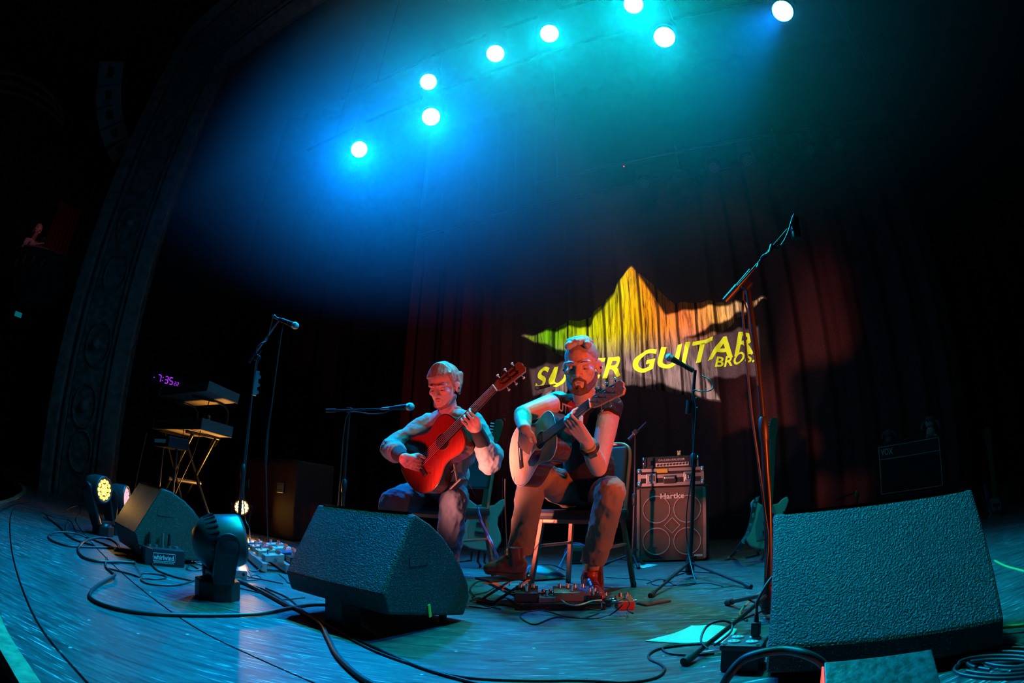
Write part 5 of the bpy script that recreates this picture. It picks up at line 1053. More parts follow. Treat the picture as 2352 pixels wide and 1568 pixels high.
    for i in range(3):
        for s_ in (-1, 1):
            q = ho+hd*(0.05+0.052*i)*k+w_*s_*0.017*k; b = B()
            b.cyl(q, q+hf*0.016*k, 0.0042*k, seg=8); po = b.build('tuning_post', CHROME, t)
            e = ho+hd*(0.05+0.052*i)*k+w_*s_*0.037*k-hf*0.009*k; b = B(); b.cyl(e, e+w_*s_*0.018*k, 0.003*k, seg=6); e2 = e+w_*s_*0.024*k; b.ball(e2, (0.009*k, 0.006*k, 0.006*k), 8, 6, (hd, w_, hf)); b.build('tuning_key', M_.get('key', CHROME), t)
            if M_.get('ends'):
                b = B(); r0 = q+hf*0.014*k; b.tube([r0, r0+w_*s_*0.01*k+hf*0.03*k, r0+w_*s_*0.006*k+hf*0.05*k+hd*0.02*k, r0-w_*s_*0.004*k+hf*0.035*k+hd*0.025*k], 0.0007*k, 4, 4); b.build('string_end', CHROME, t)
    return t, P, a, f, w_, k
def wood(name, c1, c2, rough=0.25): return mat(name, c1, rough, col2=c2, scale=6, stretch=(30, 30, 2), detail=6)
GT1 = {'top': wood('pale_spruce', (0.52, 0.36, 0.21), (0.66, 0.48, 0.30), 0.3), 'side': wood('rosewood_gloss', (0.06, 0.028, 0.018), (0.12, 0.05, 0.03), 0.15), 'neck': wood('mahogany', (0.16, 0.07, 0.04), (0.22, 0.1, 0.05)), 'dark': mat('ebony', (0.03, 0.028, 0.028), 0.35), 'guard': mat('dark_guard', (0.03, 0.02, 0.06), 0.15), 'head': wood('pale_headstock', (0.35, 0.25, 0.18), (0.42, 0.31, 0.22)), 'bind': WHITEP, 'ends': True}
GT2 = {'top': wood('red_cedar_gloss', (0.24, 0.016, 0.012), (0.32, 0.028, 0.016), 0.18), 'side': wood('dark_rosewood', (0.07, 0.02, 0.015), (0.13, 0.03, 0.02), 0.15), 'neck': wood('cedar_neck', (0.18, 0.05, 0.03), (0.24, 0.08, 0.04)), 'dark': mat('ebony'), 'trim': mat('rosette_brown', (0.25, 0.08, 0.03), 0.4), 'slots': True, 'key': mat('pearl_key', (0.7, 0.7, 0.66), 0.3), 'string': mat('nylon_string', (0.75, 0.75, 0.72), 0.4)}
b1, n1 = at(1198, 1043, 2.55), at(1356, 926, 2.09)
g1, GP1, ga1, gf1, gw1, gk1 = guitar('pale-topped acoustic guitar held by the bearded man', b1, n1, V((-0.82, -0.55, 0.10)), GT1)
b2, n2 = at(965, 1066, 2.84), at(1137, 891, 2.62)
g2, GP2, ga2, gf2, gw2, gk2 = guitar('red classical guitar held by the man in the sweatshirt', b2, n2, V((-0.42, -0.90, 0.12)), GT2)

# ---------------------------------------------------------------- people: capsules merged into one skin by voxel remeshing
class Blob:
    def __init__(s): s.b = B()
    def cap(s, p0, r0, p1, r1, seg=16):
        p0, p1 = V(p0), V(p1); d = p1-p0; L_ = d.length
        if L_ < 1e-5: s.b.ball(p0, r0); return s
        pr = [(-r0*math.cos(q*PI/10), max(1e-5, r0*math.sin(q*PI/10))) for q in range(6)]+[(L_+r1*math.sin(q*PI/10), max(1e-5, r1*math.cos(q*PI/10))) for q in range(6)]
        s.b.lathe(p0, d, pr, seg); return s
    def chain(s, pts, rs):
        for i in range(len(pts)-1): s.cap(pts[i], rs[i], pts[i+1], rs[i+1])
        return s
    def ell(s, c, r, ax=None): s.b.ball(c, r, 20, 12, ax); return s
    def mesh(s, voxel=0.005, smooth=3, cuts=(), noise=0.0):
        me = bpy.data.meshes.new('blob'); me.from_pydata(s.b.v, [], s.b.f); o = bpy.data.objects.new('blob', me); COL.objects.link(o)
        m = o.modifiers.new('r', 'REMESH'); m.mode = 'VOXEL'; m.voxel_size = voxel; m.use_smooth_shade = True
        if smooth: sm = o.modifiers.new('s', 'SMOOTH'); sm.factor = 0.5; sm.iterations = smooth
        dg = bpy.context.evaluated_depsgraph_get(); out = bpy.data.meshes.new_from_object(o.evaluated_get(dg)); bpy.data.objects.remove(o); bpy.data.meshes.remove(me)
        bm = bmesh.new(); bm.from_mesh(out)
        for co, no in cuts:
            r = bmesh.ops.bisect_plane(bm, geom=bm.verts[:]+bm.edges[:]+bm.faces[:], plane_co=co, plane_no=no, clear_outer=True)
            bmesh.ops.holes_fill(bm, edges=[e for e in bm.edges if e.is_boundary])
        bm.verts.index_update(); B_ = B(); B_.add([v.co.copy() for v in bm.verts], [[v.index for v in f.verts] for f in bm.faces], True); bm.free(); bpy.data.meshes.remove(out)
        if noise:
            from mathutils import noise as nz
            for i, v in enumerate(B_.v): B_.v[i] = v+nz.noise_vector(v*18)*noise+nz.noise_vector(v*45)*noise*0.4
        return B_
def orient(fwd, up):
    f = V(fwd).normalized(); r = f.cross(V(up)).normalized(); u = r.cross(f); return r, f, u          # right (of the viewer facing along f), forward, up
def head_shape(bl, c, fwd, up, k):
    r, f, u = orient(fwd, up); q = lambda x, y, z: c+r*x*k+f*y*k+u*z*k; ax = (r, f, u)
    bl.ell(q(0, -0.012, 0.035), (0.076*k, 0.096*k, 0.090*k), ax); bl.ell(q(0, 0.028, -0.025), (0.064*k, 0.064*k, 0.085*k), ax)
    bl.ell(q(0, 0.050, -0.080), (0.040*k, 0.038*k, 0.032*k), ax); bl.ell(q(0, 0.078, -0.092), (0.022*k, 0.016*k, 0.018*k), ax)
    for s_ in (-1, 1):
        bl.ell(q(0.040*s_, 0.058, -0.018), (0.026*k, 0.026*k, 0.022*k), ax)      # cheekbones
        bl.cap(q(0.012*s_, 0.091, 0.020), 0.011*k, q(0.050*s_, 0.072, 0.022), 0.010*k)  # brow ridge
        bl.cap(q(0.056*s_, 0.005, -0.055), 0.018*k, q(0.020*s_, 0.066, -0.092), 0.015*k)  # jaw line
        bl.ell(q(0.079*s_, -0.012, -0.005), (0.010*k, 0.020*k, 0.033*k), (r, (f*0.9+r*s_*-0.4).normalized(), u)); bl.ell(q(0.083*s_, -0.022, 0.006), (0.009*k, 0.012*k, 0.020*k), ax)
        bl.ell(q(0.013*s_, 0.097, -0.034), (0.010*k, 0.012*k, 0.008*k), ax)      # nostril wings
    bl.cap(q(0, 0.090, 0.018), 0.010*k, q(0, 0.113, -0.028), 0.0125*k)
    bl.cap(q(-0.018, 0.086, -0.060), 0.0065*k, q(0.018, 0.086, -0.060), 0.0065*k); bl.cap(q(-0.016, 0.085, -0.071), 0.007*k, q(0.016, 0.085, -0.071), 0.007*k)
    return q, ax
def face_parts(par, q, ax, k, brow, lidcol):
    for s_ in (-1, 1):
        b = B(); b.ball(q(0.031*s_, 0.0745, 0.001), 0.0120*k, 14, 9); e = b.build('eye', mat('eye_white', (0.45, 0.43, 0.42), 0.3), par)
        b = B(); b.ball(q(0.030*s_, 0.0835, -0.006), 0.0042*k, 10, 6); b.build('iris', mat('iris_dark', (0.03, 0.03, 0.04), 0.1), e)
        b = B(); b.ball(q(0.031*s_, 0.0765, 0.0035), (0.0155*k, 0.0125*k, 0.0098*k), 14, 9, ax); b.build('eyelid', lidcol, par)
        b = B(); b.tube([q(0.018*s_, 0.0865, -0.006), q(0.031*s_, 0.0890, -0.0075), q(0.045*s_, 0.0800, -0.006)], [0.0008*k, 0.0013*k, 0.0008*k], 5, 4); b.build('lashes', brow, par)
        b = B(); b.tube([q(0.014*s_, 0.0985, 0.0215), q(0.030*s_, 0.0955, 0.0265), q(0.050*s_, 0.0795, 0.0215)], [0.0020*k, 0.0030*k, 0.0015*k], 6, 4); b.build('eyebrow', brow, par)
        b = B(); b.ball(q(0.086*s_, -0.008, -0.010), (0.006*k, 0.006*k, 0.007*k), 8, 6); b.build('in_ear_monitor', BLACK, par)
    b = B(); b.tube([q(-0.022, 0.083, -0.066), q(0, 0.0945, -0.0655), q(0.022, 0.083, -0.066)], [0.001*k, 0.0026*k, 0.001*k], 6, 4); b.build('lips', mat('lip', (0.42, 0.18, 0.16), 0.5), par)
def fret_hand(bl, wrist, P, s0, k, up=1, press=(0.0, 0.004, -0.004, 0.012), sc=1.0):
    """fingers come up round the neck at position s0 and press on the fingerboard; up: sign of w that points to the sky"""
    bases = []
    for i in range(4):
        s_ = s0+(1.5-i)*-0.0245; v0 = -up*0.070; f0 = 0.016
        base = P(s_, v0, f0); pip = P(s_+0.004, -up*0.036, 0.048+press[i]); dip = P(s_+0.002, -up*0.008, 0.038+press[i]*0.5); tip = P(s_, up*(0.004+press[i]*0.6), 0.014)
        rr = (0.0084, 0.0078, 0.0072, 0.0062) if i < 3 else (0.0074, 0.0068, 0.0062, 0.0055)
        bl.chain([base, pip, dip, tip], [r*sc for r in rr]); bases.append(base)
    pc = sum(bases, V((0, 0, 0)))/4
    for q in bases: bl.cap(wrist+(q-pc)*0.45, 0.019*sc, q, 0.0125*sc)
    th0 = wrist+(pc-wrist)*0.35; bl.chain([th0, P(s0-0.012, -up*0.045, -0.030), P(s0-0.01, -up*0.004, -0.040)], [0.015*sc, 0.0115*sc, 0.0095*sc])
    return pc
def pluck_hand(bl, wrist, P, s0, k, up=1, sc=1.0):
    tips = []
    for i in range(4):
        v = up*(-0.004-0.011*i)+0.008*up; tip = P(s0-0.017*i, v-up*0.012, 0.018); tips.append(tip)
    pc = sum(tips, V((0, 0, 0)))/4; kn = wrist+(pc-wrist)*0.50+(P(s0, 0, 0.1)-P(s0, 0, 0))*0.22
    ax_ = (P(s0+0.1, 0, 0)-P(s0, 0, 0)).normalized()
    for i in range(4):
        base = kn+ax_*(0.034-0.0235*i)*sc; pip = base+(tips[i]-base)*0.5+(P(s0, 0, 0.1)-P(s0, 0, 0))*0.20; dip = pip+(tips[i]-pip)*0.6+(P(s0, 0, 0.1)-P(s0, 0, 0))*0.03
        bl.chain([base, pip, dip, tips[i]], [q*sc for q in (0.0086, 0.0079, 0.0072, 0.0060)]); bl.cap(wrist+(base-kn)*0.45, 0.019*sc, base, 0.0125*sc)
    t0 = wrist+(kn-wrist)*0.4+ax_*0.02; bl.chain([t0, t0+(P(s0+0.03, up*0.01, 0.03)-t0)*0.55+ax_*0.012, P(s0+0.025, -up*0.004, 0.018)], [0.015*sc, 0.011*sc, 0.0085*sc])
    return kn
def skin_mat(name, c1, c2):
    m = mat(name, c1, 0.48, col2=c2, scale=60, bump=0.08); m.node_tree.nodes['Principled BSDF'].inputs['Subsurface Weight'].default_value = 0.08
    m.node_tree.nodes['Principled BSDF'].inputs['Subsurface Radius'].default_value = (0.02, 0.008, 0.004); return m
SKIN = skin_mat('skin', (0.56, 0.36, 0.28), (0.62, 0.40, 0.31))
def person(label, loc, B_, m=None):
    o = B_.build('person', m or SKIN, None); o['label'] = label; o['category'] = 'person'; return o
def tri(a, b, t): return V(a)+(V(b)-V(a))*t
def shoe(name, heel, toe, z, par, m_up, m_sole, boot=0.10, sc=1.0, lace=None):
    heel, toe = V((heel[0], heel[1], z)), V((toe[0], toe[1], z)); d = (toe-heel); L_ = d.length; d.normalize(); s_ = Z_.cross(d)
    bl = Blob(); q = lambda x, y, zz: heel+d*x*L_+s_*y+Z_*zz
    bl.ell(q(0.15, 0, 0.05), (0.045*sc, 0.036*sc, 0.045*sc), (d, s_, Z_)); bl.cap(q(0.12, 0, 0.03), 0.034*sc, q(0.55, 0.004, 0.036), 0.036*sc); bl.cap(q(0.5, 0, 0.036), 0.040*sc, q(0.86, 0.002, 0.026), 0.031*sc)
    bl.cap(q(0.20, 0, 0.05), 0.037*sc, q(0.24, 0, boot), 0.040*sc); bl.cap(q(0.26, 0, boot*0.7), 0.034*sc, q(0.60, 0, 0.045), 0.032*sc)
    B1 = bl.mesh(0.005, 3, [(heel+Z_*0.006, V((0, 0, -1))), (heel+Z_*(boot+0.012), V((0, 0, 1)))]); o = B1.build(name, m_up, par)
    prof = [(0.0, 0.026), (0.06, 0.034), (0.35, 0.033), (0.62, 0.042), (0.85, 0.036), (0.96, 0.018)]; poly = [(x*L_*1.02-0.005, y*sc) for x, y in prof]+[(x*L_*1.02-0.005, -y*sc) for x, y in prof[::-1]]
    b = B(); b.prism(poly, heel, d, s_, Z_, 0.013, bev=0.003); so = b.build('sole', m_sole, o)
    b = B(); b.prism([(x*L_*1.02-0.005, y*sc) for x, y in prof[:3]]+[(x*L_*1.02-0.005, -y*sc) for x, y in prof[:3][::-1]], heel-Z_*0.016, d, s_, Z_, 0.016); b.build('heel', m_sole, so)
    if lace:
        for k in range(5):
            x = 0.36+0.065*k; h = np.interp(x, [0.3, 0.45, 0.7], [boot*0.85, 0.088, 0.068])
            b = B(); b.tube([q(x, -0.026*sc, h-0.010), q(x+0.01, 0, h+0.008), q(x+0.02, 0.026*sc, h-0.010)], 0.0024, 6, 4); b.build('lace', lace, o)
        for y in (-1, 1): b = B(); b.tube([q(0.33, 0, boot*0.9+0.012), q(0.36, 0.03*y, boot*0.9+0.028), q(0.40, 0.055*y, boot*0.9), q(0.42, 0.05*y, boot*0.55)], 0.0022, 6, 5); b.build('lace', lace, o)
    return o
# ---------------------------------------------------------------- the bearded man with the pale guitar
pel = V((0.46, 2.95, 0.545)); shR, shL = at(1283, 922, 2.74), at(1402, 934, 2.56); neck0 = at(1343, 918, 2.64); hd1 = at(1336, 842, 2.52)
elR, wrR = at(1200, 951, 2.56), at(1205, 984, 2.37); elL, wrL = at(1374, 1074, 2.46), at(1348, 1013, 2.25)
hipR, hipL = pel-w1*0.085, pel+w1*0.085; knR, knL = at(1224, 1088, 2.62), at(1404, 1128, 2.50); anR, anL = at(1194, 1268, 2.66), at(1352, 1330, 2.70)
chest = (shR+shL)/2-Z_*0.13+V((0.02, 0.06, 0)); belly = tri(chest, pel, 0.55)+V((0, -0.02, 0)); sax = (shL-shR).normalized(); fwd1 = V((sax.y, -sax.x, 0)).normalized()
if fwd1.y > 0: fwd1 = -fwd1
tax = (sax, fwd1, sax.cross(fwd1))
def torso_blob(bl, g, sleeve=True):
    bl.ell(chest, (0.172+g, 0.112+g, 0.150+g), tax); bl.ell(belly, (0.150+g, 0.115+g, 0.135+g), tax); bl.ell(pel+Z_*0.02, (0.160+g, 0.125+g, 0.11+g), (w1, f1, Z_))
    bl.cap(tri(shR, shL, 0.12), 0.058+g, tri(shR, shL, 0.88), 0.058+g); bl.cap(tri(chest, belly, 0.3), 0.13+g, tri(belly, pel, 0.6), 0.125+g)
    bl.cap(tri(shR, neck0, 0.45)-Z_*0.0, 0.045+g, neck0-Z_*0.02, 0.048+g); bl.cap(tri(shL, neck0, 0.45), 0.045+g, neck0-Z_*0.02, 0.048+g)
bl = Blob(); K1 = 1.10
face1 = V((-0.30, -0.86, -0.30)); q1, ax1 = head_shape(bl, hd1, face1, Z_, K1)
torso_blob(bl, -0.012); bl.cap(neck0-Z_*0.02, 0.060, hd1-Z_*0.05+V((0.01, 0.04, 0)), 0.056)
for a_, e_, w_ in ((shR, elR, wrR), (shL, elL, wrL)):
    bl.chain([a_, tri(a_, e_, 0.35), e_], [0.058, 0.055, 0.043]); bl.chain([e_, tri(e_, w_, 0.3), w_], [0.042, 0.045, 0.029])
fret_hand(bl, wrL, GP1, 0.53, gk1, up=-1, press=(0.0, 0.004, 0.002, 0.016)); pluck_hand(bl, wrR, GP1, 0.155, gk1, up=-1)
for h_, k_, a_ in ((hipR, knR, anR), (hipL, knL, anL)): bl.chain([h_, k_, a_], [0.075, 0.050, 0.036])
man1 = person('seated bearded man in a black sleeveless shirt playing the pale guitar', pel, bl.mesh(0.0042, 3))
face_parts(man1, q1, ax1, K1, mat('brow_brown', (0.10, 0.06, 0.04), 0.8), SKIN)
# hair: curly top, cropped sides; beard
HAIR1 = mat('greying_brown_hair', (0.36, 0.32, 0.28), 0.5, bump=0.8, scale=90, col2=(0.50, 0.46, 0.42))
hb = Blob(); random.seed(3)
hb.ell(q1(0, -0.016, 0.044), (0.0785*K1, 0.096*K1, 0.089*K1), ax1); crop = hb.mesh(0.005, 2, [(q1(0, 0.052, 0.03), (ax1[1]*0.85-ax1[2]*0.45).normalized()), (q1(0, 0, 0.0), (-ax1[2]*0.8+ax1[1]*0.35).normalized())])
crop.build('cropped_hair', mat('cropped_hair', (0.34, 0.28, 0.24), 0.8, bump=0.5, scale=300), man1)
hb = Blob()
for i in range(75):
    x, y = jitter(0.048), -0.075+random.random()*0.15; z = 0.123-0.9*(y*y)*4-1.2*x*x*6; c = q1(x, y, z+random.random()*0.010); hb.ell(c, (0.0125+random.random()*0.006)*K1)
hb.mesh(0.0038, 1).build('curly_hair', HAIR1, man1)
hb = Blob()
for s_ in (-1, 1): hb.chain([q1(0.066*s_, 0.012, -0.035), q1(0.053*s_, 0.045, -0.075), q1(0.030*s_, 0.078, -0.100), q1(0, 0.088, -0.108)], [0.010*K1, 0.014*K1, 0.016*K1, 0.017*K1]); hb.cap(q1(0.006*s_, 0.095, -0.049), 0.007*K1, q1(0.028*s_, 0.084, -0.062), 0.006*K1); hb.cap(q1(0.028*s_, 0.084, -0.062), 0.006*K1, q1(0.027*s_, 0.080, -0.09), 0.009*K1)
hb.cap(q1(0, 0.094, -0.082), 0.007*K1, q1(0, 0.092, -0.105), 0.014*K1)
hb.mesh(0.004, 2).build('beard', mat('brown_beard', (0.16, 0.09, 0.06), 0.8, bump=0.8, scale=200), man1)
# shirt (sleeveless), trousers
bl = Blob(); torso_blob(bl, 0.0)
for a_, e_ in ((shR, elR), (shL, elL)): bl.cap(a_, 0.066, tri(a_, e_, 0.10), 0.064)
cuts = [(neck0+Z_*0.030, (Z_*0.95+fwd1*-0.1).normalized())]
B_ = bl.mesh(0.0055, 4, cuts, 0.004)
shirt1 = B_.build('shirt', mat('black_cotton', (0.012, 0.012, 0.014), 0.9, bump=0.2, scale=30), man1)
# print across the chest
tree = BVHTree.FromPolygons(B_.v, B_.f)
def on_shirt(lbl_b, body, px, py, Y, X, Yv, size, lift, fit, tr=tree):
    vs, fs = text_verts(body, size, offset=0.0016); w0 = max(v.x for v in vs)-min(v.x for v in vs); o = at(px, py, Y); bm = bmesh.new(); out = []
    for v in vs:
        p = o+X*v.x*fit/w0+Yv*v.y; d = (p-CAM).normalized(); h = tr.ray_cast(p-d*0.4, d, 1.0); out.append((h[0] if h[0] else p)-d*lift)
    bm.free(); lbl_b.add(out, fs)
pX = sax.copy(); pX = (pX-Z_*0.25).normalized(); pY = Z_
b = B(); cpt = at(1322, 940, 2.5); rr_ = []
for i in range(26):
    an = 2*PI*i/26; p = cpt+sax*math.cos(an)*0.055+Z_*math.sin(an)*0.045; d = (p-CAM).normalized(); h = tree.ray_cast(p-d*0.4, d, 1.0); rr_.append((h[0] if h[0] else p)-d*0.003)
b.add(rr_, [list(range(26))]); b.build('red_print', mat('red_print', (0.5, 0.02, 0.04), 0.8), shirt1)
b = B(); on_shirt(b, 'BUTT', 1274, 938, 2.5, pX, pY, 0.062, 0.006, 0.105); b.build('lettering', mat('print_white', (0.7, 0.68, 0.72), 0.8), shirt1, kind='stuff')
bl = Blob()
bl.ell(pel+Z_*0.01, (0.172, 0.140, 0.105), (w1, f1, Z_))
for h_, k_, a_ in ((hipR, knR, anR), (hipL, knL, anL)):
    bl.chain([h_, tri(h_, k_, 0.5), k_], [0.098, 0.090, 0.072]); bl.chain([k_, tri(k_, a_, 0.4), a_], [0.071, 0.071, 0.060])
B_ = bl.mesh(0.006, 4, [(anR+Z_*-0.005, (anR-knR).normalized()), ], 0.010)
B_.build('trousers', mat('khaki_cotton', (0.27, 0.21, 0.15), 0.85, bump=0.35, scale=26), man1)
BOOT = mat('oxblood_leather', (0.42, 0.075, 0.05), 0.32, bump=0.15, scale=50); SOLE = mat('tan_sole', (0.22, 0.13, 0.08), 0.7); LACE = mat('dark_lace', (0.05, 0.05, 0.06), 0.7)
hl, to = fl(1203, 1318, 0.15), fl(1113, 1312, 0.15); shoe('boot', hl, to, 0.141, man1, BOOT, SOLE, 0.125, 1.05, LACE)
hl, to = fl(1338, 1358, 0.02), fl(1380, 1384, 0.02); dd = (to-hl).normalized(); hl = to-dd*0.27; shoe('boot', hl, to, 0.017, man1, BOOT, SOLE, 0.12, 1.05, LACE)
# watch and bracelet on the fretting wrist, rings on the picking hand
wd = (wrL-elL).normalized(); x_, y_, _ = frame(wd)
for off, r_, rad, m_, nm in ((0.055, 0.036, 0.010, BLACK, 'watch'), (0.025, 0.033, 0.005, mat('green_bracelet', (0.12, 0.28, 0.10), 0.6), 'bracelet')):
    c = wrL-wd*off; b = B(); b.tube([c+(x_*math.cos(i*PI/8)+y_*math.sin(i*PI/8))*r_ for i in range(17)], rad, 6, 1); b.build(nm, m_, man1)
c = wrL-wd*0.055; vd = (CAM-c); vd -= wd*vd.dot(wd); vd.normalize(); b = B(); b.box(c+vd*0.043, (0.034, 0.036, 0.012), (wd, wd.cross(vd), vd), 0.003); b.build('watch_face', mat('dark_glass'), man1)

# ---------------------------------------------------------------- the man in the sweatshirt with the red guitar
pel2 = V((-0.43, 3.36, 0.545)); sR2, sL2 = at(986, 976, 3.08), at(1086, 974, 2.95); nk2 = at(1032, 950, 3.02); hd2 = at(1021, 889, 2.92)
eR2, wR2 = at(899, 1030, 2.93), at(928, 1052, 2.73); eL2, wL2 = at(1124, 1052, 2.86), at(1094, 984, 2.68)
hR2, hL2 = pel2-w2*0.09, pel2+w2*0.09; kR2, kL2 = at(903, 1152, 2.97), at(1042, 1152, 2.92); aR2, aL2 = V((-0.72, 3.0, 0.10)), V((-0.34, 3.02, 0.10))
sx2 = (sL2-sR2).normalized(); fw2 = V((sx2.y, -sx2.x, 0)).normalized()
if fw2.y > 0: fw2 = -fw2
tx2 = (sx2, fw2, sx2.cross(fw2)); ch_2 = (sR2+sL2)/2-Z_*0.13+V((0, 0.06, 0)); be2 = tri(ch_2, pel2, 0.55)
def torso2(bl, g):
    bl.ell(ch_2, (0.160+g, 0.108+g, 0.150+g), tx2); bl.ell(be2, (0.148+g, 0.108+g, 0.14+g), tx2); bl.ell(pel2+Z_*0.03, (0.155+g, 0.12+g, 0.11+g), (w2, f2, Z_))
    bl.cap(tri(sR2, sL2, 0.12), 0.055+g, tri(sR2, sL2, 0.88), 0.055+g); bl.cap(tri(ch_2, be2, 0.3), 0.12+g, tri(be2, pel2, 0.6), 0.12+g)
    for s_ in (sR2, sL2): bl.cap(tri(s_, nk2, 0.45), 0.043+g, nk2-Z_*0.015, 0.046+g)
bl = Blob(); K2 = 1.02; face2 = V((-0.36, -0.84, -0.36)); q2, ax2 = head_shape(bl, hd2, face2, Z_, K2)
torso2(bl, -0.014); bl.cap(nk2-Z_*0.02, 0.056, hd2-Z_*0.05+V((0.01, 0.04, 0)), 0.052)
for a_, e_, w_ in ((sR2, eR2, wR2), (sL2, eL2, wL2)): bl.chain([a_, e_], [0.050, 0.038]); bl.chain([e_, tri(e_, w_, 0.3), w_], [0.038, 0.040, 0.027])
fret_hand(bl, wL2, GP2, 0.43, gk2, up=-1); pluck_hand(bl, wR2, GP2, 0.035, gk2, up=-1)
for h_, k_, a_ in ((hR2, kR2, aR2), (hL2, kL2, aL2)): bl.chain([h_, k_, a_], [0.072, 0.048, 0.034])
man2 = person('seated young man in a grey sweatshirt playing the red guitar', pel2, bl.mesh(0.0042, 3))
BR2 = mat('dark_brown_hair', (0.22, 0.17, 0.13), 0.45, bump=0.7, scale=60, stretch=(1, 1, 0.25), col2=(0.34, 0.27, 0.21)); face_parts(man2, q2, ax2, K2, mat('brow_brown'), SKIN)
hb = Blob(); hb.ell(q2(0, -0.026, 0.050), (0.083*K2, 0.094*K2, 0.088*K2), ax2); random.seed(5)
for i in range(44):          # locks combed from the crown forward and over to one side
    x = -0.072+0.144*i/43; z0 = 0.132-x*x*5; y1 = 0.080*math.cos(x*13); dz = 0.018*(x+0.07)/0.14
    hb.chain([q2(x*0.55+0.01, -0.045, z0), q2(x*0.9, 0.030, z0-0.004-x*x*4+0.006), q2(x*1.06+jitter(0.003), y1, 0.080-dz+jitter(0.005))], [0.014*K2, 0.0125*K2, 0.0062*K2])
for s_ in (-1, 1):
    hb.chain([q2(0.066*s_, 0.034, 0.075), q2(0.076*s_, 0.026, 0.035), q2(0.077*s_, 0.018, 0.000)], [0.013*K2, 0.009*K2, 0.005*K2])
    for j in range(6): hb.chain([q2(0.070*s_, -0.02-0.012*j, 0.06), q2((0.080-0.004*j)*s_, -0.03-0.012*j, 0.01), q2((0.066-0.006*j)*s_, -0.045-0.010*j, -0.045)], [0.016*K2, 0.013*K2, 0.008*K2])
hb.mesh(0.0042, 1, [(q2(0, 0, -0.075), -ax2[2])]).build('hair', BR2, man2)
hb = Blob()
for s_ in (-1, 1): hb.cap(q2(0.004*s_, 0.0900, -0.050), 0.0052*K2, q2(0.020*s_, 0.083, -0.057), 0.0040*K2); hb.chain([q2(0.058*s_, 0.018, -0.058), q2(0.038*s_, 0.058, -0.092), q2(0, 0.080, -0.103)], [0.0115*K2, 0.0130*K2, 0.0140*K2])
hb.mesh(0.004, 2).build('short_beard', mat('stubble', (0.28, 0.17, 0.13), 0.8, bump=0.5, scale=240), man2)
bl = Blob(); torso2(bl, 0.014)
for a_, e_, w_ in ((sR2, eR2, wR2), (sL2, eL2, wL2)):
    bl.chain([a_, tri(a_, e_, 0.5), e_], [0.074, 0.070, 0.064]); bl.chain([e_, tri(e_, w_, 0.38)], [0.066, 0.058])
bl.cap(eL2+V((0, 0, -0.03)), 0.062, eL2+V((0.02, 0, 0.02)), 0.06)
bl.mesh(0.006, 4, [(nk2+Z_*0.040, (Z_*0.96-fw2*0.05).normalized())], 0.009).build('sweatshirt', mat('grey_fleece', (0.30, 0.32, 0.31), 0.95, bump=0.35, scale=24), man2)
bl = Blob(); rc2 = nk2+Z_*0.030; xx, yy, dd = frame((Z_*0.96-fw2*0.05).normalized())
for i in range(16): bl.cap(rc2+(xx*math.cos(i*PI/8)+yy*math.sin(i*PI/8))*0.064, 0.011, rc2+(xx*math.cos((i+1)*PI/8)+yy*math.sin((i+1)*PI/8))*0.064, 0.011)
bl.mesh(0.005, 2).build('ribbed_collar', mat('grey_fleece'), man2)
for e_, w_ in ((eR2, wR2), (eL2, wL2)):
    bl = Blob(); bl.chain([tri(e_, w_, 0.30), tri(e_, w_, 0.75), tri(e_, w_, 0.98)], [0.047, 0.039, 0.033]); bl.mesh(0.005, 2, [(tri(e_, w_, 0.98), (w_-e_).normalized()), (tri(e_, w_, 0.30), (e_-w_).normalized())]).build('wrist_warmer', mat('black_knit', (0.015, 0.016, 0.02), 0.9, bump=0.4, scale=120), man2)
bl = Blob(); bl.ell(pel2, (0.172, 0.14, 0.105), (w2, f2, Z_))
for h_, k_, a_ in ((hR2, kR2, aR2), (hL2, kL2, aL2)): bl.chain([h_, tri(h_, k_, 0.5), k_], [0.098, 0.092, 0.076]); bl.chain([k_, tri(k_, a_, 0.4), a_], [0.076, 0.078, 0.062])
bl.mesh(0.0065, 4, [], 0.010).build('trousers', mat('slate_denim', (0.09, 0.115, 0.16), 0.9, bump=0.35, scale=26), man2)
for a_, s_ in ((aR2, -0.05), (aL2, 0.05)): shoe('shoe', V((a_.x, a_.y+0.06, 0)), V((a_.x+s_*0.4-0.10, a_.y-0.18, 0)), 0.017, man2, mat('dark_shoe', (0.04, 0.04, 0.045), 0.5), SOLE, 0.08)
# guitar rest between thigh and guitar
gr = thing('guitar_rest', 'dark strut propping the red guitar on the player\'s thigh', 'guitar rest', at(1042, 1100, 2.82)); a, c = at(1042, 1058, 2.80), at(1052, 1112, 2.84)
b = B(); b.cyl(a, c, 0.010, 0.009); b.build('strut', BLACKM, gr); b = B(); b.box(c, (0.09, 0.06, 0.012), (ga2, ga2.cross(Z_).normalized(), ga2.cross(ga2.cross(Z_)).normalized()), 0.004); b.build('pad', RUBBER, gr)

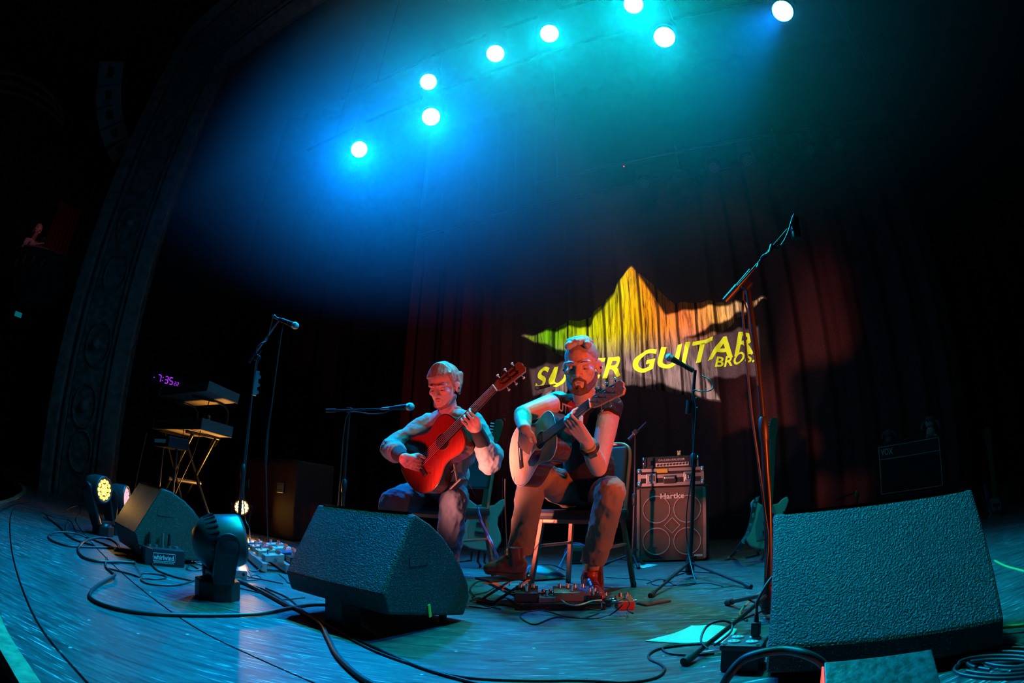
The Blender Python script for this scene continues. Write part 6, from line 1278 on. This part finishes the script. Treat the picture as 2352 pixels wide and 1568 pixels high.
# guest in the box, looking at a phone
gp = onT(72, 575, WT-0.3); gz = zt-0.40
bl = Blob(); R_ = lambda x, y: onT(x, y, WT-0.05); gh = onT(88, 528, WT-0.1); q3, ax3 = head_shape(bl, gh, T_*0.6+N_*0.45-Z_*0.4, Z_, 1.0)
tb = V((onT(60, 600, WT-0.3).x, onT(60, 600, WT-0.3).y, zt-0.1)); s1 = onT(62, 553, WT-0.05); s2 = onT(84, 556, WT-0.35); ph3 = onT(100, 553, WT+0.22)
bl.cap(gh-Z_*0.08, 0.05, (s1+s2)/2, 0.06); bl.cap(s1, 0.06, s2, 0.06); bl.cap((s1+s2)/2-Z_*0.1, 0.13, tb, 0.14); bl.cap(tb, 0.14, V((tb.x, tb.y, gz+0.1)), 0.10)
for s_, e_ in ((s1, onT(52, 568, WT+0.12)), (s2, onT(86, 575, WT+0.1))): bl.chain([s_, e_, ph3-Z_*0.06-T_*0.02], [0.045, 0.038, 0.026])
for i in range(4): c = ph3-Z_*(0.02+0.018*i); bl.cap(c-T_*0.03, 0.009, c+N_*0.03+T_*0.012, 0.008)
bl.cap(ph3-Z_*0.06, 0.02, ph3-T_*0.015-Z_*0.02, 0.012)
guest = person('guest in a pale top leaning on the theatre box rail with a phone', gp, bl.mesh(0.008, 2)); face_parts(guest, q3, ax3, 1.0, mat('brow_brown'), SKIN)
bl = Blob(); bl.cap(s1, 0.068, s2, 0.068); bl.cap((s1+s2)/2-Z_*0.1, 0.14, tb, 0.15); bl.cap(s1, 0.06, tri(s1, onT(52, 568, WT+0.12), 0.5), 0.055); bl.cap(tb, 0.15, V((tb.x, tb.y, gz+0.03)), 0.13); bl.mesh(0.01, 2, [(V((0, 0, gz+0.005)), -Z_)]).build('top', mat('pale_top', (0.55, 0.58, 0.60), 0.9), guest)
bl = Blob(); bl.ell(q3(0, -0.025, 0.05), (0.085, 0.10, 0.09), ax3); bl.cap(q3(0, -0.08, 0.02), 0.05, q3(0, -0.09, -0.10), 0.04); bl.mesh(0.008, 2, [(q3(0, 0.05, 0.04), (ax3[1]*0.8-ax3[2]*0.6).normalized())]).build('hair', BR2, guest)
b = B(); pf3 = (gh-ph3).normalized(); x_, y_, d_ = frame(pf3); b.box(ph3, (0.075, 0.15, 0.01), (x_, y_, d_), 0.003); o = b.build('mobile_phone', mat('phone_back', (0.35, 0.36, 0.42), 0.4)); o['label'] = 'phone held by the guest in the theatre box'; o['category'] = 'phone'
# ---------------------------------------------------------------- cables
def cable(label, pts, r=0.0045, m=None, name='cable', grp=None, seg=6):
    """pts: (pixel x, pixel y, height) on or over the floor, or world vectors"""
    P = []
    for p in pts:
        if isinstance(p, Vector): P.append(p)
        else: P.append(fl(p[0], p[1], (p[2] if len(p) > 2 else 0)+r))
    b = B(); b.tube(P, r, seg, 7); o = b.build(name, m or CABLE); o['label'] = label; o['category'] = 'cable'
    if grp: o['group'] = grp
    return o
THICK = 0.0085
cable('thick black cable looping from the stage box round the moving head', [(262, 1318), (262, 1322, 0.01), (228, 1342), (207, 1362), (218, 1380), (270, 1398), (340, 1408), (430, 1412), (520, 1412), (600, 1409), (660, 1397), (715, 1388), (770, 1388), (850, 1392)], 0.0075)
cable('thick black cable running from the moving head toward the lip', [(548, 1334), (575, 1345), (620, 1368), (660, 1390), (690, 1402), (735, 1432), (752, 1462), (775, 1505), (815, 1545), (850, 1568), (900, 1590)], 0.0085)
cable('thin black cable beside the thick one crossing to the lip', [(560, 1340), (610, 1355), (670, 1392), (715, 1415), (790, 1455), (870, 1490), (960, 1530), (1060, 1560), (1120, 1575)], 0.005)
cable('second thin cable crossing the deck seam to the lip', [(610, 1350), (660, 1372), (700, 1405), (760, 1440), (840, 1485), (930, 1520), (1050, 1552), (1200, 1562), (1350, 1560)], 0.004)
cable('thin cable curling round the power box toward the lip', [(1720, 1482), (1640, 1478), (1580, 1480), (1520, 1488), (1493, 1500), (1492, 1512), (1518, 1525), (1526, 1538), (1505, 1556), (1440, 1566), (1340, 1562), (1200, 1560)], 0.004)
cable('second thin cable curling past the paper', [(1640, 1500), (1590, 1504), (1540, 1500), (1522, 1490), (1540, 1482), (1590, 1478), (1640, 1474)], 0.004)
cable('thin lead looping in front of the pedalboard', [(1395, 1390, 0.02), (1410, 1385, 0.035), (1430, 1387, 0.05), (1400, 1412), (1360, 1420), (1300, 1415), (1265, 1420), (1230, 1433), (1205, 1425), (1195, 1412), (1215, 1403), (1250, 1402), (1300, 1415), (1340, 1418), (1375, 1408)], 0.0032)
cable('pale lead plugged into the wide pedal', [(1290, 1378, 0.055), (1305, 1388, 0.045), (1330, 1389, 0.045), (1360, 1380, 0.05), (1382, 1378, 0.045)], 0.0035, mat('pale_green_lead', (0.35, 0.45, 0.35), 0.5))
for k, pts in enumerate(([(1080, 1380), (1100, 1372, 0.01), (1130, 1380), (1160, 1372), (1185, 1385)], [(1078, 1392), (1120, 1396), (1150, 1388), (1180, 1394), (1200, 1388, 0.03)], [(1090, 1370), (1080, 1350, 0.01), (1100, 1335), (1140, 1340), (1120, 1358), (1085, 1368), (1110, 1388), (1150, 1398)])):
    cable(('thin lead running from the wedge to the pedalboard', 'lead snaking flat along the deck into the dark pedal', 'coiled lead lying under the footstool')[k], pts, 0.0035)
cable('patch lead arching between two pedals', [(1240, 1370, 0.05), (1252, 1362, 0.07), (1270, 1368, 0.06), (1290, 1362, 0.07)], 0.003)
cable('patch lead dangling over the board edge', [(1372, 1376, 0.04), (1382, 1388, 0.03), (1378, 1400, 0.01), (1355, 1398, 0.012)], 0.003)
cable('small lead wrapped over the red pedal', [(1420, 1380, 0.06), (1435, 1374, 0.07), (1446, 1385, 0.06), (1440, 1400, 0.01), (1455, 1408)], 0.0028)
# tangle by the stage box
TG = [('thick cable coil lying beside the stage box', [(310, 1292), (280, 1290), (250, 1290), (215, 1287), (190, 1278), (180, 1262), (190, 1245, 0.02), (215, 1236, 0.035), (245, 1236, 0.035), (268, 1248, 0.02), (275, 1262)], 0.0075),
      ('cable coil nearest the stage lip in the tangle', [(290, 1262), (260, 1258), (200, 1256), (150, 1252), (118, 1240), (112, 1230), (130, 1222, 0.015), (170, 1224, 0.02), (200, 1234), (230, 1245), (262, 1258)], 0.006),
      ('cable leading away along the deck past the tangle', [(115, 1195), (105, 1180, 0.02), (112, 1190), (140, 1212), (150, 1225), (175, 1240), (215, 1252)], 0.006),
      ('cable arching down from the yellow lamp', [(150, 1172, 0.02), (170, 1163, 0.05), (195, 1162, 0.07), (215, 1172, 0.06), (232, 1190, 0.03), (240, 1205)], 0.005),
      ('thin cable wandering through the tangle', [(95, 1176), (120, 1186, 0.01), (160, 1195), (172, 1215), (176, 1226), (160, 1230), (150, 1215), (158, 1190)], 0.0035),
      ('lead arching high over the stage box', [(352, 1262, 0.12), (318, 1250, 0.08), (290, 1235, 0.06), (280, 1215, 0.10), (292, 1192, 0.16), (318, 1184, 0.18), (348, 1194, 0.17), (375, 1215, 0.13), (400, 1245, 0.08), (403, 1270, 0.03), (425, 1290), (455, 1305)], 0.0045),
      ('lead falling from the arch into the stage box', [(300, 1200, 0.15), (330, 1187, 0.19), (360, 1202, 0.17), (385, 1225, 0.13), (390, 1250, 0.10)], 0.004),
      ('lead drooping from the stage box to the moving head', [(395, 1232, 0.08), (410, 1228, 0.10), (425, 1245, 0.07), (440, 1275, 0.03), (447, 1292), (470, 1300)], 0.004),
      ('thin loop of cable on the deck before the moving head', [(250, 1305), (300, 1318), (320, 1324), (330, 1316), (370, 1320), (382, 1326), (360, 1330), (325, 1328), (340, 1340), (400, 1344), (440, 1335), (450, 1330)], 0.004),
      ('cable running out of the tangle to the moving head', [(325, 1262, 0.02), (345, 1285, 0.01), (360, 1308), (400, 1324), (445, 1334)], 0.0045),
      ('thin cable coil at the small wedge corner', [(430, 1305), (440, 1296), (465, 1298), (470, 1306), (450, 1310), (428, 1306), (440, 1292), (470, 1290)], 0.003),
      ('fallen lead from the stage box along the deck seam', [(245, 1280), (243, 1300, 0.0), (255, 1312), (262, 1318)], 0.0055)]
for lb, pts, r in TG: cable(lb, pts, r)
for k, pts in enumerate(([(560, 1318), (575, 1325), (600, 1330), (625, 1335), (650, 1340)], [(555, 1330), (580, 1332), (600, 1328), (585, 1320, 0.01), (570, 1328)], [(600, 1300, 0.03), (590, 1312, 0.02), (575, 1310, 0.01), (570, 1300, 0.01)], [(640, 1318, 0.03), (655, 1330), (662, 1338), (680, 1340)], [(550, 1350), (600, 1362), (640, 1376), (700, 1372)])):
    cable(('thin lead by the angled pedalboard', 'thin lead coiled by the direct box', 'lead hanging off the angled pedalboard', 'lead from the angled pedalboard under the wedge', 'thin lead under the thick cable by the moving head')[k], pts, 0.003)
# microphone cables
def vp(sbase, *pix): return [vert_at(sbase*k, x, y) for x, y, k in pix]
MTEAL = mat('cable_teal_black', (0.05, 0.055, 0.06), 0.35)
cable('microphone cable hanging straight down from the raised boom', vp(sb, (637, 731, 0.985), (628, 723, 0.985), (624, 740, 0.985), (617, 765, 0.985))+[], 0.0045, MTEAL)
cable('long doubled microphone cable dropping to the deck from the boom end', vp(sb, (652, 735, 0.98), (644, 780, 0.98), (634, 850, 0.99), (624, 920, 1.0), (614, 990, 1.02), (609, 1055, 1.04), (611, 1075, 1.05), (613, 1150, 1.1))+[fl(616, 1252, 0.01)], 0.0045, MTEAL)
cable('outer strand of the doubled microphone cable', vp(sb, (650, 742, 0.98), (641, 800, 0.985), (628, 900, 0.995), (617, 985, 1.015), (612, 1060, 1.04), (609, 1068, 1.045)), 0.0045, MTEAL)
cable('cable running down the pole of the stand with the plectrum strip', vp(sb, (600, 805, 0.99), (588, 830, 0.99), (583, 870, 0.99), (578, 920, 0.985), (574, 965, 0.985), (570, 1010, 0.985), (564, 1070, 0.985), (560, 1130, 0.985), (563, 1190, 0.985), (573, 1215, 0.99))+[fl(575, 1248, 0.01), fl(572, 1270)], 0.0045, MTEAL)
cable('cable twisting along the raised boom', vp(sb, (617, 765, 0.985), (612, 782, 0.985), (600, 788, 0.975), (590, 797, 0.975), (589, 805, 0.985)), 0.004, MTEAL)
cable('cable under the level boom and down its pole', vp(sb2, (905, 938, 0.93), (880, 948, 0.94), (850, 950, 0.96), (820, 946, 0.98), (800, 950, 0.99), (790, 990, 0.99), (783, 1080, 0.99), (778, 1150, 1.0))+[fl(770, 1292)], 0.0042, MTEAL)
cable('cable looping from the tilted microphone down its stand', vp(sb3, (1612, 862, 1), (1630, 872, 0.99), (1638, 885, 0.985), (1632, 896, 0.98), (1610, 899, 0.98), (1592, 898, 0.985), (1598, 935, 0.985), (1595, 1000, 0.985), (1590, 1080, 0.985), (1577, 1180, 0.985), (1580, 1260, 0.985))+[fl(1600, 1340), fl(1625, 1352), fl(1690, 1345)], 0.0042, MTEAL)
cable('cable wound round the tall boom and hanging down its pole', vp(sb4, (1824, 492, 0.985), (1818, 510, 0.985), (1810, 535, 0.98), (1800, 556, 0.98), (1785, 572, 0.985), (1772, 562, 0.985), (1766, 580, 0.97), (1752, 588, 0.975), (1745, 600, 0.985), (1738, 615, 0.97)), 0.0052, MTEAL)
cable('cable hanging from the tall boom clamp to the deck', vp(sb4, (1707, 668, 0.98), (1706, 720, 0.98), (1712, 790, 0.98), (1720, 880, 0.98), (1728, 960, 0.98), (1742, 1060, 0.98), (1756, 1170, 0.98), (1764, 1240, 0.985), (1758, 1320, 0.99))+[fl(1757, 1400)], 0.0052, MTEAL)
cable('short cable along the tall stand below its clamp', vp(sb4, (1709, 690, 0.975), (1718, 720, 0.975), (1722, 760, 0.98), (1735, 830, 0.98), (1740, 885, 0.98)), 0.004, MTEAL)
# right: power lead, loop, green and coiled leads
cable('tan lead beside the tall stand\'s foot', [fl(1755, 1355, 0.05), fl(1725, 1378, 0.03), fl(1700, 1405, 0.01), fl(1706, 1418, 0.006), fl(1716, 1424, 0.006)], 0.0055, mat('tan_lead', (0.32, 0.22, 0.10), 0.5))
cable('power cord rising from the plug behind the wedge', [pq+Z_*0.06, pq+Z_*0.11+QX*0.004, pq+Z_*0.165+QX*0.035+QY*0.06, pq+Z_*0.175+QX*0.075+QY*0.12], 0.0042)
cable('small ring of cable behind the power box', [fl(1625, 1490, 0.03), fl(1610, 1470, 0.05), fl(1622, 1440, 0.08), fl(1650, 1426, 0.10), fl(1678, 1430, 0.09), fl(1680, 1448, 0.07), fl(1660, 1468, 0.05), fl(1640, 1482, 0.03)], 0.004)
cable('thick black cable arching over the stage lip by the power box', [fl(1650, 1600, 0.02), fl(1668, 1560, 0.08), fl(1700, 1520, 0.12), fl(1740, 1502, 0.14), fl(1800, 1493, 0.145), fl(1850, 1502, 0.14), fl(1890, 1525, 0.115), fl(1905, 1560, 0.08)], 0.011)
cable('bright green cable leaving the wedge end low down', [fl(2296, 1440, 0.02), fl(2325, 1438, 0.02), fl(2360, 1434, 0.02), fl(2420, 1424, 0.02)], 0.006, mat('green_cable', (0.10, 0.55, 0.12), 0.5), name='cable')
cable('green cable lying on the deck beyond the wedge', [fl(2285, 1288), fl(2310, 1300), fl(2345, 1310), fl(2420, 1330)], 0.007, mat('green_cable'))
for k in range(5):
    cx_, cy_ = 2310+jitter(25), 1500+k*9; pts = [(cx_+math.cos(a*PI/6+k)*(75+9*k), cy_+math.sin(a*PI/6+k)*22) for a in range(12)]
    cable('coiled black cable heap at the lip past the wedge', [(x, y, 0.008*k) for x, y in pts], 0.005, None, grp='cable heap past the large wedge')
cable('yellow-green plug lead at the power box corner', [qm+QX*qw*0.5+Z_*0.05, qm+QX*(qw*0.5+0.03)+Z_*0.045+QY*0.01, qm+QX*(qw*0.5+0.06)+Z_*0.04+QY*0.03], 0.006, mat('yellow_green', (0.45, 0.6, 0.12), 0.5))
# leads beside the red guitar's chair and the little amp
PINK = mat('pink_lead', (0.55, 0.03, 0.16), 0.5); BLU = mat('blue_lead', (0.08, 0.2, 0.5), 0.5)
c0 = at(1099, 1166, 3.0); wy = lambda x, y, Y: at(x, y, Y)
cable('pink lead dropping from the red guitar player\'s chair', [wy(1096, 1170, 3.05), wy(1102, 1195, 3.05), wy(1118, 1230, 3.1), wy(1133, 1258, 3.12), fl(1142, 1290)], 0.0045, PINK)
cable('blue lead twisted with the pink one', [wy(1098, 1165, 3.04), wy(1106, 1195, 3.03), wy(1122, 1228, 3.08), wy(1138, 1262, 3.1), fl(1150, 1300)], 0.0045, BLU)
cable('pink lead arching over the little amp', [fl(1290, 1305, 0.02), wy(1300, 1262, 3.9), wy(1320, 1247, 3.9), wy(1342, 1252, 3.9), wy(1345, 1262, 3.95)], 0.0045, PINK)
cable('blue lead arching over the little amp', [fl(1280, 1310, 0.02), wy(1305, 1262, 3.8), wy(1322, 1250, 3.8), wy(1344, 1256, 3.85), wy(1338, 1290, 3.9)], 0.0045, BLU)
cable('thin lead lying on the deck behind the chair', [(1390, 1325), (1440, 1328), (1490, 1332), (1500, 1342), (1540, 1345), (1600, 1338)], 0.003)
cable('thin lead on the deck by the spread stand legs', [(1485, 1340), (1520, 1330), (1560, 1345), (1620, 1338), (1660, 1346)], 0.003)
cable('guitar lead falling from the pale guitar', [at(1160, 1100, 2.56), at(1160, 1150, 2.6), at(1163, 1220, 2.7), fl(1170, 1345, 0.02)], 0.003)
cable('pickup lead trailing off the red guitar', [at(985, 1085, 2.80), at(1000, 1098, 2.80), at(1010, 1112, 2.85), at(1050, 1075, 2.80), at(1075, 1105, 2.9), at(1092, 1140, 3.0)], 0.0022)
cable('cable drooping from the upper keyboard', [S(-4.2, 2.4, 1.2), S(-4.2, 2.36, 1.0), S(-4.25, 2.33, 0.7), S(-4.3, 2.2, 0.3), S(-4.2, 2.1, 0.01)], 0.004)
cable('cable drooping from the lower keyboard', [S(-4.45, 2.3, 0.9), S(-4.42, 2.28, 0.6), S(-4.40, 2.2, 0.25), S(-4.35, 2.1, 0.01)], 0.004)
cable('amber-lit cable hanging under the keyboards', [S(-5.2, 2.25, 0.85), S(-5.18, 2.2, 0.5), S(-5.15, 2.15, 0.2), S(-5.1, 2.1, 0.01)], 0.006, mat('tan_lead'))
cable('loose cable at the far end of the stage lip', [(70, 1152), (40, 1150, 0.03), (15, 1155, 0.06), (-10, 1166, 0.06)], 0.006)

# ---------------------------------------------------------------- electric guitars on stands, straps, far things
def solid_guitar(label, base, axis, face, kbody, colb, colg, k=1.0):
    base = V(base); a = V(axis).normalized(); f = V(face); f = (f-a*f.dot(a)).normalized(); w_ = a.cross(f); t = thing('electric_guitar', label, 'guitar', base)
    R_ = [(0.0, 0.0), (0.0, 0.08), (0.03, 0.14), (0.09, 0.165), (0.15, 0.15), (0.21, 0.118), (0.27, 0.115), (0.33, 0.14), (0.39, 0.155), (0.42, 0.14), (0.40, 0.105), (0.36, 0.07), (0.35, 0.03)]
    L_ = [(0.35, -0.03), (0.34, -0.06), (0.36, -0.10), (0.38, -0.13), (0.35, -0.15), (0.30, -0.135), (0.25, -0.115), (0.20, -0.125), (0.13, -0.155), (0.07, -0.16), (0.02, -0.12), (0.0, -0.06)]
    poly = [(u*k, v*k) for u, v in R_+L_]; b = B(); b.prism(poly, base-f*0.022*k, a, w_, f, 0.044*k, bev=0.008*k); b.build('body', colb, t)
    gp = [(0.08, 0.0), (0.06, -0.08), (0.16, -0.10), (0.27, -0.085), (0.34, -0.06), (0.345, 0.03), (0.28, 0.06), (0.2, 0.05), (0.12, 0.05)]; b = B(); b.prism([(u*k, v*k) for u, v in gp], base+f*0.0222*k, a, w_, f, 0.003*k); b.build('pickguard', colg, t)
    for s_ in (0.13, 0.2, 0.27): b = B(); b.box(base+a*s_*k+f*0.029*k, (0.02*k, 0.08*k, 0.01*k), (a, w_, f), 0.003*k); b.build('pickup', BLACK, t)
    b = B(); b.box(base+a*0.60*k+f*0.014*k, (0.54*k, 0.05*k, 0.024*k), (a, w_, f), 0.006*k); b.build('neck', mat('dark_neck', (0.10, 0.06, 0.04), 0.4), t)
    hp = [(0, -0.025), (0.03, -0.04), (0.10, -0.03), (0.19, -0.02), (0.20, 0.02), (0.17, 0.045), (0.10, 0.04), (0.03, 0.03), (0, 0.025)]; b = B(); b.prism([(u*k, v*k) for u, v in hp], base+a*0.86*k-f*0.002*k, a, w_, f, 0.014*k, bev=0.003*k); b.build('headstock', mat('dark_neck'), t)
    for i in range(6): q = base+a*(0.89+0.025*i)*k-w_*0.03*k+f*0.01*k; b = B(); b.cyl(q, q-w_*0.03*k, 0.006*k, seg=6); b.build('tuning_key', STEEL, t)
    st = thing('guitar_stand', 'black tube stand holding the '+label.split(' ')[0]+' electric guitar', 'stand', V((base.x, base.y, 0)))
    for s_ in (-1, 1):
        b = B(); b.tube([V((base.x, base.y, 0.0))+w_*s_*0.17-f*-0.12+Z_*0.01, V((base.x, base.y, 0.05))+w_*s_*0.05, base+w_*s_*0.05-a*0.015-f*0.03, base+w_*s_*0.05-a*0.012+f*0.05], 0.009, 8, 0); b.build('leg', BLACKM, st)
    b = B(); b.cyl(V((base.x, base.y, 0.05)), V((base.x, base.y, 0.01))-f*0.22, 0.009); b.build('leg', BLACKM, st); b = B(); b.cyl(V((base.x, base.y, 0.05)), base+a*0.42*k-f*0.045*k, 0.009); b.build('upright', BLACKM, st)
    return t, a, f, w_
gb = at(1757, 1262, 3.65)
eg1, ea, ef, ew = solid_guitar('cream-bodied electric guitar leaning behind the tall boom stand', gb, at(1775, 985, 3.78)-gb, V((-0.25, -1, 0.25)), None, mat('cream_lacquer', (0.46, 0.34, 0.24), 0.25), mat('guard_grey', (0.18, 0.17, 0.16), 0.4), 1.0)
stp = thing('guitar_strap', 'dark patterned strap hanging off the cream guitar to the deck', 'strap', fl(1680, 1280)); pts = [at(1741, 1140, 3.6), at(1733, 1160, 3.58), at(1727, 1195, 3.55), at(1717, 1225, 3.5), at(1700, 1252, 3.5), fl(1682, 1275, 0.03), fl(1668, 1285, 0.008)]
b = B(); b.strip(pts, V((1, 0.1, 0.2)), 0.045, 0.004); b.build('band', mat('strap_black', (0.03, 0.03, 0.035), 0.8), stp)
for k, q in enumerate(crom(pts, 3)[1::2]): b = B(); b.box(q+V((0, -0.006, 0)), (0.022, 0.002, 0.03), ((V((1, 0, 0.3*(-1)**k))).normalized(), V((0, 1, 0)), Z_)); b.build('patch', mat('strap_patch', (0.45, 0.45, 0.45), 0.7), stp)
gb = at(1098, 1262, 3.95); solid_guitar('white-bodied electric guitar on a stand behind the red guitar player\'s chair', gb, at(1132, 1050, 4.05)-gb, V((-0.1, -1, 0.15)), None, mat('white_lacquer', (0.30, 0.30, 0.31), 0.25), mat('guard_pale', (0.22, 0.22, 0.22), 0.4), 0.98)
bs = at(2290, 1225, 3.6); bt = at(2262, 960, 3.8)
eg3, e3, _, _ = solid_guitar('dark electric guitar in the shadows past the large wedge', bs, bt-bs, V((-0.5, -0.85, 0.15)), None, mat('dark_lacquer', (0.02, 0.02, 0.025), 0.3), mat('guard_grey'), 1.05)
s3 = thing('guitar_strap', 'blue-grey strap hanging from the dark guitar in the shadows', 'strap', at(2310, 1215, 3.45)); b = B(); b.strip([at(2262, 1110, 3.5), at(2270, 1150, 3.48), at(2282, 1185, 3.45), at(2300, 1205, 3.4), at(2322, 1225, 3.4)], V((1, 0.2, 0.2)), 0.055, 0.004); b.build('band', mat('strap_blue', (0.16, 0.2, 0.3), 0.8), s3)
# low stand with an amber-coloured clamp between curtain and combo
cyb = at(1968, 1136, 4.4); cy = thing('low_stand', 'small amber-coloured clamp on a dark low stand before the combo amplifier', 'stand', V((cyb.x, cyb.y, 0))); b = B(); b.cyl(V((cyb.x, cyb.y, 0)), cyb, 0.012); b.build('pole', BLACKM, cy); b = B(); b.ball(cyb, (0.03, 0.02, 0.045)); b.build('clamp', mat('amber_clamp', (0.35, 0.16, 0.06), 0.4), cy); b = B(); b.cyl(cyb+V((0, 0, 0.03)), cyb+V((-0.22, 0.05, -0.02)), 0.008); b.build('arm', BLACKM, cy)
for a in (0.3, 2.4, 4.5): b = B(); b.cyl(V((cyb.x, cyb.y, 0.12)), V((cyb.x+0.22*math.cos(a), cyb.y+0.22*math.sin(a), 0.008)), 0.008); b.build('leg', BLACKM, cy)
# ---------------------------------------------------------------- haze in the air over the stage
hz = B(); hz.box(S(-1.4, 3.9, 5.2), (11.6, 5.4, 6.0), (T_, N_, Z_))
hm = bpy.data.materials.new('stage_haze'); hm.use_nodes = True; nt = hm.node_tree
nt.nodes.remove(nt.nodes['Principled BSDF']); vsn = nt.nodes.new('ShaderNodeVolumeScatter')
vsn.inputs['Density'].default_value = 0.019; vsn.inputs['Anisotropy'].default_value = 0.6; vsn.inputs['Color'].default_value = (0.9, 0.95, 1, 1)
nt.links.new(vsn.outputs[0], nt.nodes['Material Output'].inputs['Volume'])
ho = hz.build('haze', hm); ho['kind'] = 'stuff'; ho['label'] = 'thin haze glowing blue and teal under the stage lamps'; ho['category'] = 'haze'
